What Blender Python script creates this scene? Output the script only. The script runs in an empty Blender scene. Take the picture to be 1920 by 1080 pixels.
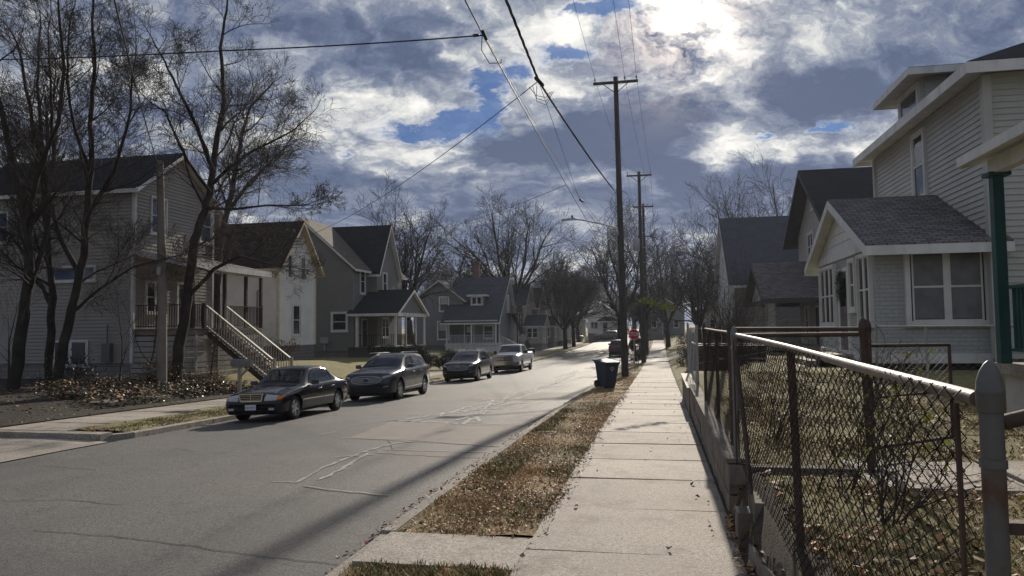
import bpy, bmesh, math, random
from mathutils import Vector, Matrix
from mathutils.bvhtree import BVHTree
R = math.radians
SC = bpy.context.scene
COL = SC.collection
V = Vector
# ------------------------------------------------------------------ camera
CAM_H = 1.84
F_PX = 1387.0
yaw, roll = R(11.25), 0.012
pitch = math.atan((612 + 276 * roll - 540) / F_PX)
cfw = V((-math.sin(yaw) * math.cos(pitch), math.cos(yaw) * math.cos(pitch), math.sin(pitch)))
cr0 = V((math.cos(yaw), math.sin(yaw), 0))
cu0 = cr0.cross(cfw)
crt = cr0 * math.cos(roll) - cu0 * math.sin(roll)
cup = crt.cross(cfw)
cd = bpy.data.cameras.new('camera')
cam = bpy.data.objects.new('camera', cd)
COL.objects.link(cam)
m = Matrix.Identity(4)
for i in range(3):
    m[i][0], m[i][1], m[i][2] = crt[i], cup[i], -cfw[i]
m[2][3] = CAM_H
cam.matrix_world = m
cd.sensor_fit = 'HORIZONTAL'
cd.sensor_width = 36.0
cd.lens = 36.0 * F_PX / 1920.0
cd.clip_start, cd.clip_end = 0.05, 6000
SC.camera = cam
# ------------------------------------------------------------------ exposure
SC.view_settings.view_transform = 'Standard'
SC.view_settings.look = 'None'
SC.view_settings.exposure = 0.1
SC.view_settings.gamma = 1.0
SC.render.engine = 'CYCLES'
SC.cycles.max_bounces = 5
SC.cycles.volume_bounces = 0
SC.cycles.use_denoising = True
# ------------------------------------------------------------------ sun
SUN_EL, SUN_AZ = R(22.9), R(3.2)
sd = V((math.sin(SUN_AZ) * math.cos(SUN_EL), math.cos(SUN_AZ) * math.cos(SUN_EL), math.sin(SUN_EL)))
sl = bpy.data.lights.new('sun', 'SUN')
sl.energy = 5.0
sl.angle = R(0.8)
sl.color = (1.0, 0.90, 0.76)
so = bpy.data.objects.new('sun', sl)
so.rotation_euler = (-sd).to_track_quat('-Z', 'Y').to_euler()
so.location = (0, 60, 60)
COL.objects.link(so)


# ------------------------------------------------------------------ node helper
class NT:
    def __init__(s, tree):
        s.t = tree; s.n = tree.nodes; s.l = tree.links

    def node(s, typ, **kw):
        n = s.n.new(typ)
        for k, v in kw.items(): setattr(n, k, v)
        return n

    def put(s, sock, v):
        if isinstance(v, bpy.types.NodeSocket): s.l.new(v, sock)
        elif v is not None:
            if isinstance(v, (tuple, list)) and sock.type == 'RGBA' and len(v) == 3: v = (*v, 1)
            sock.default_value = v

    def math(s, op, a, b=None, c=None, clamp=False):
        n = s.node('ShaderNodeMath', operation=op, use_clamp=clamp)
        for i, v in enumerate((a, b, c)):
            if v is not None: s.put(n.inputs[i], v)
        return n.outputs[0]

    def vmath(s, op, a, b=None, scale=None):
        n = s.node('ShaderNodeVectorMath', operation=op)
        s.put(n.inputs[0], a)
        if b is not None: s.put(n.inputs[1], b)
        if scale is not None: s.put(n.inputs['Scale'], scale)
        return n.outputs['Value'] if op in ('DOT_PRODUCT', 'LENGTH') else n.outputs['Vector']

    def noise(s, vec, scale, detail=4, rough=0.55, dist=0.0, out='Fac'):
        n = s.node('ShaderNodeTexNoise')
        s.put(n.inputs['Vector'], vec)
        n.inputs['Scale'].default_value = scale; n.inputs['Detail'].default_value = detail
        n.inputs['Roughness'].default_value = rough; n.inputs['Distortion'].default_value = dist
        return n.outputs[out]

    def ramp(s, fac, stops, interp='LINEAR'):
        n = s.node('ShaderNodeValToRGB')
        s.put(n.inputs[0], fac)
        cr = n.color_ramp; cr.interpolation = interp
        while len(cr.elements) < len(stops): cr.elements.new(0.5)
        for e, (p, c) in zip(cr.elements, stops):
            e.position = p
            e.color = (c, c, c, 1) if not isinstance(c, tuple) else (*c, 1)
        return n.outputs[0]

    def mix(s, fac, a, b, typ='MIX'):
        n = s.node('ShaderNodeMix', data_type='RGBA', blend_type=typ)
        s.put(n.inputs[0], fac); s.put(n.inputs[6], a); s.put(n.inputs[7], b)
        return n.outputs[2]

    def comb(s, x, y, z):
        n = s.node('ShaderNodeCombineXYZ')
        for i, v in enumerate((x, y, z)): s.put(n.inputs[i], v)
        return n.outputs[0]

    def sep(s, v):
        n = s.node('ShaderNodeSeparateXYZ'); s.put(n.inputs[0], v)
        return n.outputs


# ------------------------------------------------------------------ world: blue sky with a broken cloud layer
W = bpy.data.worlds.new('World')
SC.world = W
W.use_nodes = True
nt = NT(W.node_tree)
W.node_tree.nodes.clear()
outw = nt.node('ShaderNodeOutputWorld')
bg = nt.node('ShaderNodeBackground')
WS = 0.1
SKY_BASE, SKY_TINT = 0.34, (.115, .22, .42)
bg.inputs['Strength'].default_value = WS
nt.l.new(bg.outputs[0], outw.inputs[0])
tc = nt.node('ShaderNodeTexCoord')
D = tc.outputs['Generated']
D = nt.vmath('NORMALIZE', D)
sky = nt.node('ShaderNodeTexSky', sky_type='NISHITA', sun_disc=False, sun_elevation=SUN_EL, sun_rotation=SUN_AZ)
sky.air_density, sky.dust_density, sky.ozone_density = 1.0, 0.3, 2.0
# cloud-deck coordinates: directions projected on a level layer of cloud
dz = nt.math('MAXIMUM', nt.math('ADD', nt.sep(D)[2], 0.10), 0.05)
deck = nt.comb(nt.math('DIVIDE', nt.sep(D)[0], dz), nt.math('DIVIDE', nt.sep(D)[1], dz), 0.0)
# tangent coordinates about the part of the sky that lies down the street
ax_f, ax_r, ax_u = tuple(cfw), tuple(crt), tuple(cup)
den = nt.math('MAXIMUM', nt.vmath('DOT_PRODUCT', D, ax_f), 0.1)
TU = nt.math('DIVIDE', nt.vmath('DOT_PRODUCT', D, ax_r), den)
TV = nt.math('DIVIDE', nt.vmath('DOT_PRODUCT', D, ax_u), den)
tanv = nt.comb(TU, nt.math('MULTIPLY', nt.math('LOGARITHM', nt.math('MAXIMUM', nt.math('ADD', TV, 0.19), 0.03), 2.718), 0.75), 0.0)
warp = nt.noise(tanv, 7.0, 5, 0.6, out='Color')
wv = nt.sep(nt.vmath('SUBTRACT', warp, (0.5, 0.5, 0.5)))
warp2 = nt.noise(tanv, 30.0, 6, 0.62, out='Color')
wv2 = nt.sep(nt.vmath('SUBTRACT', warp2, (0.5, 0.5, 0.5)))
TU2 = nt.math('ADD', nt.math('ADD', TU, nt.math('MULTIPLY', wv[0], 0.13)), nt.math('MULTIPLY', wv2[0], 0.05))
TV2 = nt.math('ADD', nt.math('ADD', TV, nt.math('MULTIPLY', wv[1], 0.08)), nt.math('MULTIPLY', wv2[1], 0.035))


def blob(px, py, rx, ry, amp, soft=1.0):
    """a soft patch of cloud or clear sky at a fixed direction"""
    u0, v0 = (px - 960) / F_PX, (540 - py) / F_PX
    a = nt.math('MULTIPLY', nt.math('SUBTRACT', TU2, u0), F_PX / rx)
    b = nt.math('MULTIPLY', nt.math('SUBTRACT', TV2, v0), F_PX / ry)
    q = nt.math('ADD', nt.math('MULTIPLY', a, a), nt.math('MULTIPLY', b, b))
    g = nt.math('POWER', 2.718, nt.math('MULTIPLY', q, -soft))
    return nt.math('MULTIPLY', g, amp)


def total(vals):
    r = vals[0]
    for v in vals[1:]: r = nt.math('ADD', r, v)
    return r


DARK = [(1535, 172, 115, 50, .75), (1110, 265, 190, 62, .62), (1000, 300, 130, 45, .3), (540, 425, 500, 80, .08), (1250, 500, 900, 110, .12), (1225, 108, 85, 45, .5), (1850, 70, 200, 110, .32), (1270, 235, 60, 50, .3),
        (1500, 335, 330, 45, .45), (640, 60, 170, 45, .3), (760, 130, 90, 40, .22), (470, 190, 90, 50, .12), (920, 350, 160, 26, .35), (560, 300, 130, 36, .28), (1690, 120, 60, 70, .15),
        (1290, 400, 300, 60, .25), (1000, 190, 60, 20, .1), (250, 60, 200, 60, .15), (800, 460, 300, 40, .1)]
LITE = [(640, 215, 60, 70, .08), (1010, 235, 60, 18, .2), (850, 290, 60, 14, .25), (760, 190, 90, 14, .25), (330, 130, 200, 40, .18), (980, 360, 100, 25, .2), (500, 330, 100, 30, .2), (1040, 60, 60, 50, .42), (880, 100, 40, 40, .25), (670, 180, 110, 30, .16), (720, 300, 110, 26, .38), (620, 250, 60, 30, .2), (1170, 150, 120, 26, .35), (1350, 270, 50, 45, .45),
        (1460, 285, 120, 20, .45), (1410, 120, 80, 60, .22), (1610, 30, 110, 50, .3), (1620, 260, 50, 30, .32), (1030, 180, 40, 50, .25), (960, 330, 200, 12, .25), (1700, 210, 60, 20, .3),
        (440, 260, 160, 40, .2), (100, 180, 200, 60, .12), (1150, 350, 70, 14, .25), (1560, 90, 60, 30, .2), (1265, 60, 90, 40, .2)]
GAPS = [(790, 242, 95, 24, 1.3), (865, 222, 60, 26, 1.1), (925, 190, 26, 30, 1.0), (905, 148, 45, 22, 1.2), (975, 135, 42, 22, 1.0), (1065, 98, 55, 18, 1.3), (1070, 20, 40, 14, 1.1), (1110, 35, 40, 14, 1.0),
        (1165, 8, 55, 22, 1.4), (1550, 238, 52, 11, 1.2), (1412, 260, 22, 8, 1.0), (650, 305, 22, 8, .9), (600, 292, 10, 6, .6)]
dark = total([blob(*b) for b in DARK])
lite = total([blob(*b) for b in LITE])
gaps = total([blob(b[0], b[1], b[2], b[3] * 1.05, b[4] * 1.45) for b in GAPS])
n1 = nt.noise(nt.vmath('ADD', deck, (3.1, 1.7, 0)), 0.55, 7, 0.56, 0.25)
wc = nt.vmath('ADD', tanv, nt.vmath('SCALE', nt.vmath('SUBTRACT', warp, (.5, .5, .5)), scale=0.16))
n2 = nt.noise(nt.vmath('ADD', wc, (9.0, 4.0, 0)), 9.0, 9, 0.60, 0.0)
n3 = nt.noise(nt.vmath('ADD', wc, (2.0, 7.0, 0)), 3.6, 5, 0.5, 0.0)
n4 = nt.noise(nt.vmath('ADD', wc, (5.0, 1.0, 0)), 26.0, 8, 0.62, 0.0)
n5 = nt.math('ABSOLUTE', nt.math('SUBTRACT', nt.noise(nt.vmath('ADD', wc, (7.0, 3.0, 0)), 9.0, 6, 0.55, 0.0), 0.5))
shade = total([nt.math('MULTIPLY_ADD', n5, 2.0, -0.20), nt.math('MULTIPLY_ADD', n1, 0.30, SKY_BASE), nt.math('MULTIPLY_ADD', n2, 1.15, -0.575), nt.math('MULTIPLY_ADD', n3, 1.25, -0.625), nt.math('MULTIPLY_ADD', n4, 0.62, -0.31)])
shade = nt.math('ADD', nt.math('SUBTRACT', shade, dark), lite)
# brightness close to the sun behind the thin cloud
GA = R(2.0)
sdot = nt.math('MAXIMUM', nt.vmath('DOT_PRODUCT', D, (math.sin(GA) * math.cos(SUN_EL), math.cos(GA) * math.cos(SUN_EL), math.sin(SUN_EL))), 0.0)
halo = nt.math('POWER', sdot, 45.0)
core = nt.math('POWER', sdot, 3800.0)
core2 = nt.math('POWER', sdot, 320.0)
shade = nt.math('ADD', shade, nt.math('MULTIPLY', halo, 0.04))
cover = nt.math('SUBTRACT', nt.math('ADD', nt.math('MULTIPLY_ADD', n2, 1.0, 0.25), nt.math('MULTIPLY', n4, 1.3)), gaps)
cover = nt.ramp(cover, [(0.0, 0.12), (0.95, 1.0)], 'LINEAR')
rim = nt.math('MULTIPLY', nt.math('MULTIPLY', cover, nt.math('SUBTRACT', 1.0, cover)), 1.1)
shade = nt.math('ADD', shade, rim)
cloudc = nt.ramp(shade, [(0.0, (.085, .115, .20)), (0.18, (.125, .160, .255)), (0.36, (.205, .240, .325)), (0.53, (.35, .38, .44)), (0.70, (.62, .63, .63)), (1.0, (.95, .92, .87))])
glow = nt.mix(1.0, (1.0, .84, .66), nt.math('ADD', nt.math('MULTIPLY', core, nt.math('MULTIPLY_ADD', n4, 7.0, -1.2)), nt.math('MULTIPLY', core2, nt.math('MULTIPLY', nt.ramp(n4, [(.36, 0.0), (.60, 1.0)]), 1.1))), 'MULTIPLY')
cloudc = nt.mix(1.0, cloudc, glow, 'ADD')
skyc = nt.mix(1.0, sky.outputs[0], SKY_TINT, 'MULTIPLY')
cl10 = nt.vmath('SCALE', cloudc, scale=1.0 / WS)
nt.put(bg.inputs['Color'], nt.mix(cover, skyc, cl10))
W.cycles.sampling_method = 'MANUAL'
W.cycles.sample_map_resolution = 512


# ------------------------------------------------------------------ materials
MATS = {}


def mat(name, col, rough=0.8, var=0.15, scale=3.0, bump=0.0, bscale=40.0, metal=0.0, spec=0.3, col2=None, coat=0.0, coord='Object', extra=None, detail=6):
    """plain procedural material: two tones mixed by noise, fine bump"""
    if name in MATS: return MATS[name]
    ma = bpy.data.materials.new(name); ma.use_nodes = True
    t = NT(ma.node_tree); b = ma.node_tree.nodes['Principled BSDF']
    co = t.node('ShaderNodeTexCoord').outputs[coord]
    c2 = col2 or tuple(max(0, c * (1 - var)) for c in col)
    c1 = col if col2 else tuple(min(1, c * (1 + var)) for c in col)
    f = t.ramp(t.noise(co, scale, detail, 0.6), [(0.32, 0.0), (0.68, 1.0)])
    c = t.mix(f, c2, c1)
    if extra: c = extra(t, co, c)
    t.put(b.inputs['Base Color'], c)
    t.put(b.inputs['Roughness'], rough)
    b.inputs['Metallic'].default_value = metal
    b.inputs['Specular IOR Level'].default_value = spec
    b.inputs['Coat Weight'].default_value = coat
    b.inputs['Coat Roughness'].default_value = 0.03
    if bump:
        bn = t.node('ShaderNodeBump'); bn.inputs['Strength'].default_value = min(1, bump); bn.inputs['Distance'].default_value = 0.02 * bump
        t.put(bn.inputs['Height'], t.noise(co, bscale, 5, 0.65))
        t.l.new(bn.outputs[0], b.inputs['Normal'])
    MATS[name] = ma
    return ma


def brickmat(name, c1, c2, mortar, bw, bh, ms=0.012, rough=0.85, bump=0.6, off=0.5, spec=0.25, grit=60.0, blotch=0.25):
    """courses laid in metres on the face (brick, shingle)"""
    if name in MATS: return MATS[name]
    ma = bpy.data.materials.new(name); ma.use_nodes = True
    t = NT(ma.node_tree); b = ma.node_tree.nodes['Principled BSDF']
    uv = t.node('ShaderNodeTexCoord').outputs['UV']
    obj = t.node('ShaderNodeTexCoord').outputs['Object']
    br = t.node('ShaderNodeTexBrick'); br.offset = off
    t.put(br.inputs['Vector'], uv)
    br.inputs['Color1'].default_value = (*c1, 1); br.inputs['Color2'].default_value = (*c2, 1); br.inputs['Mortar'].default_value = (*mortar, 1)
    br.inputs['Scale'].default_value = 1.0; br.inputs['Mortar Size'].default_value = ms
    br.inputs['Brick Width'].default_value = bw; br.inputs['Row Height'].default_value = bh
    br.inputs['Mortar Smooth'].default_value = 0.2
    k = t.math('MULTIPLY_ADD', t.noise(obj, 1.3, 5, 0.6), blotch * 2, 1 - blotch)
    g = t.math('MULTIPLY_ADD', t.noise(obj, grit, 3, 0.6), 0.5, 0.75)
    c = t.mix(1.0, br.outputs['Color'], t.math('MULTIPLY', k, g), 'MULTIPLY')
    t.put(b.inputs['Base Color'], c)
    b.inputs['Roughness'].default_value = rough; b.inputs['Specular IOR Level'].default_value = spec * .5
    bn = t.node('ShaderNodeBump'); bn.inputs['Strength'].default_value = bump; bn.inputs['Distance'].default_value = 0.01
    t.put(bn.inputs['Height'], t.math('SUBTRACT', t.math('MULTIPLY', t.noise(obj, grit, 3, 0.6), 0.4), br.outputs['Fac']))
    t.l.new(bn.outputs[0], b.inputs['Normal'])
    MATS[name] = ma
    return ma


def glass_mat(name='window_glass', col=(.012, .015, .02), rough=0.04):
    if name in MATS: return MATS[name]
    ma = bpy.data.materials.new(name); ma.use_nodes = True
    t = NT(ma.node_tree); b = ma.node_tree.nodes['Principled BSDF']
    co = t.node('ShaderNodeTexCoord').outputs['Object']
    t.put(b.inputs['Base Color'], t.mix(t.noise(co, 1.1, 3, .5), tuple(c * .5 for c in col), tuple(c * 1.6 for c in col)))
    b.inputs['Roughness'].default_value = rough; b.inputs['Specular IOR Level'].default_value = 0.6
    bn = t.node('ShaderNodeBump'); bn.inputs['Strength'].default_value = 0.08; bn.inputs['Distance'].default_value = 0.02
    t.put(bn.inputs['Height'], t.noise(co, 1.6, 2, .5)); t.l.new(bn.outputs[0], b.inputs['Normal'])
    MATS[name] = ma
    return ma


def mottle(t, co, c, amt=0.22):
    return t.mix(t.ramp(t.noise(co, .7, 6, .65), [(.42, 0.0), (.75, amt)]), c, (.13, .125, .11))


def grime(t, co, c, amt=0.35, scale=0.5):
    """weather streaks with their own shape"""
    s = t.sep(co)
    st = t.noise(t.comb(t.math('MULTIPLY', s[0], 5.0), t.math('MULTIPLY', s[1], 5.0), t.math('MULTIPLY', s[2], 0.35)), scale, 5, 0.6)
    f = t.ramp(st, [(0.45, 0.0), (0.75, amt)])
    return t.mix(f, c, (.09, .085, .075))


# ------------------------------------------------------------------ mesh builder
class MB:
    def __init__(s, smooth=False):
        s.v = []; s.f = []; s.smooth = smooth; s.mi = []; s.cur = 0

    def pt(s, p): s.v.append(tuple(p)); return len(s.v) - 1

    def face(s, pts):
        i = [s.pt(p) for p in pts]; s.f.append(i); s.mi.append(s.cur)

    def fi(s, idx): s.f.append(list(idx)); s.mi.append(s.cur)

    def hexa(s, b, t):
        """prism between two matching loops"""
        n = len(b); i = [s.pt(p) for p in b]; j = [s.pt(p) for p in t]
        s.fi(i[::-1]); s.fi(j)
        for k in range(n): s.fi((i[k], i[(k + 1) % n], j[(k + 1) % n], j[k]))

    def box(s, a, b):
        x0, y0, z0_ = min(a[0], b[0]), min(a[1], b[1]), min(a[2], b[2]); x1, y1, z1 = max(a[0], b[0]), max(a[1], b[1]), max(a[2], b[2])
        s.hexa([(x0, y0, z0_), (x1, y0, z0_), (x1, y1, z0_), (x0, y1, z0_)], [(x0, y0, z1), (x1, y0, z1), (x1, y1, z1), (x0, y1, z1)])

    def obox(s, c, t, n, hu, hn, hz, up=V((0, 0, 1))):
        """box about c with half sizes along t, n, up"""
        c = V(c); t = V(t) * hu; n = V(n) * hn; u = V(up) * hz
        s.hexa([c - t - n - u, c + t - n - u, c + t + n - u, c - t + n - u], [c - t - n + u, c + t - n + u, c + t + n + u, c - t + n + u])

    def beam(s, p, q, w, h, up=V((0, 0, 1))):
        p, q = V(p), V(q); d = (q - p).normalized(); a = d.cross(up)
        if a.length < 1e-4: a = d.cross(V((0, 1, 0)))
        a = a.normalized() * w / 2; b = a.cross(d).normalized() * h / 2
        s.hexa([p - a - b, p + a - b, p + a + b, p - a + b], [q - a - b, q + a - b, q + a + b, q - a + b])

    def tube(s, pts, rad, n=6, cap=True):
        pts = [V(p) for p in pts]
        if not isinstance(rad, (list, tuple)): rad = [rad] * len(pts)
        rings = []; a = None
        for k, p in enumerate(pts):
            d = (pts[min(k + 1, len(pts) - 1)] - pts[max(k - 1, 0)])
            if d.length < 1e-9: d = V((0, 0, 1))
            d.normalize()
            if a is None:
                a = d.cross(V((0.31, 0.17, 0.93)))
                if a.length < 0.05: a = d.cross(V((1, 0, 0)))
            a = (a - d * a.dot(d))
            a = a.normalized() if a.length > 1e-6 else d.orthogonal().normalized()
            b = d.cross(a)
            base = len(s.v)
            for i in range(n):
                an = 2 * math.pi * i / n
                q = p + (a * math.cos(an) + b * math.sin(an)) * rad[k]
                s.v.append((q.x, q.y, q.z))
            rings.append(base)
        for k in range(len(rings) - 1):
            r0, r1 = rings[k], rings[k + 1]
            for i in range(n):
                s.fi((r0 + i, r0 + (i + 1) % n, r1 + (i + 1) % n, r1 + i))
        if cap and n > 2:
            s.fi([rings[0] + i for i in range(n)][::-1]); s.fi([rings[-1] + i for i in range(n)])

    def lathe(s, prof, o, ax=V((0, 0, 1)), n=16, cap=False):
        """profile of (radius, height) turned about ax through o"""
        ax = V(ax).normalized(); a = ax.orthogonal().normalized(); b = ax.cross(a); o = V(o); rings = []
        for r, h in prof:
            base = len(s.v)
            for i in range(n):
                an = 2 * math.pi * i / n; s.v.append(tuple(o + ax * h + (a * math.cos(an) + b * math.sin(an)) * max(r, 1e-4)))
            rings.append(base)
        for r0, r1 in zip(rings, rings[1:]):
            for i in range(n): s.fi((r0 + i, r0 + (i + 1) % n, r1 + (i + 1) % n, r1 + i))
        if cap:
            s.fi([rings[0] + i for i in range(n)][::-1]); s.fi([rings[-1] + i for i in range(n)])

    def build(s, name, material, parent=None, local=False, uv=True):
        me = bpy.data.meshes.new(name)
        off = V((0, 0, 0))
        if parent is not None and not local: off = V(parent.get('_o', (0, 0, 0)))
        me.from_pydata([(x - off.x, y - off.y, z - off.z) for x, y, z in s.v] if off.length else s.v, [], s.f)
        for mm in (material if isinstance(material, (list, tuple)) else [material]): me.materials.append(mm)
        if isinstance(material, (list, tuple)): me.polygons.foreach_set('material_index', s.mi)
        if uv and len(s.f) < 60000:
            L = me.uv_layers.new(name='uv'); vs = me.vertices
            for p in me.polygons:
                n = p.normal
                u = V((0, 0, 1)).cross(n)
                u = u.normalized() if u.length > 0.05 else V((1, 0, 0))
                w = n.cross(u)
                for li in p.loop_indices:
                    c = vs[me.loops[li].vertex_index].co
                    L.data[li].uv = (c.dot(u), c.dot(w))
        if s.smooth:
            me.polygons.foreach_set('use_smooth', [True] * len(me.polygons))
            if s.smooth != 'all': me.set_sharp_from_angle(angle=R(38 if s.smooth is True else s.smooth))
        o = bpy.data.objects.new(name, me); COL.objects.link(o)
        if parent is not None:
            o.parent = parent
            if '_o' in parent: o['_o'] = parent['_o']
        return o


def tag(o, label=None, cat=None, group=None, kind=None):
    for k, v in (('label', label), ('category', cat), ('group', group), ('kind', kind)):
        if v: o[k] = v
    return o


def thing(name, label, cat, loc=(0, 0, 0), rz=0, group=None):
    o = bpy.data.objects.new(name, None); COL.objects.link(o)
    o.location = loc; o.rotation_euler = (0, 0, rz); o['_o'] = tuple(loc) if not rz else (0.0, 0.0, 0.0); o.empty_display_size = 0.2
    return tag(o, label, cat, group)


def clone(o, parent=None):
    c = o.copy(); COL.objects.link(c)
    if parent is not None: c.parent = parent
    for ch in list(o.children): clone(ch, c)
    return c


def lerp(a, b, t): return a + (b - a) * t


def interp(x, tab):
    if x <= tab[0][0]: return tab[0][1]
    for (a, u), (b, v) in zip(tab, tab[1:]):
        if x <= b: return u + (v - u) * (x - a) / (b - a)
    return tab[-1][1]


# ------------------------------------------------------------------ lie of the land
HS = [(-60, 1.84), (8, 1.84), (13, 1.90), (20, 2.03), (30, 2.25), (42, 2.5), (55, 2.68), (75, 2.75), (100, 2.65), (130, 2.4), (150, 2.1), (400, 1.0), (900, 0.0)]


def z0(s): return CAM_H - interp(s, HS)


RX0, RX1 = -11.8, -2.65       # road edges


def road_z(l, s): return z0(s) + lerp(-.17, -.46, (RX1 - l) / (RX1 - RX0))


def yard_z(s): return interp(s, [(-20, .42), (8, .45), (20, .66), (36, .5), (50, .25), (75, -.35), (100, -.4), (150, .1), (400, 1.4), (900, 3)])


def lawn_l(s): return z0(s) + interp(s, [(-20, .0), (27, .2), (37, .72), (58, .6), (80, .35), (900, .3)])


def gz(l, s):
    """height of the finished ground"""
    if l > .62:
        t = min(1, (l - .62) / (.2 if s < 21 else 2.2))
        return lerp(z0(s) - .01, yard_z(s), t)
    if l >= -1.14: return z0(s)
    if l >= -2.5: return z0(s) - .05 * (-1.14 - l) / 1.36
    if l >= RX1: return z0(s) - .07
    if l >= RX0: return road_z(l, s)
    if l >= -12.0: return z0(s) - .33
    if l >= -13.3: return z0(s) - .30
    if l >= -15.3: return z0(s) - .27
    t = min(1, (-15.3 - l) / 4.5)
    return lerp(z0(s) - .27, lawn_l(s), t * t * (3 - 2 * t))


rnd = random.Random(7)
# ------------------------------------------------------------------ ground materials
def soil_extra(t, co, c):
    a = t.ramp(t.noise(co, .35, 5, .6), [(.4, 0.0), (.62, 1.0)])
    return t.mix(a, c, (.075, .085, .030))


M_SOIL = mat('dead_lawn', (.38, .24, .12), .95, 0, 9.0, .8, 60, col2=(.20, .135, .07), extra=soil_extra)
M_LAWN = mat('lawn', (.27, .225, .10), .95, 0, 5.0, .8, 70, col2=(.13, .13, .05), extra=lambda t, co, c: t.mix(t.ramp(t.noise(co, .5, 5, .65), [(.45, 0.0), (.7, .6)]), c, (.13, .085, .045)))
M_SHADE_SOIL = mat('shade_painted_soil', (.045, .036, .026), .95, 0, 6.0, 1.0, 40, col2=(.02, .018, .014))  # soil with the left yard's shade put into its dark colour


def asph(t, co, c):
    s = t.noise(co, 62, 4, .8)
    c = t.mix(t.ramp(s, [(.52, 0.0), (.66, .85)]), c, (.27, .26, .245))
    c = t.mix(t.ramp(t.noise(co, 38, 4, .8), [(.34, .8), (.46, 0.0)]), c, (.012, .012, .013))
    g = t.noise(co, 24, 5, .9)
    c = t.mix(t.ramp(g, [(.50, 0.0), (.54, .75)]), c, (.200, .193, .182))
    c = t.mix(t.ramp(g, [(.46, .75), (.50, 0.0)]), c, (.030, .028, .027))
    g = t.noise(co, 75, 3, .9)
    c = t.mix(t.ramp(g, [(.55, 0.0), (.58, .8)]), c, (.36, .34, .31))
    c = t.mix(t.ramp(g, [(.42, .8), (.45, 0.0)]), c, (.012, .012, .012))
    c = t.mix(t.ramp(t.noise(co, 1.9, 6, .7), [(.55, 0.0), (.68, .45)]), c, (.045, .043, .041))
    xyz = t.sep(co)
    lane = t.noise(t.comb(t.math('MULTIPLY', xyz[0], 0.9), t.math('MULTIPLY', xyz[1], 0.06), 0.0), 1.0, 4, .6)
    c = t.mix(t.ramp(lane, [(.40, 0.0), (.66, .5)]), c, (.125, .118, .11))
    d = t.noise(co, .16, 4, .6)
    return t.mix(t.ramp(d, [(.42, 0.0), (.60, .55)]), c, (.048, .049, .053))


M_ASPH = mat('asphalt', (.112, .104, .094), .68, .22, .9, .9, 110, spec=.35, extra=asph)
M_PATCH = mat('asphalt_patch', (.19, .165, .145), .8, .12, 2.0, .6, 180, extra=lambda t, co, c: t.mix(t.ramp(t.noise(co, 230, 2, .7), [(.5, 0.0), (.7, .5)]), c, (.3, .27, .25)))
M_SEAL = mat('crack_sealer', (.36, .355, .34), .8, .25, 8, .3, 90)
M_CRACK = mat('dark_crack', (.03, .028, .026), .9, .3, 8)


def conc_x(t, co, c):
    c = t.mix(t.ramp(t.noise(co, 48, 4, .85), [(.54, 0.0), (.66, .6)]), c, (.66, .61, .55))
    c = t.mix(t.ramp(t.noise(co, 45, 4, .75), [(.28, .5), (.42, 0.0)]), c, (.11, .095, .08))
    c = t.mix(t.ramp(t.noise(co, 4.5, 6, .75), [(.60, 0.0), (.70, .5)]), c, (.13, .115, .10))
    g = t.noise(co, 26, 5, .9)
    c = t.mix(t.ramp(g, [(.50, 0.0), (.54, .5)]), c, (.46, .41, .35))
    c = t.mix(t.ramp(g, [(.45, .55), (.49, 0.0)]), c, (.14, .12, .10))
    g = t.noise(co, 80, 3, .9)
    c = t.mix(t.ramp(g, [(.57, 0.0), (.60, .8)]), c, (.70, .66, .60))
    c = t.mix(t.ramp(g, [(.40, .8), (.43, 0.0)]), c, (.05, .045, .04))
    c = t.mix(t.ramp(t.noise(co, 1.7, 7, .72), [(.50, 0.0), (.64, .6)]), c, (.15, .12, .09))
    wn = t.node('ShaderNodeTexWhiteNoise', noise_dimensions='1D'); t.put(wn.inputs['W'], t.math('FLOOR', t.math('DIVIDE', t.math('ADD', t.sep(co)[1], 6.0), 1.52)))
    c = t.mix(1.0, c, t.math('MULTIPLY_ADD', wn.outputs[0], .36, .80), 'MULTIPLY')
    c = t.mix(t.ramp(t.noise(co, .8, 5, .65), [(.45, 0.0), (.75, .45)]), c, (.17, .145, .12))
    return c


M_CONC = mat('concrete', (.31, .265, .215), .82, .16, 1.6, .5, 150, spec=.35, extra=conc_x)
M_CURB = mat('curb_concrete', (.27, .245, .215), .9, .2, 3.0, .7, 60, extra=conc_x)


def grid(name, ls, ss, zf, mtl, kind='structure', jitter=0.0, jl=0.0, parent=None):
    b = MB(smooth='all'); n = len(ls)
    for s in ss:
        for i, l in enumerate(ls):
            e = jl * (rnd.random() - .5) if 0 < i < n - 1 else 0
            b.v.append((l + e, s, zf(l, s) + (jitter * (rnd.random() - .5) if 0 < i < n - 1 else 0)))
    for j in range(len(ss) - 1):
        for i in range(n - 1): b.fi((j * n + i, j * n + i + 1, (j + 1) * n + i + 1, (j + 1) * n + i))
    o = b.build(name, mtl, parent, uv=False)
    if kind: o['kind'] = kind
    return o


def frange(a, b, st):
    n = max(1, int(round((b - a) / st))); return [a + (b - a) * i / n for i in range(n + 1)]


SR = frange(-12, 70, 1.0) + frange(70, 200, 5)[1:] + [260, 400, 900]
XS0, XS1 = 58.5, 65.5        # the cross street


def base_z(l, s):
    if -15.3 < l < .62: return min(gz(-1, s), gz(-15, s)) - .55
    return gz(l, s)


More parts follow.
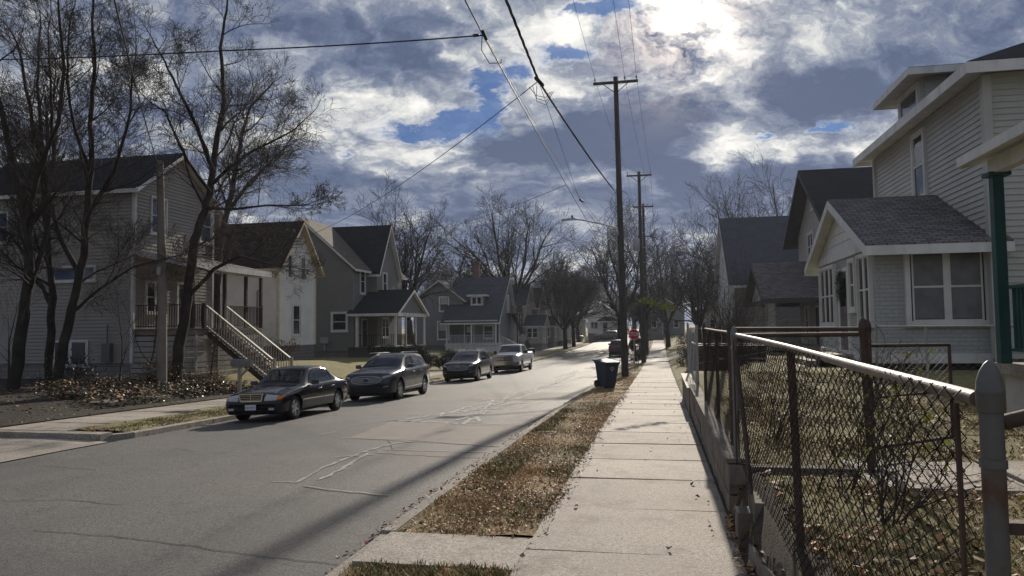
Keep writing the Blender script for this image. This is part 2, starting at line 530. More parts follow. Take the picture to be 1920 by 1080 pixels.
# one sheet of ground to the horizon; it dips under road, walks and verges, which are laid on top
LL = [-900, -400, -150, -80, -50, -36, -30, -26, -23, -21, -20, -19, -18, -17, -16.2, -15.301, -15.299, -12, -6, -1, .619, .621, .72, .83, 1.4, 2.2, 2.9, 3.6, 4.6, 6, 8, 11, 15, 22, 30, 50, 80, 150, 400, 900]
grid('ground', LL, [-60, -30] + SR, base_z, M_LAWN)
grid('road', frange(RX0 - .02, RX1 + .02, .7), SR[:-1], road_z, M_ASPH)


def xsz(l, s):
    zz = z0(s) - .12 if l > -1 else (z0(s) - .40)
    return max(zz, gz(l, s) + .03) if (l > 1 or l < -16) else zz


grid('side_street', [-90, -50, -30, -24, -20, -17, -15.3, -13.3, RX0 - .02], frange(XS0, XS1, 1.4), lambda l, s: max(gz(l, s), road_z(RX0, s)) + .045 + (.0 if l < -12 else -.04), M_ASPH)
grid('side_street_right', [RX1 + .02, -1.2, .6, 3, 8, 20, 60], frange(XS0, XS1, 1.4), lambda l, s: lerp(road_z(RX1, s), gz(max(l, -1), s) + .04, min(1, (l - RX1) / 3)), M_ASPH)['kind'] = 'structure'


# kerbs
def kerb(name, la, lb, sa, sb, top, bot):
    b = MB(); s = sa
    while s < sb - .2:
        e = min(sb, s + 2.9 + rnd.random() * .4); j = (rnd.random() - .5) * .02
        A = []; Bq = []
        for q, L in ((s + .012, A), (e - .012, Bq)):
            L += [(la + j, q, bot(q)), (lb + j, q, bot(q)), (lb + j, q, top(q) - .012), (lb + j - .02 * (1 if lb > la else -1), q, top(q)), (la + j, q, top(q))]
        b.hexa(A, Bq); s = e
    o = b.build(name, M_CURB); o['kind'] = 'structure'; return o


kerb('kerb_right', -2.50, RX1, 6.75, XS0 - 2, lambda s: z0(s) - .06, lambda s: z0(s) - .5)
kerb('kerb_right_near', -2.50, RX1, -8, 6.75, lambda s: z0(s) - .085, lambda s: z0(s) - .5)
kerb('kerb_right_far', -2.50, RX1, XS1 + 2, 128, lambda s: z0(s) - .06, lambda s: z0(s) - .5)
kerb('kerb_left', -12.0, RX0, 15.0, XS0 - 2, lambda s: z0(s) - .33, lambda s: z0(s) - .9)
kerb('kerb_left_far', -12.0, RX0, XS1 + 2, 128, lambda s: z0(s) - .33, lambda s: z0(s) - .9)


def slabs(name, l0, l1, sa, sb, step, off, mtl=None, th=.5):
    b = MB(); s = sa
    while s < sb - .05:
        e = min(sb, s + step * (1 + (rnd.random() - .5) * .05)); g = .014
        t = [(rnd.random() - .5) * .014 for _ in range(4)]
        T = [(l0, s + g, z0(s) + off + t[0]), (l1, s + g, z0(s) + off + t[1]), (l1, e - g, z0(e) + off + t[2]), (l0, e - g, z0(e) + off + t[3])]
        b.hexa([(p[0], p[1], p[2] - th) for p in T], T); s = e
    o = b.build(name, mtl or M_CONC); o['kind'] = 'structure'; return o


slabs('sidewalk', -1.14, .60, -6, 57.5, 1.52, 0)
slabs('sidewalk_beyond_crossing', -1.14, .60, 66.5, 131, 3.0, 0)
slabs('left_sidewalk', -15.3, -13.3, 14.6, 57.5, 1.52, -.27)
slabs('left_sidewalk_beyond_crossing', -15.3, -13.3, 66.5, 131, 3.0, -.27)
slabs('driveway_apron', -2.49, -1.16, 5.72, 6.64, 1.4, -.03)
grid('left_driveway', [-40, -30, -22, -18, -15.3, -13.3, RX0], frange(9.6, 14.2, .9), lambda l, s: road_z(RX0, s) + .02 + .05 * min(1, (RX0 - l) / 1.5) + (max(0, gz(l, s) - gz(-15.3, s)) if l < -15.3 else 0), M_CONC)
b = MB()
for (l0, l1, s0_, s1_) in [(-15.6, -12.1, 14.2, 14.42)]:
    b.hexa([(l0, s0_, z0(14) - .9), (l1, s0_ + .1, z0(14) - .9), (l1, s1_ + .25, z0(14) - .9), (l0, s1_, z0(14) - .9)], [(l0, s0_, z0(14) - .26), (l1, s0_ + .1, z0(14) - .30), (l1, s1_ + .25, z0(14) - .30), (l0, s1_, z0(14) - .26)])
b.build('kerb_end', M_CURB)['kind'] = 'structure'
b = MB()   # kerb return that curves to the corner
for k in range(7):
    a0, a1 = k * .2, (k + 1) * .2
    P = [(-12.9 + 1.1 * math.cos(a), 15.2 - .85 * math.sin(a)) for a in (a0, a1)]; Q = [(-12.9 + .9 * math.cos(a), 15.2 - .65 * math.sin(a)) for a in (a0, a1)]
    L = [P[0], P[1], Q[1], Q[0]]
    b.hexa([(x, y, z0(15) - .9) for x, y in L], [(x, y, z0(15) - .335) for x, y in L])
b.build('kerb_return', M_CURB)['kind'] = 'structure'
slabs('crossing_walk', -15.3, -13.3, 57.5, 58.4, .9, -.27)
slabs('path_across_verge', -2.3, -1.16, 13.95, 14.1, .4, -.045)


# verges
def bumpy(off, amp):
    def f(l, s): return gz(l, s) + off + amp * (math.sin(l * 5.1 + s * 2.3) * math.sin(s * 3.7 - l * 2.2))
    return f


for nm, a, e in (('verge', 6.645, 57), ('verge_near', -6, 5.70), ('verge_far', 67, 128)):
    grid(nm, [-2.5, -2.4, -2.2, -2.0, -1.8, -1.6, -1.4, -1.25, -1.13], frange(a, e, .25 if a < 60 else 2), bumpy(-.02, .018), M_SOIL)
for nm, a, e in (('verge_left', 15.0, 57), ('verge_left_far', 67, 128)):
    grid(nm, [-13.31, -13, -12.7, -12.4, -12.15, -11.99], frange(a, e, .4 if a < 60 else 2), bumpy(0.0, .02), M_LAWN)


def drape(b, pts, w, zf, lift=.004, wj=.45, wig=.11):
    """ribbon of varying width laid on the ground"""
    P = []
    for (x0_, y0_), (x1_, y1_) in zip(pts, pts[1:]):
        n = max(1, int(math.hypot(x1_ - x0_, y1_ - y0_) / .14))
        for k in range(n): P.append((lerp(x0_, x1_, k / n) + (rnd.random() - .5) * wig, lerp(y0_, y1_, k / n) + (rnd.random() - .5) * wig * 1.6))
    P.append(pts[-1]); idx = []
    for k, (x, y) in enumerate(P):
        a = P[max(0, k - 1)]; c = P[min(len(P) - 1, k + 1)]
        dx, dy = c[0] - a[0], c[1] - a[1]; L = math.hypot(dx, dy) or 1
        ww = w / 2 * (1 + wj * (rnd.random() - .5) * 2)
        nx, ny = -dy / L * ww, dx / L * ww
        idx.append((b.pt((x + nx, y + ny, zf(x + nx, y + ny) + lift)), b.pt((x - nx, y - ny, zf(x - nx, y - ny) + lift))))
    for (a, c), (d, e) in zip(idx, idx[1:]): b.fi((a, c, e, d))


def patch(name, pts, mtl, lift=.004):
    """flat patch over the road: quad corners (l,s), gridded"""
    b = MB(); n = 16; m_ = 10
    for j in range(m_ + 1):
        for i in range(n + 1):
            u, v = i / n, j / m_
            x = lerp(lerp(pts[0][0], pts[1][0], u), lerp(pts[3][0], pts[2][0], u), v); y = lerp(lerp(pts[0][1], pts[1][1], u), lerp(pts[3][1], pts[2][1], u), v)
            if j in (0, m_): y += (rnd.random() - .5) * .08
            if i in (0, n): x += (rnd.random() - .5) * .08
            b.v.append((x, y, road_z(x, y) + lift))
    for j in range(m_):
        for i in range(n): b.fi((j * (n + 1) + i, j * (n + 1) + i + 1, (j + 1) * (n + 1) + i + 1, (j + 1) * (n + 1) + i))
    o = b.build(name, mtl, uv=False); o['kind'] = 'structure'; return o


grid('shade_painted_leaf_bed', [-34, -30, -27, -24, -22, -21, -20, -19, -18, -17, -16.2, -15.32], frange(14.3, 27.6, .95), lambda l, s: gz(l, s) + .03, M_SHADE_SOIL)  # dark sheet beneath ivy and litter; yard shade is painted in, not cast
grid('soil_bank', [.605, .64, .70, .76, .82, .9, 1.0], frange(2.5, 7.45, .25), lambda l, s: gz(l, s) + .012 - (.03 if l > .95 else 0) + .02 * math.sin(l * 40 + s * 9), mat('crumbled_soil', (.075, .055, .04), .95, 0, 14, 1, 50, col2=(.03, .024, .02)))
grid('soil_seam', [.595, .612, .63, .655], frange(7.5, 22, .3), lambda l, s: z0(s) + .004 + .02 * (l > .6) * (1 + math.sin(s * 7)), MATS['crumbled_soil'])
M_SEAL2 = mat('faded_crack_sealer', (.30, .295, .285), .8, .35, 6, .3, 90)
def lines(name, LS, w, mtl, lift, label=None):
    b = MB()
    for q in LS: drape(b, q, w, road_z, lift, .6 if w > .03 else .2, .13 if w > .06 else (.05 if w > .03 else .03))
    o = b.build(name, mtl, uv=False); o['kind'] = 'structure'; return o


patch('road_patch', [(-6.6, 17.63), (-2.84, 15.88), (-2.81, 12.78), (-6.27, 14.31)], M_PATCH, .004)
patch('road_patch', [(-5.0, 12.5), (-2.75, 12.0), (-2.75, 11.5), (-4.8, 12.15)], M_PATCH, .004)
patch('road_patch', [(-6.9, 28), (-2.8, 27), (-2.8, 23.5), (-6.7, 24.5)], M_PATCH, .004)
lines('crack_seal_markings', [[(-5.36, 9.61), (-4.96, 9.6), (-5.15, 10.65), (-5.15, 11.65), (-5.14, 12.52), (-4.95, 13.38), (-4.62, 13.65)], [(-4.73, 9.79), (-4.79, 10.64), (-5.01, 12.21)], [(-5.5, 11.78), (-5.18, 11.93), (-4.83, 12.02)]], .055, M_SEAL2, .009)
lines('crack_seal_markings_mid', [
    [(-6.85, 17.93), (-5.56, 17.2), (-4.49, 16.67), (-4.86, 20.08), (-5.5, 24.22)], [(-6.15, 17.55), (-5.53, 18.47), (-5.01, 18.63)], [(-5.37, 19.43), (-5.17, 21.02)], [(-4.45, 17.01), (-4.24, 17.21), (-4.78, 18.86)],
    [(-6.37, 17.97), (-5.69, 19.5), (-5.67, 21.72)], [(-5.6, 22.08), (-4.82, 23.99), (-4.63, 27.06)], [(-4.8, 21.47), (-4.13, 22.67)], [(-4.87, 29.74), (-4.83, 35.98), (-4.85, 41.8)], [(-4.75, 30.4), (-4.12, 32.41)],
    [(-5.87, 23.87), (-5.46, 26.25), (-5.21, 29.2)], [(-5.72, 40.44), (-5.31, 48.9)], [(-4.6, 19), (-5.5, 18.2), (-5.9, 19.6), (-5.1, 20.4)], [(-5.5, 44), (-4.2, 49), (-5.2, 57)], [(-4.9, 17.5), (-4.6, 19.5), (-5.2, 21), (-4.9, 23), (-5.3, 25.5), (-4.8, 28), (-5.1, 31), (-4.7, 34), (-5.2, 38), (-5.0, 44)], [(-5.5, 20), (-4.4, 20.6)], [(-5.8, 26), (-4.5, 26.6)], [(-5.9, 35), (-4.3, 34)], [(-4.9, 66), (-4.6, 75), (-5.2, 85), (-4.8, 100)], [(-6, 80), (-3.5, 79)]], .11, M_SEAL, .009)
lines('thin_seal_markings', [[(-4.74, 9.34), (-4.05, 8.99), (-3.3, 8.73)], [(-9.62, 19.89), (-7.63, 19.77), (-5.23, 18.4)], [(-4.69, 16.49), (-2.72, 15.86)], [(-7.34, 16.58), (-6.7, 17.9), (-4.68, 16.94)], [(-6.46, 14.33), (-4.93, 13.92), (-2.86, 12.78)],
    [(-7.28, 15.05), (-7.07, 15.7)], [(-6.7, 17.8), (-2.8, 16.1)], [(-4.9, 12.6), (-2.8, 12.1)], [(-8, 33), (-4, 31), (-2.8, 30)], [(-8, 25), (-5, 24.4), (-2.8, 23.2)], [(-9, 38), (-2.8, 36)], [(-9, 57), (-6, 57.4), (-2.8, 57)]], .030, M_SEAL2, .013)
lines('road_cracks', [[(-6.76, 7.0), (-5.31, 6.76), (-3.78, 6.3), (-2.71, 6.02)], [(-8.6, 8.39), (-7.61, 8.46), (-6.58, 8.17)], [(-10.76, 11.23), (-9.12, 10.7)], [(-11.45, 11.15), (-10.91, 11.86)], [(-5.3, 13.9), (-4.7, 12.6)], [(-9.5, 13.2), (-8.6, 12.6)], [(-3.9, 20), (-3.5, 23)]], .012, M_CRACK, .006)


# small sprawling bits on the ground: grass blades and fallen leaves (nobody could count them)
def blades(name, areas, mats, n_per, h=(.03, .09), w=.006, base=None, seed=1):
    """areas: (l0,l1,s0,s1,density factor)"""
    q = random.Random(seed); b = MB(); zf = base or gz
    for l0, l1, s0_, s1_, dn in areas:
        for _ in range(int(n_per * (l1 - l0) * (s1_ - s0_) * dn)):
            l, s = q.uniform(l0, l1), q.uniform(s0_, s1_)
            if math.sin(l * 2.9 + s * 1.7) * math.sin(s * 1.3 - l * 2.1) + q.uniform(-.7, .7) < -.25: continue
            a = q.uniform(0, 6.28); hh = q.uniform(*h); le = hh * q.uniform(.3, 1.3); z = zf(l, s) - .012
            ca, sa = math.cos(a), math.sin(a); ww = w * q.uniform(.7, 1.6) * (1 + s * .04)
            b.cur = q.randrange(len(mats))
            b.face([(l - sa * ww, s + ca * ww, z), (l + sa * ww, s - ca * ww, z), (l + ca * le, s + sa * le, z + hh)])
    o = b.build(name, mats, uv=False); o['kind'] = 'stuff'; return o


def flakes(name, areas, mats, n_per, size=(.02, .045), zf=None, seed=2, up=.02):
    q = random.Random(seed); b = MB(); zf = zf or gz
    for l0, l1, s0_, s1_, dn in areas:
        for _ in range(int(n_per * (l1 - l0) * (s1_ - s0_) * dn)):
            l, s = q.uniform(l0, l1), q.uniform(s0_, s1_)
            if math.sin(l * 2.3 + s * .9) * math.sin(s * 1.9 - l * 1.1) + q.uniform(-.8, .8) < -.3: continue
            r = q.uniform(*size); a = q.uniform(0, 6.28); z = zf(l, s) + q.uniform(.004, up); P = []
            for k in range(5):
                an = a + k * 1.257; rr = r * (1 if k else 1.5) * q.uniform(.6, 1.1)
                P.append((l + math.cos(an) * rr * (.65 if k % 2 else 1), s + math.sin(an) * rr, z + q.uniform(-.3, .9) * r))
            b.cur = q.randrange(len(mats)); b.face(P)
    o = b.build(name, mats, uv=False); o['kind'] = 'stuff'; return o


G1 = mat('straw_blade', (.46, .33, .17), .8, .3, 5); G2 = mat('dead_blade', (.38, .23, .115), .85, .3, 5); G3 = mat('green_blade', (.09, .11, .035), .7, .3, 5); G4 = mat('olive_blade', (.23, .20, .08), .8, .3, 5)
K1 = mat('brown_leaf', (.40, .21, .095), .7, .4, 20); K2 = mat('dark_leaf', (.085, .045, .026), .7, .4, 20); K3 = mat('tan_leaf', (.30, .20, .115), .7, .3, 20); K4 = mat('red_leaf', (.24, .045, .022), .7, .3, 20); K5 = mat('ivy_leaf', (.032, .045, .020), .45, .4, 20, spec=.5); K6 = mat('yellow_leaf', (.42, .40, .07), .6, .3, 20)
vz = bumpy(-.02, .018)
blades('dry_grass', [(-2.54, -1.06, 6.60, 10, 1.15), (-2.48, -1.12, 10, 20, .55), (-2.48, -1.12, 20, 40, .16), (-2.52, -1.08, 3.9, 5.74, 1.3)], [G1, G2, G2, G4, G2], 3300, base=vz, h=(.012, .05), seed=3)
blades('green_tufts', [(-2.5, -1.9, 8.6, 11.5, .6), (-1.5, -1.1, 7.0, 12, .45), (-1.6, -1.08, 4.6, 5.76, 1.2), (-2.4, -1.7, 4.9, 5.76, 1.1), (-2.45, -2.1, 14, 19, .5)], [G3, G4, G3], 2600, base=vz, h=(.02, .07), seed=4)
blades('left_verge_grass', [(-13.3, -12.0, 15.0, 25, 1.0), (-13.3, -12.0, 25, 40, .3)], [G4, G3, G4, G1], 900, w=.008, h=(.02, .06), base=bumpy(0, .02), seed=5)
blades('yard_grass', [(.84, 4.5, 3.5, 6.9, 1.0), (1.2, 7, 8.3, 14, .55), (1.5, 5.4, 14, 20, .3), (.9, 1.6, 7.6, 14, .6)], [G4, G1, G1, G3], 2200, h=(.015, .055), seed=6)
flakes('fallen_leaves', [(-2.48, -1.1, 6.66, 12, 1.0), (-2.48, -1.1, 12, 24, .45), (-2.45, -1.1, 4, 5.3, .8)], [K1, K2, K1, K3, K1, K3], 520, size=(.010, .024), zf=vz)
flakes('spilled_leaves', [(-1.15, -.98, 6.6, 26, 1.0), (-1.15, -1.05, 6.6, 26, 1.0), (-2.62, -2.48, 6.6, 26, .8)], [K1, K2, K3, K2], 170, size=(.008, .024), seed=31, up=.02, zf=lambda l, s: z0(s) + (.006 if l > -2 else -.045))
flakes('leaves_by_the_kerb', [(-2.85, -2.64, 5.5, 20, .9), (-12.05, -11.7, 15.0, 20, .9), (-13.4, -12.5, 14.6, 15.3, 1.4)], [K2, K1, K2, K4], 240, size=(.012, .03), zf=lambda l, s: max(road_z(l, s), -9) if l > -12 else z0(s) - .30, seed=9)
flakes('leaves_on_the_sidewalk', [(-1.14, .55, 4.5, 40, 1.0), (.3, .62, 5, 24, 4)], [K2, K1, K2, K2, K4], 1.6, size=(.018, .035), seed=12, up=.012, zf=lambda l, s: z0(s) + .008)
flakes('leaves_in_the_yard', [(.84, 4.5, 3.2, 7.4, 1.0), (1, 6, 8.3, 14, .35)], [K1, K3, K3, K2, K1, K3], 90, size=(.02, .045), seed=13)
flakes('yard_edge_leaves', [(.55, .95, 4.6, 7.5, 1.0)], [K1, K3, K2], 400, size=(.02, .05), seed=14, up=.06, zf=lambda l, s: lerp(z0(s), .44, min(1, max(0, (l - .62) / .3))))
flakes('ivy', [(-19.3, -15.9, 19.5, 27.6, 1.0)], [K5, K5, K2, K2, K5, K1, K3], 330, size=(.02, .07), seed=15, up=.42)
flakes('leaf_litter', [(-24, -15.4, 15.0, 27.5, 1.0)], [K2, K2, K1, K2], 45, size=(.03, .06), seed=16)
q_ = random.Random(8)
for l, s, lab in [(-2.0, 13.0, 'white paper scrap on the brown verge, nearer of the two by the driveway edge'), (-1.75, 15.0, 'crumpled white scrap on the verge halfway to the blue cart'), (-1.5, 14.2, 'small white wrapper on the verge beside the sidewalk'), (-1.19, 8.35, 'white crumpled litter at the edge of the sidewalk slab'), (.36, 9.0, 'tiny white wrapper on the shaded right edge of the sidewalk'), (-12.7, 15.0, 'pale crumpled litter at the left kerb corner')]:
    b = MB(); P = [(l + q_.uniform(-.07, .07), s + q_.uniform(-.06, .06), gz(l, s) + .015 + q_.uniform(0, .05)) for _ in range(7)]
    for k in range(5): b.face([P[k], P[k + 1], P[k + 2]])
    tag(b.build('paper_scrap', mat('white_paper', (.75, .74, .72), .6, .05)), lab, 'litter', 'white litter on the ground')

# ------------------------------------------------------------------ building kit
def clip(poly, z, keep_above):
    out = []
    for i in range(len(poly)):
        a, c = poly[i], poly[(i + 1) % len(poly)]
        ia, ic = (a[1] >= z) == keep_above or a[1] == z, (c[1] >= z) == keep_above or c[1] == z
        if ia: out.append(a)
        if ia != ic and abs(a[1] - c[1]) > 1e-9:
            t = (z - a[1]) / (c[1] - a[1]); out.append((a[0] + (c[0] - a[0]) * t, z))
    return out


def siding(b, o, u, n, poly, row=.115, dep=.024):
    """clapboards over a convex outline poly [(u,z)] on the plane through o"""
    o, u, n = V(o), V(u), V(n)
    zs = [p[1] for p in poly]; z = min(zs); zt = max(zs)
    flip = u.cross(V((0, 0, 1))).dot(n) < 0
    while z < zt - 1e-4:
        e = min(zt, z + row)
        c = clip(clip(poly, z, True), e, False)
        if len(c) >= 3:
            if dep > .04:       # coved boards: flat face, then a groove along the top
                zm = z + (e - z) * .76
                for part, k0, k1 in ((clip(c, zm, False), 1.0, .82), (clip(c, zm, True), .10, .10)):
                    if len(part) < 3: continue
                    zz = [h for a, h in part]; lo_, hi_ = min(zz), max(zz)
                    P = [o + u * a + V((0, 0, h)) + n * (.002 + dep * lerp(k0, k1, (h - lo_) / max(1e-6, hi_ - lo_))) for a, h in part]
                    b.face(P[::-1] if flip else P)
                top = [a for a, h in clip(c, zm, True) if abs(h - zm) < 1e-6]
                if len(top) >= 2:
                    a0, a1 = min(top), max(top)
                    b.face([o + u * a0 + V((0, 0, zm)) + n * (dep * .82 + .002), o + u * a1 + V((0, 0, zm)) + n * (dep * .82 + .002), o + u * a1 + V((0, 0, zm)) + n * (dep * .1 + .002), o + u * a0 + V((0, 0, zm)) + n * (dep * .1 + .002)])
            else:
                P = []
                for (a, h) in c:
                    k = dep * (1 - (h - z) / row) + .002
                    P.append(o + u * a + V((0, 0, h)) + n * k)
                if flip: P = P[::-1]
                b.face(P)
            bot = [a for a, h in c if abs(h - z) < 1e-6]
            if len(bot) >= 2:
                a0, a1 = min(bot), max(bot)
                q = [o + u * a0 + V((0, 0, z)) + n * .002, o + u * a1 + V((0, 0, z)) + n * .002, o + u * a1 + V((0, 0, z)) + n * (dep + .002), o + u * a0 + V((0, 0, z)) + n * (dep + .002)]
                b.face(q)
        z = e


def profile(w0, w1, zb, ze, rp=None, zr=None, ze2=None):
    e2 = ze2 if ze2 is not None else ze
    if rp is None: return [(w0, zb), (w1, zb), (w1, e2), (w0, ze)]
    return [(w0, zb), (w1, zb), (w1, e2), (rp, zr), (w0, ze)]


def walls(parent, mtl, x0, x1, y0, y1, zb, ze, axis=None, rp=None, zr=None, row=.115, dep=.024, ze2=None, sides='FBNS', name='wall'):
    """N near (-y), S far (+y), F +x, B -x"""
    b = MB(); X, Y = V((1, 0, 0)), V((0, 1, 0))
    gx = profile(y0, y1, zb, ze, rp, zr, ze2) if axis == 'x' else profile(y0, y1, zb, ze)
    gy = profile(x0, x1, zb, ze, rp, zr, ze2) if axis == 'y' else profile(x0, x1, zb, ze)
    if 'F' in sides: siding(b, (x1, 0, 0), Y, X, gx, row, dep)
    if 'B' in sides: siding(b, (x0, 0, 0), Y, -X, gx, row, dep)
    if 'N' in sides: siding(b, (0, y0, 0), X, -Y, gy if axis != 'x' else profile(x0, x1, zb, ze), row, dep)
    if 'S' in sides: siding(b, (0, y1, 0), X, Y, gy if axis != 'x' else profile(x0, x1, zb, ze2 if ze2 else ze), row, dep)
    return b.build(name, mtl, parent)


def corner_boards(parent, mtl, cs, w=.12, name='corner_board'):
    for x, y, zb, zt in cs:
        b = MB(); b.box((x - w / 2 - .018, y - w / 2 - .018, zb), (x + w / 2 + .018, y + w / 2 + .018, zt)); b.build(name, mtl, parent)


def foundation(parent, mtl, x0, x1, y0, y1, zb, zt, name='foundation'):
    b = MB(); b.box((x0 + .03, y0 + .03, zb), (x1 - .03, y1 - .03, zt)); return b.build(name, mtl, parent)


def gable_roof(parent, roofm, trimm, x0, x1, y0, y1, ze, zr, axis, rp, oe=.4, og=.35, th=.09, ze2=None, fas=.17, name='roof', only=None, soff=True):
    """two pitched slabs, with rake boards and soffit below them"""
    rb, tb = MB(), MB(); lo, hi = (y0, y1) if axis == 'x' else (x0, x1)
    g0, g1 = (x0 - og, x1 + og) if axis == 'x' else (y0 - og, y1 + og)
    e2 = ze2 if ze2 is not None else ze

    def P(a, c, z): return (c, a, z) if axis == 'x' else (a, c, z)
    for side, (w, zw) in enumerate(((lo, ze), (hi, e2))):
        if only is not None and side != only: continue
        sl = (zr - zw) / abs(rp - w); sg = -1 if w < rp else 1
        we = w + sg * oe; zz = zw - sl * oe; lift = .03
        top = [P(we, g0, zz + th + lift), P(we, g1, zz + th + lift), P(rp, g1, zr + th + lift), P(rp, g0, zr + th + lift)]
        bot = [(p[0], p[1], p[2] - th) for p in top]
        rb.hexa(bot, top)
        # soffit sheet under the slab
        if soff:
            t2 = [(p[0], p[1], p[2] - .004) for p in bot]; b2 = [(p[0], p[1], p[2] - .03) for p in t2]
            i0, i1 = g0 + .02, g1 - .02
            wi = we - sg * .02
            t2 = [P(wi, i0, zz + sl * .02 + lift - .004), P(wi, i1, zz + sl * .02 + lift - .004), P(rp, i1, zr + lift - .004), P(rp, i0, zr + lift - .004)]
            tb.hexa([(p[0], p[1], p[2] - .025) for p in t2], t2)
        # rakes
        for g, s_ in ((g0, -1), (g1, 1)):
            A = [P(we, g, zz + lift + th * .35), P(rp, g, zr + lift + th * .35), P(rp, g, zr + lift + th * .35 - fas), P(we, g, zz + lift + th * .35 - fas)]
            Bq = [P(a_, g + s_ * .028, z_) for a_, z_ in ((we, zz + lift + th * .35), (rp, zr + lift + th * .35), (rp, zr + lift + th * .35 - fas), (we, zz + lift + th * .35 - fas))]
            tb.hexa(A, Bq)
        # eave fascia
        f0 = we; f1 = we + sg * .03
        A = [P(f0, g0, zz + lift + th * .3), P(f1, g0, zz + lift + th * .3), P(f1, g0, zz + lift + th * .3 - fas), P(f0, g0, zz + lift + th * .3 - fas)]
        Bq = [P(f0, g1, zz + lift + th * .3), P(f1, g1, zz + lift + th * .3), P(f1, g1, zz + lift + th * .3 - fas), P(f0, g1, zz + lift + th * .3 - fas)]
        tb.hexa(A, Bq)
    o = rb.build(name, roofm, parent)
    tb.build('fascia', trimm, o)
    return o


def hip_roof(parent, roofm, trimm, x0, x1, y0, y1, ze, zr, o_=.5, axis='x', th=.1, fas=.2, name='roof'):
    b, tb = MB(), MB(); X0, X1, Y0, Y1 = x0 - o_, x1 + o_, y0 - o_, y1 + o_
    h = (Y1 - Y0) / 2 if axis == 'x' else (X1 - X0) / 2
    if axis == 'x': r0, r1 = (X0 + h, (Y0 + Y1) / 2, zr), (X1 - h, (Y0 + Y1) / 2, zr)
    else: r0, r1 = ((X0 + X1) / 2, Y0 + h, zr), ((X0 + X1) / 2, Y1 - h, zr)
    c = [(X0, Y0, ze + th), (X1, Y0, ze + th), (X1, Y1, ze + th), (X0, Y1, ze + th)]
    if axis == 'x': b.face([c[0], c[1], r1, r0]); b.face([c[1], c[2], r1]); b.face([c[2], c[3], r0, r1]); b.face([c[3], c[0], r0])
    else: b.face([c[0], c[1], r0]); b.face([c[1], c[2], r1, r0]); b.face([c[2], c[3], r1]); b.face([c[3], c[0], r0, r1])
    b.box((X0, Y0, ze + .02), (X1, Y1, ze + th - .002))
    o = b.build(name, roofm, parent)
    t = .03
    tb.box((X0 - t, Y0 - t, ze - fas + .06), (X1 + t, Y0, ze + .075)); tb.box((X0 - t, Y1, ze - fas + .06), (X1 + t, Y1 + t, ze + .075))
    tb.box((X0 - t, Y0, ze - fas + .06), (X0, Y1, ze + .075)); tb.box((X1, Y0, ze - fas + .06), (X1 + t, Y1, ze + .075))
    tb.box((X0, Y0, ze - .02), (X1, Y1, ze + .015))
    tb.build('fascia', trimm, o)
    return o


def window(parent, c, n, w, h, frame_m, pane_m, fw=.09, mid=True, cols=1, muntin=0, sill=True, curtain=None, name='window', proud=.085, label=None):
    """sash window: casing with rails, pane and sill as its pieces. c = centre on the wall plane"""
    c, n = V(c), V(n); t = V((0, 0, 1)).cross(n).normalized(); z = V((0, 0, 1)); b = MB(); dn = proud / 2 + .012
    cn = c + n * dn
    b.obox(cn + z * (h / 2 + fw / 2), t, n, w / 2 + fw, dn, fw / 2); b.obox(cn - z * (h / 2 + fw / 2), t, n, w / 2 + fw, dn, fw / 2)
    for s in (-1, 1): b.obox(cn + t * s * (w / 2 + fw / 2), t, n, fw / 2, dn, h / 2 - .001)
    fr = V(c) + n * (dn * .75)
    for k in range(1, cols): b.obox(fr + t * (w * (k / cols - .5)), t, n, .045, dn * .75, h / 2)
    if mid:
        for k in range(cols): b.obox(fr + t * (w * ((k + .5) / cols - .5)), t, n, w / cols / 2 - .045 * (cols > 1) - .001, dn * .7, .025)
    sw = w / cols
    for k in range(cols):       # sash edges
        cc = fr + t * (w * ((k + .5) / cols - .5)); hw = sw / 2 - (.045 if cols > 1 else 0)
        for s in (-1, 1):
            b.obox(cc + t * s * (hw - .02), t, n, .02, dn * .6, h / 2 - .03); b.obox(cc + z * s * (h / 2 - .016), t, n, hw - .001, dn * .6, .015)
        for q in range(1, muntin + 1): b.obox(cc + t * (hw * 2 * (q / (muntin + 1) - .5)), t, n, .01, dn * .55, h / 2 - .035)
    o = b.build(name, frame_m, parent)
    if label: o['label'] = label
    p = MB(); pc = c + n * .052
    p.face([pc - t * w / 2 - z * h / 2, pc + t * w / 2 - z * h / 2, pc + t * w / 2 + z * h / 2, pc - t * w / 2 + z * h / 2])
    p.build('pane', pane_m, o)
    if curtain:
        q = MB(); a0, a1, b0, b1 = curtain[1]; pc = c + n * .055
        q.face([pc + t * (w * (a0 - .5)) + z * (h * (b0 - .5)), pc + t * (w * (a1 - .5)) + z * (h * (b0 - .5)), pc + t * (w * (a1 - .5)) + z * (h * (b1 - .5)), pc + t * (w * (a0 - .5)) + z * (h * (b1 - .5))])
        q.build('curtain', curtain[0], o)
    if sill:
        q = MB(); q.obox(c + n * .06 - z * (h / 2 + fw + .02), t, n, w / 2 + fw + .04, .06, .02); q.build('sill', frame_m, o)
    return o


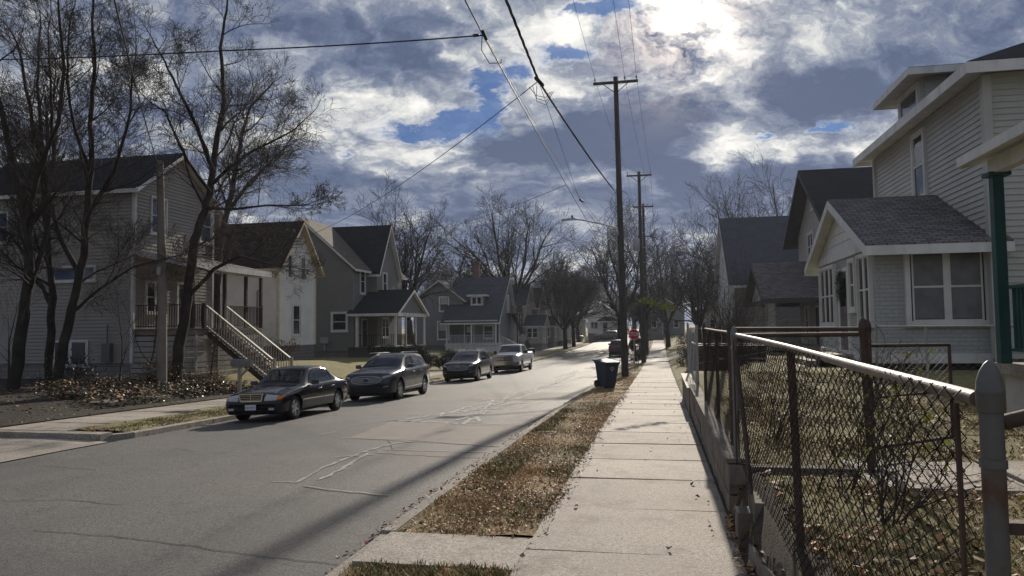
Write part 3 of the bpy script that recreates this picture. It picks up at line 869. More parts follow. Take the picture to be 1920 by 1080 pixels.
def door(parent, c, n, w, h, frame_m, leaf_m, pane_m=None, name='door'):
    c, n = V(c), V(n); t = V((0, 0, 1)).cross(n).normalized(); z = V((0, 0, 1)); b = MB()
    b.obox(c + n * .025, t, n, w / 2, .025, h / 2)
    for k in (-.25, .25):
        for j in (-.3, .05): b.obox(c + n * .055 + t * w * k + z * h * (j - .02), t, n, w * .17, .006, h * .13)
    o = b.build(name, leaf_m, parent)
    q = MB()
    for s in (-1, 1): q.obox(c + n * .035 + t * s * (w / 2 + .06), t, n, .06, .035, h / 2 + .12)
    q.obox(c + n * .035 + z * (h / 2 + .06), t, n, w / 2 - .001, .035, .06); q.build('door_frame', frame_m, o)
    if pane_m:
        p = MB(); p.obox(c + n * .056 + z * h * .24, t, n, w * .33, .008, h * .17); p.build('pane', pane_m, o)
    k = MB(True); k.tube([c + n * .05 + t * w * .38 - z * .05, c + n * .11 + t * w * .38 - z * .05], .02, 6); k.build('handle', mat('brass', (.4, .3, .12), .3, metal=1), o)
    return o


def railing(parent, p, q, h, mtl, gap=.12, post=.09, rail=(.09, .04), bal=.03, ends=(1, 1), name='railing', low=.1):
    """baluster railing from p to q (3-D, may slope)"""
    p, q = V(p), V(q); b = MB(); L = (q - p).length; z = V((0, 0, 1))
    b.beam(p + z * h, q + z * h, rail[0], rail[1]); b.beam(p + z * low, q + z * low, rail[0] * .6, rail[1])
    n = max(2, int(L / gap))
    for k in range(1, n):
        c = p.lerp(q, k / n); b.beam(c + z * (low + .02), c + z * (h - .02), bal, bal, up=V((0, 1, 0)))
    for e, c in zip(ends, (p, q)):
        if e: b.beam(c - z * .02, c + z * (h + .08), post, post, up=V((0, 1, 0)))
    return b.build(name, mtl, parent)


def column(parent, x, y, z0_, z1_, mtl, w=.12, round_=False, name='column', cap=True):
    b = MB(round_)
    if round_:
        b.lathe([(w * .62, 0), (w * .62, .06), (w * .5, .08), (w * .42, z1_ - z0_ - .12), (w * .6, z1_ - z0_ - .06), (w * .6, z1_ - z0_)], (x, y, z0_), n=12, cap=True)
    else:
        b.box((x - w / 2, y - w / 2, z0_), (x + w / 2, y + w / 2, z1_))
        if cap:
            b.box((x - w * .65, y - w * .65, z0_ + .001), (x + w * .65, y + w * .65, z0_ + .12)); b.box((x - w * .65, y - w * .65, z1_ - .1), (x + w * .65, y + w * .65, z1_ - .001))
    return b.build(name, mtl, parent)


WHITE = mat('white_trim', (.62, .62, .60), .55, .08, 3, extra=lambda t, co, c: grime(t, co, c, .3))
BEIGE_SIDE = mat('beige_siding', (.31, .29, .27), .6, .06, 1.2, extra=lambda t, co, c: mottle(t, co, c))
WHITE_SIDE = mat('white_siding', (.74, .73, .70), .6, .06, 1.2, extra=lambda t, co, c: mottle(t, co, c))
GREY_SIDE = mat('grey_siding', (.205, .20, .185), .6, .06, 1.2, extra=lambda t, co, c: mottle(t, co, c))
LGREY_SIDE = mat('light_grey_siding', (.185, .19, .20), .6, .06, 1.2, extra=lambda t, co, c: mottle(t, co, c))
CREAM_SIDE = mat('cream_siding', (.43, .43, .395), .5, .05, 1.2, extra=lambda t, co, c: mottle(t, co, c))
TAN_SIDE = mat('tan_siding', (.40, .37, .33), .6, .06, 1.2, extra=lambda t, co, c: mottle(t, co, c))
SH_DARK = brickmat('dark_shingles', (.018, .020, .026), (.028, .030, .036), (.012, .012, .014), .30, .14, .012)
SH_MAROON = brickmat('maroon_shingles', (.022, .015, .015), (.031, .020, .019), (.018, .012, .012), .30, .14, .012)
SH_BROWN = brickmat('brown_shingles', (.115, .100, .085), (.165, .14, .12), (.03, .026, .022), .30, .14, .012)
SH_GREY = brickmat('grey_shingles', (.105, .10, .105), (.20, .18, .185), (.035, .033, .036), .32, .14, .014, bump=.9)
SH_SLATE = brickmat('slate_shingles', (.055, .062, .075), (.075, .082, .096), (.02, .022, .028), .30, .14, .012)
BRICK_W = brickmat('painted_brick', (.36, .38, .385), (.39, .41, .41), (.29, .305, .31), .30, .105, .010, rough=.7, bump=.9, grit=30, blotch=.1)
BLOCK = brickmat('block_foundation', (.19, .18, .17), (.23, .22, .205), (.10, .095, .09), .40, .20, .012)
GLASS = glass_mat(); GLASSB = glass_mat('blue_glass', (.02, .035, .075)); GLASSD = glass_mat('dim_glass', (.035, .035, .038), .12)
CURT = mat('curtain_cloth', (.36, .355, .34), .5, .15, 8, coat=.6)
WOOD_GREY = mat('weathered_wood', (.22, .195, .165), .85, .25, 4, .6, 50, extra=lambda t, co, c: grime(t, co, c, .5, 1.5))
WOOD_DK = mat('dark_wood', (.06, .042, .034), .8, .25, 4, .4, 50)
WOOD_BR = mat('brown_stain_wood', (.05, .034, .028), .7, .2, 4)
X_, Y_ = V((1, 0, 0)), V((0, 1, 0))

# ============================================================ left side of the street
# ---- beige house with the raised deck
h = thing('beige_house', 'beige sided two storey house with raised wooden porch behind the bare trees, on the left', 'house', (-25, 30, 0))
zb, ze, zr = .55, 8.15, 10.1
walls(h, BEIGE_SIDE, -31, -22, 27.75, 33.4, zb, ze, 'x', 30.6, zr, .155, .042)
foundation(h, BLOCK, -31, -22, 27.75, 33.4, -.6, zb)
gable_roof(h, SH_DARK, WHITE, -31, -22, 27.75, 33.4, ze, zr, 'x', 30.6, .35, .4)
corner_boards(h, WHITE, [(-22, 27.75, zb, ze - .15), (-22, 33.4, zb, ze - .15)], .10)
b = MB(True); b.tube([(-21.6, 27.4, 8.0), (-21.8, 27.6, 7.75), (-21.93, 27.66, 7.6), (-21.93, 27.66, .6)], .045, 8); b.build('downspout', WHITE, h)
window(h, (-22, 29.25, 7.05), X_, .95, 1.55, WHITE, GLASSB, .08)
window(h, (-22, 32.75, 7.05), X_, .85, 1.55, WHITE, GLASSB, .08)
window(h, (-24.9, 27.75, 4.42), -Y_, 2.1, .55, WHITE, GLASSB, .07, mid=False)
window(h, (-25.0, 27.75, .98), -Y_, 1.7, 1.0, WHITE, GLASSB, .07, mid=False, cols=2, label='two-pane basement window')
window(h, (-28.8, 27.75, 6.6), -Y_, .9, 1.3, WHITE, GLASSB, .07)
window(h, (-22, 29.1, 3.4), X_, 1.2, 1.3, WHITE, GLASS, .08, cols=2)
door(h, (-22, 31.2, 3.05), X_, .95, 2.05, WHITE, mat('storm_door', (.10, .09, .085), .6), GLASS)
# porch: deck, slatted skirt, posts, shed roof
b = MB()
for k in range(24):
    b.box((-21.95, 27.75 + k * .235, 1.95), (-19.15, 27.75 + k * .235 + .22, 2.0))
b.box((-21.9, 27.78, 1.74), (-19.18, 33.35, 1.93))
b.build('porch_deck', WOOD_GREY, h)
b = MB(); SK = mat('skirt_boards', (.33, .315, .295), .8, .12, 3, extra=lambda t, co, c: grime(t, co, c, .35))
for k in range(9):
    z = -.32 + k * .225; b.box((-19.14, 27.74, z), (-19.1, 33.38, z + .185)); b.box((-22.0, 27.69, z + .001), (-19.14, 27.73, z + .186))
for y in (27.9, 29.5, 31.4, 33.2): b.box((-19.1, y - .06, -.5), (-19.06, y + .06, 1.74))
b.build('porch_skirt', SK, h)
for y in (27.85, 30.2, 31.95, 33.3): column(h, -19.25, y, 2.0, 4.65, WOOD_BR, .13, cap=False, name='porch_post')
b = MB(); b.hexa([(-22.0, 27.5, 5.3), (-18.9, 27.5, 4.66), (-18.9, 33.6, 4.66), (-22.0, 33.6, 5.3)], [(-22.0, 27.5, 5.42), (-18.9, 27.5, 4.78), (-18.9, 33.6, 4.78), (-22.0, 33.6, 5.42)])
o = b.build('porch_roof', SH_BROWN, h)
b = MB(); b.box((-18.9, 27.47, 4.5), (-18.86, 33.63, 4.76)); b.hexa([(-22, 27.44, 5.16), (-18.9, 27.44, 4.5), (-18.9, 27.49, 4.5), (-22, 27.49, 5.16)], [(-22, 27.44, 5.4), (-18.9, 27.44, 4.76), (-18.9, 27.49, 4.76), (-22, 27.49, 5.4)])
b.box((-19.4, 27.8, 4.45), (-19.1, 33.4, 4.62)); b.build('fascia', WHITE, o)
railing(h, (-19.2, 27.85, 2.0), (-19.2, 28.55, 2.0), 1.0, WOOD_BR); railing(h, (-19.2, 30.1, 2.0), (-19.2, 33.3, 2.0), 1.0, WOOD_BR); railing(h, (-21.9, 27.82, 2.0), (-19.2, 27.82, 2.0), 1.0, WOOD_BR, ends=(0, 0))
RAILW = mat('rail_wood', (.30, .265, .22), .6, .15, 3, spec=.5)
for y in (28.6, 30.1): railing(h, (-19.1, y, 2.0), (-15.9, y, -.38), .98, RAILW, gap=.15, post=.1, rail=(.14, .045), name='stair_railing')
b = MB(); nst = 13
for k in range(nst):
    x = -19.05 + k * 3.1 / nst; z = 2.0 - (k + 1) * 2.38 / nst
    b.box((x, 28.65, z - .04), (x + .27, 30.05, z)); b.box((x + .005, 28.7, z + .001), (x + .025, 30.0, z + .14))
for y in (28.66, 30.0): b.hexa([(-19.05, y, 1.62), (-15.95, y, -.74), (-15.95, y + .04, -.74), (-19.05, y + .04, 1.62)], [(-19.05, y, 1.9), (-15.95, y, -.46), (-15.95, y + .04, -.46), (-19.05, y + .04, 1.9)])
b.build('stairs', WOOD_DK, h)
b = MB(); b.box((-23.3, 27.5, .6), (-22.9, 27.74, 1.4)); b.tube([(-23.1, 27.6, 1.4), (-23.1, 27.6, 2.2)], .03, 6); b.build('meter_box', mat('meter_grey', (.12, .12, .12), .6), h)

# ---- white house with the maroon roof
h = thing('white_house', 'narrow white sided house with dark maroon roof and steep gable, second on the left', 'house', (-26, 42, 0))
zb = .95
walls(h, WHITE_SIDE, -32, -22, 40.0, 44.7, zb, 5.95, 'x', 42.35, 8.55, .15, .042)
foundation(h, BLOCK, -32, -22, 40.0, 44.7, -.6, zb)
gable_roof(h, SH_MAROON, mat('tan_trim', (.46, .38, .26), .6), -32, -22, 40.0, 44.7, 5.95, 8.55, 'x', 42.35, .45, .45)
corner_boards(h, mat('cream_trim', (.55, .5, .38), .6), [(-22, 40, zb, 5.8), (-22, 44.7, zb, 5.8)], .1)
for y, z, w, hh in ((42.1, 2.5, .85, 1.75), (41.25, 5.75, .5, 1.35), (42.95, 5.75, .55, 1.35)): window(h, (-22, y, z), X_, w, hh, WHITE, GLASS, .11)
b = MB(True); b.tube([(-23.1, 39.93, 4.3), (-23.3, 39.9, 4.2), (-23.3, 39.9, 1.2)], .035, 6); b.box((-24.3, 39.8, 1.0), (-23.6, 39.95, 1.75)); b.build('meter_box', mat('meter_grey', (.12, .12, .12)), h)
b = MB(); b.box((-27.9, 42.0, 8.2), (-27.2, 42.7, 9.35)); b.build('chimney', brickmat('red_brick', (.16, .07, .05), (.12, .055, .04), (.2, .19, .17), .22, .075, .01), h)

# ---- grey house with the gabled porch
h = thing('grey_house', 'dark grey sided house with cross gables and a white columned gabled porch', 'house', (-25, 53, 0))
zb = .35
walls(h, GREY_SIDE, -30, -21.75, 50.2, 60.5, zb, 6.55, 'y', -25.8, 10.1, .16, .042)
foundation(h, BLOCK, -30, -21.75, 50.2, 60.5, -1, zb)
gable_roof(h, SH_BROWN, WHITE, -30, -21.75, 50.2, 60.5, 6.55, 10.1, 'y', -25.8, .4, .35)
walls(h, GREY_SIDE, -22, -21.0, 53.0, 57.4, zb, 6.45, 'x', 55.2, 10.0, .16, .042, sides='FNS')
gable_roof(h, SH_DARK, WHITE, -25.6, -21.0, 53.0, 57.4, 6.45, 10.0, 'x', 55.2, .3, .35)
corner_boards(h, GREY_SIDE, [(-21.75, 50.2, zb, 6.4), (-21, 53, zb, 6.3), (-21, 57.4, zb, 6.3)], .1)
window(h, (-22.75, 50.2, 2.45), -Y_, 1.05, 1.2, WHITE, GLASS, .13)
window(h, (-21.75, 51.9, 5.45), X_, .8, 1.7, WHITE, GLASS, .1); window(h, (-21, 54.5, 5.45), X_, .75, 1.5, WHITE, GLASS, .1)
window(h, (-21, 55.2, 8.5), X_, .4, .5, GREY_SIDE, GLASS, .06, mid=False, sill=False)
window(h, (-21.0, 54.6, 2.0), X_, 1.3, 1.4, WHITE, GLASS, .1, cols=2)
door(h, (-21.75, 52.3, 1.55), X_, .9, 2.05, WHITE, mat('dark_door', (.04, .04, .045), .5), GLASS)
b = MB(); b.box((-22.0, 49.9, .5), (-18.3, 56.6, .62)); b.box((-22.0, 50.0, -.8), (-18.4, 56.5, .5)); b.build('porch_floor', mat('porch_grey', (.10, .095, .09), .8), h)
for y in (49.95, 52.1, 54.3, 56.45): column(h, -18.4, y, .62, 2.85, WHITE, .14)
column(h, -21.3, 49.95, .62, 2.85, WHITE, .18)
b = MB(); b.box((-21.7, 49.85, 2.8), (-18.25, 50.03, 3.06)); b.box((-18.5, 50.03, 2.8), (-18.25, 56.6, 3.06)); b.box((-21.7, 56.42, 2.8), (-18.5, 56.6, 3.06)); b.build('porch_beam', WHITE, h)
walls(h, GREY_SIDE, -21.6, -18.4, 50.0, 56.5, 3.07, 3.1, 'x', 53.25, 4.75, .1, sides='F', name='porch_gable')
gable_roof(h, SH_DARK, WHITE, -21.7, -18.4, 50.0, 56.5, 3.1, 4.75, 'x', 53.25, .3, .3, name='porch_roof')
railing(h, (-21.2, 49.97, .62), (-18.4, 49.97, .62), .85, WOOD_DK, .16, ends=(0, 0)); railing(h, (-18.4, 50.0, .62), (-18.4, 54.3, .62), .85, WOOD_DK, .16, ends=(0, 0))
b = MB(); b.box((-24.2, 50.02, .9), (-23.6, 50.17, 1.35)); b.box((-23.95, 50.1, 1.3), (-23.85, 50.16, .4)); b.build('meter_box', mat('meter_pale', (.35, .35, .35)), h)

# ---- light grey corner house
h = thing('corner_house', 'light grey house with steep slate roof, small dormer, brick chimney and white railed porch', 'house', (-20, 84, 0))
zb = .0
walls(h, LGREY_SIDE, -23.3, -17.3, 80.3, 88.0, zb, 3.0, 'x', 84.2, 7.6, .2)
foundation(h, BLOCK, -27.5, -17.3, 80.5, 88, -1.5, zb)
gable_roof(h, SH_SLATE, WHITE, -23.2, -17.3, 78.3, 88.0, 2.75, 7.75, 'x', 84.2, .4, .35)
walls(h, LGREY_SIDE, -27.4, -21.6, 80.3, 88, zb, 5.2, 'y', -24.3, 7.3, .2)
gable_roof(h, SH_SLATE, WHITE, -27.4, -21.6, 80.3, 88, 5.2, 7.3, 'y', -24.3, .4, .4)
window(h, (-23.9, 80.3, 1.7), -Y_, 1.2, 1.9, WHITE, GLASSD, .13, curtain=(CURT, (.1, .9, .5, 1))); window(h, (-23.8, 80.3, 4.65), -Y_, .95, 1.5, WHITE, GLASSD, .12, curtain=(CURT, (.1, .9, .5, 1)))
# dormer
dm = MB(); dm.box((-20.75, 80.1, 4.3), (-19.15, 82.3, 5.55)); dm = dm.build('dormer', LGREY_SIDE, h)
window(dm, (-19.95, 80.1, 4.95), -Y_, 1.1, .75, WHITE, GLASSD, .12, cols=2, mid=False)
hip_roof(dm, SH_SLATE, WHITE, -20.75, -19.15, 80.1, 82.6, 5.55, 6.15, .3, 'y', name='dormer_roof')
b = MB(); b.box((-21.3, 84.0, 7.4), (-20.65, 84.6, 9.4)); b.box((-21.4, 83.9, 9.4), (-20.55, 84.7, 9.7)); b.build('chimney', MATS['red_brick'], h)
# porch under the roof, facing the side street
b = MB(); b.box((-23.1, 77.9, .05), (-17.2, 80.3, .2)); b.box((-23.0, 78.0, -1.3), (-17.3, 80.3, .05)); b.build('porch_floor', WHITE, h)
for x in (-22.9, -20.1, -17.4): column(h, x, 78.15, .2, 2.65, WHITE, .16)
column(h, -17.4, 80.1, .2, 2.65, WHITE, .16)
b = MB(); b.box((-23.1, 78.02, 2.5), (-17.2, 78.26, 2.75)); b.build('porch_beam', WHITE, h)
railing(h, (-22.8, 78.15, .2), (-20.2, 78.15, .2), .95, WHITE, .15, ends=(0, 0)); railing(h, (-20.0, 78.15, .2), (-17.5, 78.15, .2), .95, WHITE, .15, ends=(0, 0)); railing(h, (-17.2, 78.6, .2), (-15.2, 78.6, -.8), .95, WHITE, .15, ends=(0, 1), name='stair_railing')
door(h, (-20.9, 80.3, 1.25), -Y_, .95, 2.05, WHITE, MATS['dark_door'], CURT); window(h, (-18.7, 80.3, 1.45), -Y_, 1.0, 1.3, WHITE, GLASSD, .1)
# outside stair up to the gable door
b = MB()
for k in range(16):
    t = k / 15; y = 88.0 - 0 * t; z = 3.6 - t * 4.0; x = -17.0 + t * 1.9; b.box((x, 85.2, z - .05), (x + .3, 86.4, z))
for y in (85.15, 86.4): b.beam((-17.0, y, 3.5), (-15.0, y, -.6), .05, .28); b.beam((-17.0, y, 4.5), (-15.0, y, .4), .07, .07)
b.box((-17.28, 83.2, 3.4), (-15.9, 86.4, 3.55))
for (x, y) in ((-16, 83.3), (-16, 86.3), (-16, 84.8)): b.box((x - .06, y - .06, -1), (x + .06, y + .06, 4.6))
b.build('outside_stairs', WOOD_DK, h); railing(h, (-15.95, 83.2, 3.55), (-15.95, 86.4, 3.55), 1.0, WOOD_DK, .18, ends=(0, 0))
door(h, (-17.3, 84.3, 4.6), X_, .9, 2.0, WHITE, mat('pale_door', (.4, .4, .4)))

# ---- the row of gabled houses further down
GR = 'gabled houses in the row beyond the corner house'
for k, (s, lab, mw, l) in enumerate([(99.2, 'tan gabled house just past the corner house', TAN_SIDE, -17.6), (109.4, 'second gabled house past the corner house, grey', LGREY_SIDE, -17.5), (118, 'third gabled house past the corner house, pale walls', WHITE_SIDE, -17.4), (127, 'farthest gabled house of the left row, beside the street trees', TAN_SIDE, -17.6)]):
    h = thing('gabled_house', lab, 'house', (l, s, 0), 0, GR)
    walls(h, mw, l - 8, l, s - 3.6, s + 3.4, -.2, 5.0 - k * .05, 'x', s, 7.75, .25)
    foundation(h, BLOCK, l - 8, l, s - 3.6, s + 3.4, -1.6, -.2)
    gable_roof(h, SH_SLATE if k % 2 == 0 else SH_DARK, WHITE, l - 8, l, s - 3.6, s + 3.4, 5.0 - k * .05, 7.75, 'x', s, .4, .5)
    window(h, (l, s - 1.5, 4.2), X_, .9, 1.4, WHITE, GLASSD, .12); window(h, (l, s + 1.2, 4.2), X_, .9, 1.4, WHITE, GLASSD, .12)
    window(h, (l - 2.2, s - 3.6, 3.9), -Y_, .9, 1.4, WHITE, GLASSD, .12); window(h, (l - 2, s - 3.6, .9), -Y_, .9, 1.4, WHITE, GLASSD, .12)
    # closed porch with a gable of its own
    walls(h, mw, l + .02, l + 2.5, s - 3.4, s + 1.2, -.2, 2.2, 'x', s - 1.1, 3.45, .25, name='porch_wall')
    foundation(h, BLOCK, l + .02, l + 2.5, s - 3.4, s + 1.2, -1.6, -.2, 'porch_foundation')
    gable_roof(h, SH_SLATE, WHITE, l + .02, l + 2.5, s - 3.4, s + 1.2, 2.2, 3.45, 'x', s - 1.1, .3, .35, name='porch_roof')
    window(h, (l + 1.2, s - 3.4, 1.2), -Y_, 1.4, 1.2, WHITE, GLASSD, .1, cols=2); window(h, (l + 2.5, s - 2.3, 1.2), X_, 1.0, 1.3, WHITE, GLASSD, .1)
    door(h, (l + 2.5, s - .2, .85), X_, .9, 2.0, WHITE, MATS['dark_door'])

# ---- far cross street houses
h = thing('far_white_house', 'white house with dark roofed porch facing us at the far end of the street', 'house', (-11.5, 152, 0))
walls(h, WHITE_SIDE, -14.5, -8.4, 152, 160, .6, 4.2, 'y', -11.4, 6.6, .25); foundation(h, BLOCK, -14.5, -8.4, 152, 160, -1, .6)
gable_roof(h, SH_GREY, WHITE, -14.5, -8.4, 152, 160, 4.2, 6.6, 'y', -11.4, .5, .4)
window(h, (-13.2, 152, 2.2), -Y_, 1.3, 1.3, WHITE, GLASS, .1, cols=2); door(h, (-10.9, 152, 1.7), -Y_, .9, 2, WHITE, MATS['dark_door'])
b = MB(); b.box((-12.4, 149.6, .5), (-8.2, 152, .65)); b.build('porch_floor', WHITE, h)
for x in (-12.2, -10.3, -8.4): column(h, x, 149.8, .65, 2.9, WHITE, .16)
railing(h, (-12.2, 149.8, .65), (-10.6, 149.8, .65), .9, WHITE, .2); hip_roof(h, SH_DARK, WHITE, -12.3, -8.3, 149.7, 152, 2.95, 3.9, .3, 'x', name='porch_roof')
for (x0_, x1_, y, lab, mm, zt, nm) in [(-2.6, 4.8, 150, 'plain grey house end-on behind the stop sign trees at the far end of the sidewalk', LGREY_SIDE, 5.0, 'far_grey_house'), (8, 15, 140, 'pale distant house with white porch rail behind the hazy bushes on the right', TAN_SIDE, 4.6, 'far_tan_house'), (-33, -25, 158, 'distant pale house left of the far cross street cars', TAN_SIDE, 4.6, 'far_pale_house'), (-22.5, -17, 165, 'small grey distant house between the street trees', GREY_SIDE, 4.0, 'far_small_house')]:
    h = thing(nm, lab, 'house', (x0_, y, 0)); rm = (x0_ + x1_) / 2
    walls(h, mm, x0_, x1_, y, y + 8, .3, zt, 'y', rm, zt + 2.4, .25); foundation(h, BLOCK, x0_, x1_, y, y + 8, -1.5, .3); gable_roof(h, SH_DARK, WHITE, x0_, x1_, y, y + 8, zt, zt + 2.4, 'y', rm, .4, .4)
    window(h, (x0_ + 1.5, y, 2.3), -Y_, .9, 1.4, WHITE, GLASS, .1); window(h, (x1_ - 1.6, y, 2.3), -Y_, .9, 1.4, WHITE, GLASS, .1); door(h, (rm, y, 1.35), -Y_, .9, 2, WHITE, MATS['dark_door'])

# ============================================================ right side of the street
# ---- cream house with the brick sun porch
h = thing('cream_house', 'tall cream sided house with hip roof, dormer and enclosed painted brick sun porch', 'house', (12, 24, 0))
zb = .95
walls(h, CREAM_SIDE, 8.1, 17.5, 20.15, 29.7, zb, 8.05, None, row=.155, dep=.03, sides='FBNS')
foundation(h, BLOCK, 8.1, 17.5, 20.15, 29.7, -.2, zb)
hip_roof(h, SH_DARK, WHITE, 8.1, 17.5, 20.15, 29.7, 8.1, 10.9, .62, 'x', fas=.26)
corner_boards(h, CREAM_SIDE, [(8.1, 20.15, zb, 8.0), (8.1, 29.7, zb, 8.0)], .16)
window(h, (8.1, 24.9, 6.75), -X_, .95, 1.9, WHITE, GLASS, .13, curtain=(CURT, (.05, .95, .52, .85)))
window(h, (12.5, 20.15, 6.4), -Y_, .95, 1.6, WHITE, GLASS, .12)
window(h, (12.5, 20.15, 2.9), -Y_, .95, 1.6, WHITE, GLASS, .12)
dm = MB(); D0, D1, DX = 25.1, 27.7, 8.35
siding(dm, (DX, 0, 0), Y_, -X_, [(D0, 8.3), (D1, 8.3), (D1, 9.62), (D0, 9.62)], .12, .018); siding(dm, (0, D0, 0), X_, -Y_, [(DX, 8.3), (11.5, 8.3), (11.5, 9.62), (DX, 9.62)], .12, .018); siding(dm, (0, D1, 0), X_, Y_, [(DX, 8.3), (11.5, 8.3), (11.5, 9.62), (DX, 9.62)], .12, .018)
dm = dm.build('dormer', CREAM_SIDE, h)
window(dm, (DX, 26.4, 9.05), -X_, 1.7, .8, WHITE, GLASSD, .14, mid=False, sill=False)
hip_roof(dm, SH_DARK, WHITE, DX, 11.8, D0, D1, 9.66, 10.25, .62, 'x', fas=.2, name='dormer_roof')
# the sun porch
px0, py0, py1, pb, pe, pr_ = 5.45, 20.45, 27.05, .85, 4.02, 5.52
ym = (py0 + py1) / 2
b = MB()
b.box((px0, py0, pb), (8.1, py0 + .2, pe - .02)); b.box((px0, py1 - .2, pb), (8.1, py1, pe - .02)); b.box((px0, py0 + .2, pb), (px0 + .2, py1 - .2, pe - .02))
sp = b.build('sun_porch', BRICK_W, h)
b = MB(); siding(b, (px0 - .01, 0, 0), Y_, -X_, [(py0, pe - .02), (py1, pe - .02), (ym, pr_ - .1)], .3, .03); b.build('gable_boards', WHITE, sp)
b = MB(); b.box((px0 - .06, py0 - .06, pb - .02), (8.1, py0, pb + .22)); b.box((px0 - .06, py0 - .06, pb - .021), (px0, py1, pb + .22)); b.box((px0 - .07, py0 - .03, pe - .22), (px0 - .001, py1 + .03, pe + .02)); b.build('trim_board', WHITE, sp)
b = MB(); b.box((px0 + .05, py0 + .05, -.2), (8.0, py1 - .05, pb - .03)); b.build('foundation', mat('dark_lattice', (.03, .028, .026), .9, .4, 6), sp)
gable_roof(sp, SH_GREY, WHITE, px0, 8.08, py0, py1, pe, pr_, 'x', ym, .62, .36, .08, fas=.24)
window(sp, (7.12, py0, 2.76), -Y_, 1.72, 1.72, WHITE, GLASSD, .12, cols=2, curtain=(mat('porch_interior', (.15, .15, .155), .35, .2, 3, coat=.8), (.03, .97, .03, .97)), label='double sash window in the painted brick side wall')
window(sp, (px0, 25.7, 2.75), -X_, 1.95, 1.75, WHITE, GLASSD, .1, cols=3)
window(sp, (px0, 21.25, 2.75), -X_, 1.1, 1.75, WHITE, GLASSD, .1, cols=2)
window(sp, (px0, 22.45, 2.95), -X_, .55, 1.3, WHITE, GLASSD, .1)
do = door(sp, (px0, 23.6, 2.2), -X_, .95, 2.4, WHITE, mat('porch_door', (.12, .11, .12), .5), GLASS)
b = MB()
for k in range(4): b.box((4.45 - k * .3, 22.6, .2), (px0 - .03, 24.6, .98 - k * .17))
b.build('steps', M_CONC, sp)
# wreath on the door
b = MB(); q = random.Random(3)
for k in range(1500):
    a = q.uniform(0, 6.28); rr = .27 + q.gauss(0, .075); cx = V((px0 - .14 + q.gauss(0, .04), 23.6 + math.cos(a) * rr, 3.0 + math.sin(a) * rr * 1.25)); dd = V((q.gauss(0, 1), q.gauss(0, 1), q.gauss(0, 1))).normalized() * .06; e = dd.orthogonal().normalized() * .008
    b.face([cx - e, cx + e, cx + dd])
tag(b.build('door_wreath', mat('pine_needles', (.02, .03, .016), .8, .4, 20), uv=False), 'dark evergreen wreath hanging on the sun porch door', 'wreath')

# ---- dark gabled house beyond
h = thing('gabled_grey_house', 'grey house with wide dark overhanging gable just beyond the cream house', 'house', (13, 43.5, 0))
walls(h, TAN_SIDE, 8.6, 17, 38.5, 48.6, .7, 7.2, 'x', 43.5, 10.35, .16); foundation(h, BLOCK, 8.6, 17, 38.5, 48.6, -.6, .7)
gable_roof(h, SH_DARK, mat('dark_trim', (.05, .05, .055), .7), 8.6, 17, 38.5, 48.6, 7.2, 10.35, 'x', 43.5, .65, .8, .12, fas=.25)
window(h, (8.6, 44.6, 6.3), -X_, 1.5, 1.4, WHITE, GLASSD, .12, cols=2); window(h, (8.6, 43.6, 8.7), -X_, .7, .7, WHITE, GLASSD, .1, cols=2, mid=False); window(h, (8.6, 40.6, 6.3), -X_, 1, 1.4, WHITE, GLASSD, .12)
window(h, (8.6, 46.3, 2.1), -X_, .8, 1.5, WHITE, GLASSD, .12); door(h, (8.6, 43.4, 1.75), -X_, .95, 2.05, WHITE, MATS['dark_door'])
b = MB(); b.box((5.6, 40.8, .5), (8.6, 49.0, .68)); b.build('porch_floor', M_CONC, h)
for y in (40.95, 42.0, 46.2, 48.8): column(h, 5.8, y, .68, 3.1, mat('porch_stone', (.33, .32, .30), .8, .15), .32, cap=False)
b = MB(); b.box((5.65, 40.85, 3.0), (5.95, 48.95, 3.25)); b.box((5.95, 40.85, 3.0), (8.6, 41.1, 3.25)); b.build('porch_beam', MATS['dark_trim'], h)
siding(bb := MB(), (5.75, 0, 0), Y_, -X_, [(40.9, 3.25), (48.9, 3.25), (44.9, 5.1)], .14); bb.build('porch_gable', TAN_SIDE, h)
gable_roof(h, SH_GREY, MATS['dark_trim'], 5.75, 8.58, 41.2, 48.6, 3.4, 5.35, 'x', 44.9, .5, .45, .1, fas=.22, name='porch_roof')

# ---- slate roofed house
h = thing('slate_roofed_house', 'white fronted house with tall plain slate roof, farthest of the three on the right', 'house', (8, 58, 0))
walls(h, LGREY_SIDE, 4.9, 13, 51.9, 65, .4, 4.75, 'x', 58.5, 9.95, .16, sides='NSB'); walls(h, TAN_SIDE, 4.9, 13, 51.9, 65, .4, 4.75, 'x', 58.5, 9.95, .16, sides='F')
siding(bb := MB(), (4.895, 0, 0), Y_, -X_, profile(51.9, 65, .4, 4.75, 58.5, 9.95), .16); bb.build('wall', WHITE_SIDE, h)
foundation(h, BLOCK, 4.9, 13, 51.9, 65, -1.2, .4)
gable_roof(h, SH_SLATE, WHITE, 4.9, 13, 51.9, 65, 4.75, 9.95, 'x', 58.5, .35, .3)
corner_boards(h, WHITE, [(4.9, 51.9, .4, 4.6)], .15); door(h, (4.88, 59.8, 1.6), -X_, 1.1, 2.2, WHITE, mat('green_door', (.03, .05, .045), .5)); window(h, (4.88, 58, 6.2), -X_, .9, 1.5, WHITE, GLASSD, .12); window(h, (4.88, 55, 2.4), -X_, .9, 1.5, WHITE, GLASSD, .12)

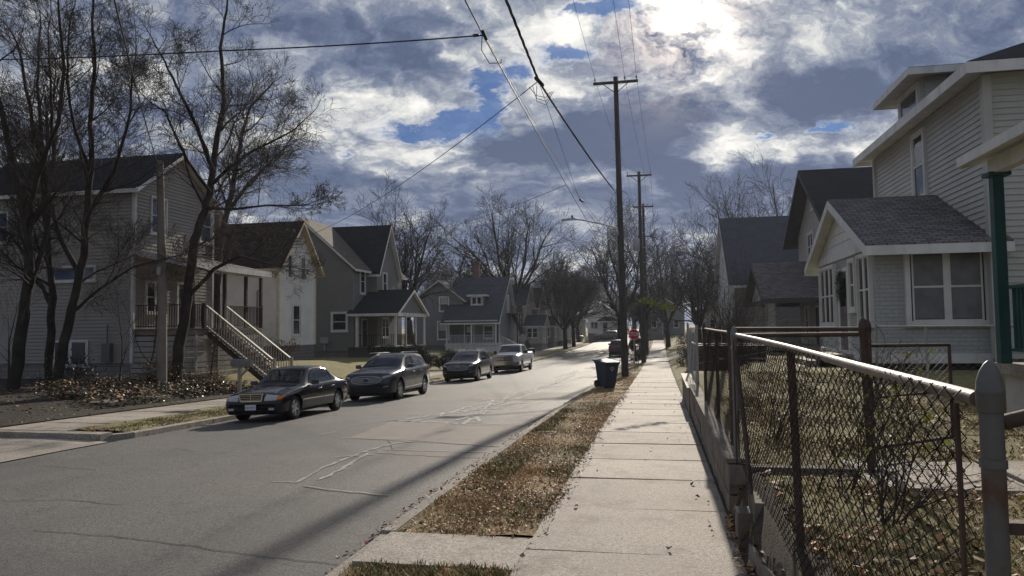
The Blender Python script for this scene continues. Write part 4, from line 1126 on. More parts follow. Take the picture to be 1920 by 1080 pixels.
# ---- porch with teal post, at the right edge
h = thing('neighbour_porch', 'open porch with teal green post and railing at the right edge, white fascia above', 'porch', (6, 9, 0))
TEAL = mat('teal_paint', (.018, .070, .065), .5, .12, 4)
b = MB(); b.box((4.4, 3.5, 1.16), (8, 11.1, 1.30)); b.build('porch_floor', M_CONC, h)
b = MB(); b.box((4.5, 3.6, .2), (8, 11.0, 1.159)); b.build('foundation', mat('pale_stucco', (.42, .41, .39), .9, .1, 3, .4, 40), h)
for y in (10.9, 6.2): column(h, 4.46, y, 1.3, 3.82, TEAL, .13, name='post', cap=False)
b = MB(); b.box((4.33, 10.78, 3.79), (4.60, 11.02, 3.84)); b.build('post_cap', TEAL, h)
railing(h, (4.6, 10.9, 1.38), (7.9, 10.9, 1.38), .92, TEAL, .11, ends=(0, 0), bal=.035, rail=(.07, .05)); railing(h, (4.52, 10.8, 1.38), (4.52, 6.3, 1.38), .92, TEAL, .11, ends=(0, 0), bal=.035)
b = MB(); b.hexa([(4.1, 3, 4.05), (10.4, 3, 5.5), (10.4, 11.1, 5.5), (4.1, 11.1, 4.05)], [(4.1, 3, 4.12), (10.4, 3, 5.57), (10.4, 11.1, 5.57), (4.1, 11.1, 4.12)]); o = b.build('roof', SH_DARK, h)
b = MB(); b.box((4.07, 2.95, 3.975), (4.10, 11.13, 4.105)); b.box((4.40, 3.2, 3.83), (4.54, 11.0, 4.03)); b.hexa([(4.1, 11.1, 3.95), (10.4, 11.1, 5.36), (10.4, 11.13, 5.36), (4.1, 11.13, 3.95)], [(4.1, 11.1, 4.08), (10.4, 11.1, 5.53), (10.4, 11.13, 5.53), (4.1, 11.13, 4.08)])
b.hexa([(4.11, 3, 4.015), (10.3, 3, 5.44), (10.3, 11.08, 5.44), (4.11, 11.08, 4.015)], [(4.11, 3, 4.04), (10.3, 3, 5.465), (10.3, 11.08, 5.465), (4.11, 11.08, 4.04)]); b.build('fascia', WHITE, o)
walls(h, CREAM_SIDE, 8.0, 16, 1, 11.2, .9, 6, None, row=.155, dep=.02, sides='FBNS')
# ------------------------------------------------------------------ vehicles
def paint(name, col, rough=.28, metal=.3, coat=.45):
    return mat(name, col, rough, .06, 4, 0, metal=metal, spec=.4, coat=coat, extra=lambda t, co, c: t.mix(t.ramp(t.noise(co, 2.2, 5, .6), [(.5, 0.0), (.8, .02)]), c, (.12, .115, .11)))


TYRE = mat('tyre_rubber', (.018, .018, .019), .85, .2, 20); ALLOY = mat('alloy', (.42, .42, .43), .32, .06, 8, metal=.9); CHROME = mat('chrome', (.62, .62, .63), .12, .04, 8, metal=1)
BLACKP = mat('black_plastic', (.012, .012, .013), .5, .2, 8); LAMP = mat('headlamp_glass', (.36, .37, .38), .12, .3, 30, spec=.8); AMBER = mat('amber_lens', (.65, .17, .03), .2, .1, 20); REDL = mat('red_lens', (.35, .02, .02), .2, .1, 20)
CGLASS = glass_mat('car_glass', (.010, .012, .014), .02); PLATE = mat('plate_white', (.62, .62, .64), .5, .04, 8); INK = mat('plate_ink', (.03, .04, .12), .5)


def smooth_tab(tab, x):
    """monotone-ish interpolation through (x, value)"""
    if x <= tab[0][0]: return tab[0][1]
    if x >= tab[-1][0]: return tab[-1][1]
    for i in range(len(tab) - 1):
        (x0_, y0_), (x1_, y1_) = tab[i], tab[i + 1]
        if x <= x1_:
            t = (x - x0_) / (x1_ - x0_ + 1e-9)
            m0 = (y1_ - tab[i - 1][1]) / (x1_ - tab[i - 1][0]) if i > 0 else (y1_ - y0_) / (x1_ - x0_)
            m1 = (tab[i + 2][1] - y0_) / (tab[i + 2][0] - x0_) if i + 2 < len(tab) else (y1_ - y0_) / (x1_ - x0_)
            d = x1_ - x0_; s = (y1_ - y0_) / d
            if s == 0: m0 = m1 = 0
            else:
                m0 = max(min(m0 / s, 2.5), 0) * s; m1 = max(min(m1 / s, 2.5), 0) * s
            return (2 * t**3 - 3 * t * t + 1) * y0_ + (t**3 - 2 * t * t + t) * d * m0 + (-2 * t**3 + 3 * t * t) * y1_ + (t**3 - t * t) * d * m1
    return tab[-1][1]


def make_vehicle(name, label, sp, body_m, group=None, cat='car', detail=True):
    """x forward, y to its left, z up; origin on the ground below the middle"""
    root = thing(name, label, cat, (0, 0, 0), 0.0001, group); root.rotation_euler = (0, 0, 0)
    L, Wd = sp['L'], sp['W'] / 2
    top, belt, wid, bot = sp['top'], sp['belt'], sp['wid'], sp['bot']
    N = sp.get('N', 64)
    xs = sorted(set([L * k / N for k in range(N + 1)] + [.02, .05, .09, L - .02, L - .05, L - .09] + sp.get('xs', [])))
    b = MB(smooth=34); rings = []

    def section(x):
        t, be, w, zb = smooth_tab(top, x), smooth_tab(belt, x), smooth_tab(wid, x) * Wd, smooth_tab(bot, x)
        be = min(be, t - .015); cabin = max(0.0, min(1.0, (t - be) / .35)); g = smooth_tab(sp['roofw'], x) * Wd if 'roofw' in sp else Wd * .70
        yr = lerp(w * .72, g, cabin)
        P = [(0, zb), (w * .86, zb), (w * .965, zb + .07), (w * 1.0, zb + .2), (w * 1.0, lerp(zb, be, .60)), (w * .985, lerp(zb, be, .8)), (w * .955, be - .035), (w * .925, be),
             (lerp(w * .905, yr, .35), lerp(be, t, .36)), (lerp(w * .9, yr, .75), lerp(be, t, .74)), (yr, t - .05 * (.4 + .6 * cabin)), (yr * .86, t - .018), (yr * .45, t - .003), (0, t)]
        return P
    for x in xs:
        P = section(x); X = L / 2 - x
        ring = [b.pt((X, y, z)) for y, z in P] + [b.pt((X, -y, z)) for y, z in P[-2:0:-1]]
        rings.append(ring)
    n = len(rings[0])
    for r0, r1 in zip(rings, rings[1:]):
        for i in range(n): b.fi((r0[i], r1[i], r1[(i + 1) % n], r0[(i + 1) % n]))
    b.fi(rings[0]); b.fi(rings[-1][::-1])
    body = b.build('body', body_m, root, local=True)
    # wheel arches cut out of the body
    wr, wx0, wx1 = sp['wr'], L / 2 - sp['ax'][0], L / 2 - sp['ax'][1]
    cut = MB(); ar = wr + .055
    for X in (wx0, wx1):
        for s in (-1, 1): cut.lathe([(ar, 0), (ar, .42)], (X, s * (Wd - .36), wr + .005), V((0, s, 0)), 28, cap=True)
    co = cut.build('cut', BLACKP, None, local=True, uv=False)
    bm0 = bmesh.new(); bm0.from_mesh(co.data); bmesh.ops.recalc_face_normals(bm0, faces=bm0.faces); bm0.to_mesh(co.data); bm0.free()
    bm0 = bmesh.new(); bm0.from_mesh(body.data); bmesh.ops.recalc_face_normals(bm0, faces=bm0.faces); bm0.to_mesh(body.data); bm0.free()
    md = body.modifiers.new('b', 'BOOLEAN'); md.object = co; md.operation = 'DIFFERENCE'; md.solver = 'EXACT'
    dg = bpy.context.evaluated_depsgraph_get(); dg.update()
    me = bpy.data.meshes.new_from_object(body.evaluated_get(dg)); 
    body.modifiers.clear(); old = body.data; body.data = me; bpy.data.objects.remove(co)
    me.polygons.foreach_set('use_smooth', [True] * len(me.polygons)); me.set_sharp_from_angle(angle=R(34))
    bm = bmesh.new(); bm.from_mesh(old); tree = BVHTree.FromBMesh(bm); bm.free()
    bpy.data.meshes.remove(old)

    def cast(p, d):
        h = tree.ray_cast(V(p), V(d).normalized())
        return h[0]

    def decal(pname, quads, m_, view, off=.006, res=(10, 4), thick=0, parent=None):
        """panels pressed onto the body: quads of 4 (a,b) corners; view 'front' (y,z), 'rear', 'left'/'right' (x from nose, z), 'top' (x,y)"""
        q = MB(smooth='all'); nx, nz = res
        for C in quads:
            idx = {}
            for j in range(nz + 1):
                for i in range(nx + 1):
                    u, v = i / nx, j / nz
                    a = lerp(lerp(C[0][0], C[1][0], u), lerp(C[3][0], C[2][0], u), v); c = lerp(lerp(C[0][1], C[1][1], u), lerp(C[3][1], C[2][1], u), v)
                    if view == 'front': o_, d = (L / 2 + 1, a, c), V((-1, 0, 0))
                    elif view == 'rear': o_, d = (-L / 2 - 1, a, c), V((1, 0, 0))
                    elif view == 'left': o_, d = (L / 2 - a, Wd + 1, c), V((0, -1, 0))
                    elif view == 'right': o_, d = (L / 2 - a, -Wd - 1, c), V((0, 1, 0))
                    else: o_, d = (L / 2 - a, c, 4), V((0, 0, -1))
                    p = cast(o_, d)
                    idx[i, j] = None if p is None else q.pt(p - d * off)
            for j in range(nz):
                for i in range(nx):
                    f = [idx[i, j], idx[i + 1, j], idx[i + 1, j + 1], idx[i, j + 1]]
                    if None not in f: q.fi(f)
        return q.build(pname, m_, parent or root, local=True, uv=False) if q.f else None

    # glazing
    decal('windshield', [sp['shield']], CGLASS, 'top', .008, (12, 10))
    if 'backlight' in sp: decal('rear_window', [sp['backlight']], CGLASS, 'top', .008, (8, 8))
    for sd_ in ('left', 'right'):
        for C in sp['side_glass']:
            o = decal('side_window', [C], CGLASS, sd_, .007, (8, 5))
            if o is not None and sp.get('bright') and detail:
                w = MB(); 
        if detail:
            for C in sp['trim']: decal(C[1], [C[0]], {'b': BLACKP, 'c': CHROME, 'p': body_m}[C[2]], sd_, C[3], (14, 1))
            for xg, z0_, z1_ in sp['gaps']: decal('door_gap', [((xg, z0_), (xg + .012, z0_), (xg + .012 + sp.get('gs', 0), z1_), (xg + sp.get('gs', 0), z1_))], BLACKP, sd_, .003, (1, 10))
            for xh in sp['handles']:
                hz = smooth_tab(belt, xh) - .13; p = cast((L / 2 - xh, (Wd + 1) * (1 if sd_ == 'left' else -1), hz), (0, -1 if sd_ == 'left' else 1, 0))
                if p:
                    s = 1 if sd_ == 'left' else -1; q = MB(True); q.tube([(p.x + .09, p.y + s * .004, hz), (p.x + .06, p.y + s * .03, hz), (p.x - .08, p.y + s * .03, hz), (p.x - .11, p.y + s * .004, hz)], .013, 6); q.build('door_handle', sp.get('handle_m', body_m), root, local=True)
    # mirrors
    for s in (-1, 1):
        xm = sp['mirror'][0]; zm = sp['mirror'][1]; q = MB(True); yy = smooth_tab(wid, xm) * Wd * .93; X = L / 2 - xm
        q.hexa([(X, s * yy, zm - .03), (X - .05, s * yy, zm - .03), (X - .05, s * yy, zm + .03), (X, s * yy, zm + .03)], [(X + .0, s * (yy + .1), zm - .02), (X - .04, s * (yy + .1), zm - .02), (X - .04, s * (yy + .1), zm + .04), (X, s * (yy + .1), zm + .04)])
        hh = sp.get('mirror_h', .075)
        q.hexa([(X + .05, s * (yy + .06), zm - hh + .05), (X - .03, s * (yy + .06), zm - hh + .03), (X - .03, s * (yy + .06), zm + hh + .03), (X + .04, s * (yy + .06), zm + hh + .02)],
               [(X + .03, s * (yy + .25), zm - hh + .07), (X - .03, s * (yy + .25), zm - hh + .05), (X - .03, s * (yy + .25), zm + hh + .02), (X + .02, s * (yy + .25), zm + hh + .01)])
        q.build('mirror', sp.get('mirror_m', body_m), root, local=True)
    # wheels
    for X in (wx0, wx1):
        for s in (-1, 1):
            c = V((X, s * (Wd - .135), wr)); ax = V((0, s, 0)); tw = .105; q = MB(smooth=50)
            q.lathe([(wr * .66, -tw), (wr * .9, -tw), (wr * .985, -tw * .8), (wr, -tw * .4), (wr, tw * .4), (wr * .985, tw * .8), (wr * .9, tw), (wr * .68, tw * 1.0), (wr * .66, tw * .8)], c, ax, 28)
            wh = q.build('wheel', TYRE, root, local=True, uv=False)
            q = MB(smooth=40); rr = wr * .68
            q.lathe([(rr, tw * .9), (rr * .93, tw * 1.0), (rr * .90, tw * .75), (rr * .86, 0)], c, ax, 28)
            ns = sp.get('spokes', 5); a_ = V((1, 0, 0)); bz = V((0, 0, 1)); sw = sp.get('spoke_w', .05)
            for k in range(ns):
                for tw_ in ((-.5, .5) if sp.get('twin') else (0,)):
                    an = 2 * math.pi * k / ns + .3 + tw_ * .22; d = a_ * math.cos(an) + bz * math.sin(an); e = ax.cross(d)
                    i0, i1 = c + ax * tw * .78 + d * rr * .1, c + ax * tw * .86 + d * rr * .93
                    q.hexa([i0 - e * sw * .55 - ax * .02, i0 + e * sw * .55 - ax * .02, i0 + e * sw * .45 + ax * .012, i0 - e * sw * .45 + ax * .012], [i1 - e * sw * .5 - ax * .02, i1 + e * sw * .5 - ax * .02, i1 + e * sw * .35, i1 - e * sw * .35])
            q.lathe([(.001, tw * .98), (rr * .16, tw * .95), (rr * .2, tw * .8)], c, ax, 14)
            q.build('rim', ALLOY, wh, local=True, uv=False)
            q = MB(); q.lathe([(.001, tw * .3), (rr * .86, tw * .25)], c, ax, 20); q.build('brake_disc', BLACKP, wh, local=True, uv=False)
    # underside dark pan
    q = MB(); q.box((L / 2 - .5, -Wd + .2, .17), (-L / 2 + .5, Wd - .2, .3)); q.build('underbody', BLACKP, root, local=True)
    if detail:
        for pn, view, quads, m_, off, res in sp['front']: decal(pn, quads, m_, view, off, res)
        sp.get('extra', lambda *a: None)(root, cast, L, Wd)
    return root


def mirror_y(C): return [(-a, z) for a, z in C][::-1]


def text_obj(name, body, size, mtl, parent, M4, extrude=.001):
    cu = bpy.data.curves.new(name, 'FONT'); cu.body = body; cu.size = size; cu.extrude = extrude; cu.align_x = 'CENTER'; cu.align_y = 'CENTER'; cu.resolution_u = 2
    o = bpy.data.objects.new(name, cu); COL.objects.link(o); dg = bpy.context.evaluated_depsgraph_get(); dg.update()
    me = bpy.data.meshes.new_from_object(o.evaluated_get(dg)); bpy.data.objects.remove(o)
    me.transform(M4); me.materials.append(mtl); o = bpy.data.objects.new(name, me); COL.objects.link(o); o.parent = parent
    return o


FACE = Matrix(((0, 0, 1, 0), (1, 0, 0, 0), (0, 1, 0, 0), (0, 0, 0, 1)))    # text plane that looks along +x

# ---- black saloon with upright chrome grille


def sedan_extra(root, cast, L, Wd):
    q = MB(True); X = L / 2 + .012; z0_, z1_ = .545, .745
    C = [(-.30, z0_ + .02), (-.34, z1_), (.34, z1_), (.30, z0_ + .02)]
    for (a, c) in zip(C, C[1:] + C[:1]): q.beam((X - .01, a[0], a[1]), (X - .01 - .03 * (c[1] > .7 and a[1] > .7), c[0], c[1]), .03, .035)
    for z in (.60, .645, .69): q.beam((X - .02, -.31, z), (X - .02, .31, z), .012, .012)
    q.beam((X - .012, 0, z0_ + .02), (X - .012, 0, z1_), .022, .022, up=V((0, 1, 0))); g = q.build('grille', CHROME, root, local=True)
    q = MB(); q.box((X - .04, -.31, z0_ + .03), (X - .025, .31, z1_ - .01)); q.build('grille_mesh', BLACKP, g, local=True)
    q = MB(True); q.lathe([(.030, 0), (.035, .004), (.030, .008)], (L / 2 - .10, 0, .83), V((1, 0, .1)), 14)
    for k in range(3):
        a = k * 2.094 + 1.5708; q.beam((L / 2 - .096, 0, .83), (L / 2 - .096, math.cos(a) * .032, .83 + math.sin(a) * .032), .006, .006)
    q.tube([(L / 2 - .096, 0, .765), (L / 2 - .096, 0, .80)], .004, 5); q.build('hood_emblem', CHROME, root, local=True)
    q = MB(); q.box((L / 2 + .028, -.155, .335), (L / 2 + .038, .155, .475)); p = q.build('licence_plate', PLATE, root, local=True)
    text_obj('plate_text', 'LBGW011', .085, INK, p, Matrix.Translation((L / 2 + .040, 0, .40)) @ FACE)


SED = dict(L=4.5, W=1.72, wr=.318, ax=(.83, 3.53), N=64,
           top=[(0, .50), (.03, .66), (.12, .74), (.30, .79), (.9, .88), (1.30, .93), (1.38, .95), (2.02, 1.33), (2.2, 1.385), (2.55, 1.42), (3.0, 1.40), (3.25, 1.355), (3.86, 1.03), (3.95, 1.005), (4.3, .985), (4.44, .93), (4.5, .70)],
           belt=[(0, .48), (.12, .68), (.3, .72), (1.3, .86), (2.5, .90), (3.8, .93), (4.4, .86), (4.5, .66)],
           wid=[(0, .80), (.04, .88), (.15, .945), (.5, .985), (1.2, 1), (3.6, 1), (4.2, .96), (4.42, .89), (4.5, .80)],
           bot=[(0, .30), (.05, .22), (.4, .19), (1.2, .2), (3.4, .2), (4.3, .24), (4.5, .34)], roofw=[(0, .72), (1.4, .74), (2.2, .655), (3.0, .655), (3.9, .72), (4.5, .72)],
           shield=[(1.47, -.64), (1.47, .64), (2.08, .535), (2.08, -.535)], backlight=[(3.30, -.52), (3.30, .52), (3.80, .60), (3.80, -.60)],
           side_glass=[[(1.72, .935), (2.42, .94), (2.42, 1.33), (2.14, 1.30)], [(2.50, .94), (3.18, .955), (3.06, 1.31), (2.50, 1.33)], [(3.22, .955), (3.55, .975), (3.20, 1.26), (3.12, 1.29)]],
           trim=[([(1.20, .50), (2.45, .50), (2.45, .525), (1.20, .525)], 'side_moulding', 'c', .014), ([(2.47, .50), (3.20, .50), (3.20, .525), (2.47, .525)], 'side_moulding', 'c', .014), ([(3.9, .50), (4.44, .50), (4.44, .56), (3.9, .56)], 'bumper_strip', 'b', .01), ([(1.2, .2), (3.2, .2), (3.2, .30), (1.2, .30)], 'sill', 'b', .006)],
           gaps=[(1.35, .26, .84), (2.455, .22, .90), (3.30, .42, .93)], handles=[2.28, 3.12], handle_m=CHROME, mirror=(1.78, .93), spokes=6, spoke_w=.075,
           front=[('headlight', 'front', [[(.37, .565), (.70, .575), (.72, .70), (.39, .735)], mirror_y([(.37, .565), (.70, .575), (.72, .70), (.39, .735)])], LAMP, .014, (6, 3)),
                  ('turn_signal', 'front', [[(.705, .585), (.80, .60), (.805, .68), (.725, .70)], mirror_y([(.705, .585), (.80, .60), (.805, .68), (.725, .70)])], AMBER, .016, (4, 3)),
                  ('bumper_strip', 'front', [[(-.78, .485), (.78, .485), (.78, .515), (-.78, .515)]], BLACKP, .018, (20, 1)),
                  ('lower_intake', 'front', [[(-.45, .26), (.45, .26), (.45, .325), (-.45, .325)]], BLACKP, .008, (10, 1)),
                  ('fog_light', 'front', [[(.50, .325), (.66, .325), (.66, .385), (.50, .385)], mirror_y([(.50, .325), (.66, .325), (.66, .385), (.50, .385)])], LAMP, .01, (3, 2)),
                  ('wiper', 'top', [[(1.50, -.5), (1.50, .1), (1.52, .1), (1.52, -.5)]], BLACKP, .02, (6, 1)),
                  ('tail_light', 'left', [[(4.28, .64), (4.44, .64), (4.44, .80), (4.25, .82)]], REDL, .008, (4, 3))], extra=sedan_extra)

# ---- mid-size sport utility


def suv_extra(root, cast, L, Wd):
    q = MB(True)
    out = []
    for k in range(25):
        a = k / 24 * math.pi * 2; y = .56 * math.copysign(abs(math.cos(a)) ** .8, math.cos(a)); z = .755 + .135 * math.copysign(abs(math.sin(a)) ** .7, math.sin(a)); p = cast((L / 2 + 1, y, z), (-1, 0, 0)); out.append(p + V((.012, 0, 0)))
    q.tube(out, .014, 6)
    for z in (.675, .715, .755, .795, .835):
        w = .56 * (1 - abs((z - .755) / .135) ** 2.4) ** .6; ps = [cast((L / 2 + 1, w * t, z), (-1, 0, 0)) + V((.014, 0, 0)) for t in (-1, -.6, -.3, 0, .3, .6, 1)]; q.tube(ps, .010, 5)
    g = q.build('grille', ALLOY, root, local=True)
    q = MB(True); X = cast((L / 2 + 1, 0, .765), (-1, 0, 0)).x + .03
    q.lathe([(.001, .0), (.058, .0), (.062, .006), (.058, .012), (.001, .012)], (0, 0, 0), V((1, 0, 0)), 20); q.v = [(x + X, y * 1.9, z + .765) for x, y, z in q.v]; e = q.build('badge', mat('badge_blue', (.012, .022, .055), .3), g, local=True)
    q = MB(True); q.lathe([(.058, -.002), (.066, .004), (.058, .014)], (0, 0, 0), V((1, 0, 0)), 20); q.v = [(x + X, y * 1.9, z + .765) for x, y, z in q.v]; q.build('badge_rim', CHROME, e, local=True)
    text_obj('badge_text', 'Ford', .075, CHROME, e, Matrix.Translation((X + .014, 0, .765)) @ FACE)
    for s in (-1, 1):
        q = MB(True); q.tube([(L / 2 - 1.9, s * .62, 1.655), (L / 2 - 1.95, s * .62, 1.715), (L / 2 - 3.9, s * .60, 1.725), (L / 2 - 4.0, s * .60, 1.675)], .010, 6); q.build('roof_rail', ALLOY, root, local=True)


SUV = dict(L=4.78, W=1.93, wr=.37, ax=(.93, 3.78), N=64,
           top=[(0, .62), (.03, .86), (.10, .98), (.25, 1.03), (.9, 1.11), (1.28, 1.15), (1.36, 1.17), (2.10, 1.58), (2.4, 1.665), (2.9, 1.70), (3.6, 1.685), (4.2, 1.62), (4.45, 1.42), (4.62, 1.12), (4.74, 1.0), (4.78, .8)],
           belt=[(0, .55), (.1, .86), (.3, .95), (1.3, 1.06), (2.6, 1.10), (3.9, 1.15), (4.5, 1.13), (4.78, .8)],
           wid=[(0, .74), (.04, .83), (.15, .91), (.45, .975), (1.0, 1), (3.9, 1), (4.4, .95), (4.7, .88), (4.78, .80)],
           bot=[(0, .38), (.06, .27), (.4, .23), (1.2, .26), (3.6, .26), (4.5, .32), (4.78, .45)], roofw=[(0, .74), (1.4, .76), (2.3, .68), (3.6, .67), (4.5, .66), (4.78, .7)],
           shield=[(1.42, -.74), (1.42, .74), (2.16, .63), (2.16, -.63)], backlight=[(4.27, -.52), (4.27, .52), (4.50, .60), (4.50, -.60)],
           side_glass=[[(1.72, 1.115), (2.58, 1.13), (2.58, 1.56), (2.22, 1.51)], [(2.66, 1.135), (3.48, 1.155), (3.42, 1.565), (2.66, 1.565)], [(3.54, 1.16), (4.12, 1.22), (3.98, 1.50), (3.48, 1.555)]],
           trim=[([(1.35, .40), (3.3, .44), (3.3, .475), (1.35, .43)], 'door_moulding', 'c', .014), ([(1.3, .26), (3.4, .26), (3.4, .38), (1.3, .36)], 'sill', 'b', .008), ([(1.7, 1.095), (4.0, 1.15), (4.0, 1.168), (1.7, 1.11)], 'window_trim', 'c', .012)],
           gaps=[(1.42, .32, 1.05), (2.615, .30, 1.12), (3.52, .55, 1.14)], handles=[2.42, 3.30], handle_m=CHROME, mirror=(1.82, 1.17), spokes=5, spoke_w=.045, twin=True, mirror_h=.085,
           front=[('grille_mesh', 'front', [[(-.50, .665), (.50, .665), (.56, .76), (-.56, .76)], [(-.56, .76), (.56, .76), (.46, .865), (-.46, .865)]], BLACKP, .006, (12, 3)),
                  ('headlight', 'front', [[(.59, .80), (.86, .86), (.87, .92), (.62, .885)], mirror_y([(.59, .80), (.86, .86), (.87, .92), (.62, .885)])], LAMP, .012, (6, 3)),
                  ('lower_grille', 'front', [[(-.62, .40), (.62, .40), (.55, .52), (-.55, .52)]], BLACKP, .008, (12, 2)),
                  ('fog_recess', 'front', [[(.60, .50), (.84, .56), (.82, .66), (.66, .60)], mirror_y([(.60, .50), (.84, .56), (.82, .66), (.66, .60)])], BLACKP, .008, (4, 3)),
                  ('fog_light', 'front', [[(.62, .49), (.82, .525), (.82, .55), (.62, .51)], mirror_y([(.62, .49), (.82, .525), (.82, .55), (.62, .51)])], ALLOY, .016, (4, 1)),
                  ('wiper', 'top', [[(1.44, -.55), (1.44, .1), (1.465, .1), (1.465, -.55)]], BLACKP, .02, (6, 1)),
                  ('tail_light', 'left', [[(4.45, .95), (4.68, .95), (4.62, 1.08), (4.42, 1.08)]], REDL, .01, (4, 2))], extra=suv_extra)

# ---- white crew-cab pickup


def truck_extra(root, cast, L, Wd):
    q = MB(True); X = L / 2 + .02; z0_, z1_, w = .80, 1.12, .56
    for z in (z0_, z1_): q.beam((X, -w, z), (X, w, z), .03, .05)
    for y in (-w, w, -w + .14, w - .14): q.beam((X, y, z0_), (X, y, z1_), .05, .03, up=V((0, 1, 0)))
    for z in (.90, .96, 1.02): q.beam((X - .005, -w, z), (X - .005, w, z), .02, .035)
    g = q.build('grille', CHROME, root, local=True)
    q = MB(); q.box((X - .04, -w, z0_), (X - .02, w, z1_)); q.build('grille_mesh', BLACKP, g, local=True)
    q = MB(True); q.lathe([(.001, 0), (.05, 0), (.05, .012), (.001, .012)], (0, 0, 0), V((1, 0, 0)), 16); q.v = [(x + X + .01, y * 1.9, z + .96) for x, y, z in q.v]; q.build('badge', MATS['badge_blue'], g, local=True)
    q = MB(True); q.box((L / 2 - .05, -.92, .52), (L / 2 + .09, .92, .74)); q.box((L / 2 - .3, -.97, .52), (L / 2 + .02, -.90, .74)); q.box((L / 2 - .3, .90, .52), (L / 2 + .02, .97, .74)); bp = q.build('front_bumper', CHROME, root, local=True)
    q = MB(); q.box((L / 2 - .02, -.5, .34), (L / 2 + .06, .5, .53)); q.build('air_dam', BLACKP, root, local=True)
    for s in (-1, 1):
        q = MB(True); q.lathe([(.001, .012), (.05, .012), (.055, 0)], (L / 2 + .09, s * .74, .62), V((1, 0, 0)), 12); q.build('fog_light', LAMP, bp, local=True)
        q = MB(True); q.tube([(L / 2 - 1.6, s * .95, .42), (L / 2 - 3.6, s * .95, .42)], .04, 8); q.build('running_board', CHROME, root, local=True)
    q = MB(); q.box((-L / 2 + .06, -.78, .90), (L / 2 - 3.95, .78, 1.30)); q.build('bed_liner', BLACKP, root, local=True)
    q = MB(); q.box((L / 2 + .012, -.70, 1.16), (L / 2 + .02, .70, 1.20)); q.build('hood_shield', BLACKP, root, local=True)


TRK = dict(L=5.9, W=2.0, wr=.40, ax=(1.0, 4.68), N=70, xs=[3.86, 3.90, 3.94],
           top=[(0, .78), (.02, 1.10), (.08, 1.20), (.3, 1.235), (1.1, 1.29), (1.40, 1.31), (1.46, 1.33), (2.08, 1.80), (2.3, 1.88), (2.8, 1.915), (3.5, 1.90), (3.72, 1.86), (3.90, 1.40), (3.94, 1.335), (5.85, 1.345), (5.9, 1.30)],
           belt=[(0, .7), (.08, 1.08), (1.4, 1.20), (2.6, 1.24), (3.9, 1.27), (5.9, 1.27)], wid=[(0, .92), (.05, .95), (.3, .98), (1.2, 1), (5.6, 1), (5.9, .97)],
           bot=[(0, .55), (.1, .46), (1.4, .44), (4.2, .44), (5.9, .55)], roofw=[(0, .82), (1.4, .80), (2.3, .71), (3.7, .71), (3.95, .88), (5.9, .9)],
           shield=[(1.52, -.76), (1.52, .76), (2.12, .67), (2.12, -.67)], side_glass=[[(1.85, 1.27), (2.62, 1.27), (2.62, 1.76), (2.22, 1.74)], [(2.72, 1.27), (3.52, 1.27), (3.50, 1.76), (2.72, 1.76)]],
           trim=[([(1.5, .62), (3.8, .62), (3.8, .66), (1.5, .66)], 'door_moulding', 'c', .012)], gaps=[(1.50, .50, 1.2), (2.67, .50, 1.25), (3.62, .62, 1.25), (3.92, .5, 1.3)], handles=[2.45, 3.45], mirror=(1.95, 1.33), mirror_h=.13, mirror_m=BLACKP, spokes=6, spoke_w=.07,
           front=[('headlight', 'front', [[(.60, .82), (.88, .84), (.89, 1.12), (.60, 1.11)], mirror_y([(.60, .82), (.88, .84), (.89, 1.12), (.60, 1.11)])], LAMP, .014, (4, 5)),
                  ('turn_signal', 'front', [[(.60, 1.03), (.70, 1.035), (.70, 1.10), (.60, 1.10)], mirror_y([(.60, 1.03), (.70, 1.035), (.70, 1.10), (.60, 1.10)])], AMBER, .018, (2, 2))], extra=truck_extra)


def park(o, l, s, z, rz=-90, tilt=0):
    o.location = (l, s, z); o.rotation_euler = (R(tilt), 0, R(rz))
    return o


def road_at(l, s): return road_z(l, s) + .003


PG = 'vehicles parked along the left kerb'
car_slope = -1.2     # the street falls away from us


def park_street(o, l_mid, s_mid, length):
    """stand it on the cambered, sloping road; nose towards us"""
    e = .5; dzs = (road_at(l_mid, s_mid + e) - road_at(l_mid, s_mid - e)); dzl = road_at(l_mid + e, s_mid) - road_at(l_mid - e, s_mid)
    n = V((-dzl, -dzs, 1)).normalized(); f = V((0, -1, 0)); f = (f - n * f.dot(n)).normalized(); y = n.cross(f)
    o.rotation_euler = Matrix((f, y, n)).transposed().to_euler(); o.location = (l_mid, s_mid, road_at(l_mid, s_mid))


o = make_vehicle('black_saloon', 'black four door saloon with chrome grille and amber turn signals, nearest parked car', SED, paint('black_paint', (.003, .004, .007), .16, 0, .2), PG); park_street(o, -9.75 - .80, 18.65 - .83 + 2.25, 4.5)
o = make_vehicle('grey_suv', 'dark grey sport utility with oval grille parked right behind the black saloon', SUV, paint('grey_paint', (.022, .026, .034), .26, .2), PG); park_street(o, -9.32 - .9, 25.72 - .93 + 2.39, 4.78)
o2 = make_vehicle('dark_suv', 'very dark sport utility parked between the grey one and the white pickup', SUV, paint('dark_paint', (.009, .011, .012), .28, .2), PG); park_street(o2, -9.70 - .9, 39.17 - .93 + 2.39, 4.78)
o = make_vehicle('white_pickup', 'white crew cab pickup truck with chrome bumper, last of the parked row', TRK, paint('white_paint', (.56, .57, .58), .3, .1, .9), PG, cat='pickup truck'); park_street(o, -9.30 - .92, 49.78 - 1.0 + 2.95, 5.9)
silver = paint('silver_paint', (.34, .35, .36), .3, .5); maroon = paint('maroon_paint', (.045, .018, .020), .35, .3)
SED2 = dict(SED, front=SED['front'][:0], extra=lambda *a: None)
SUV2 = dict(SUV, extra=lambda *a: None)
o = make_vehicle('distant_car', 'silver car parked side-on at the far end of the left walk', SED2, silver); o.location = (-16.4, 140, z0(140) - .1); o.rotation_euler = (0, 0, R(5))
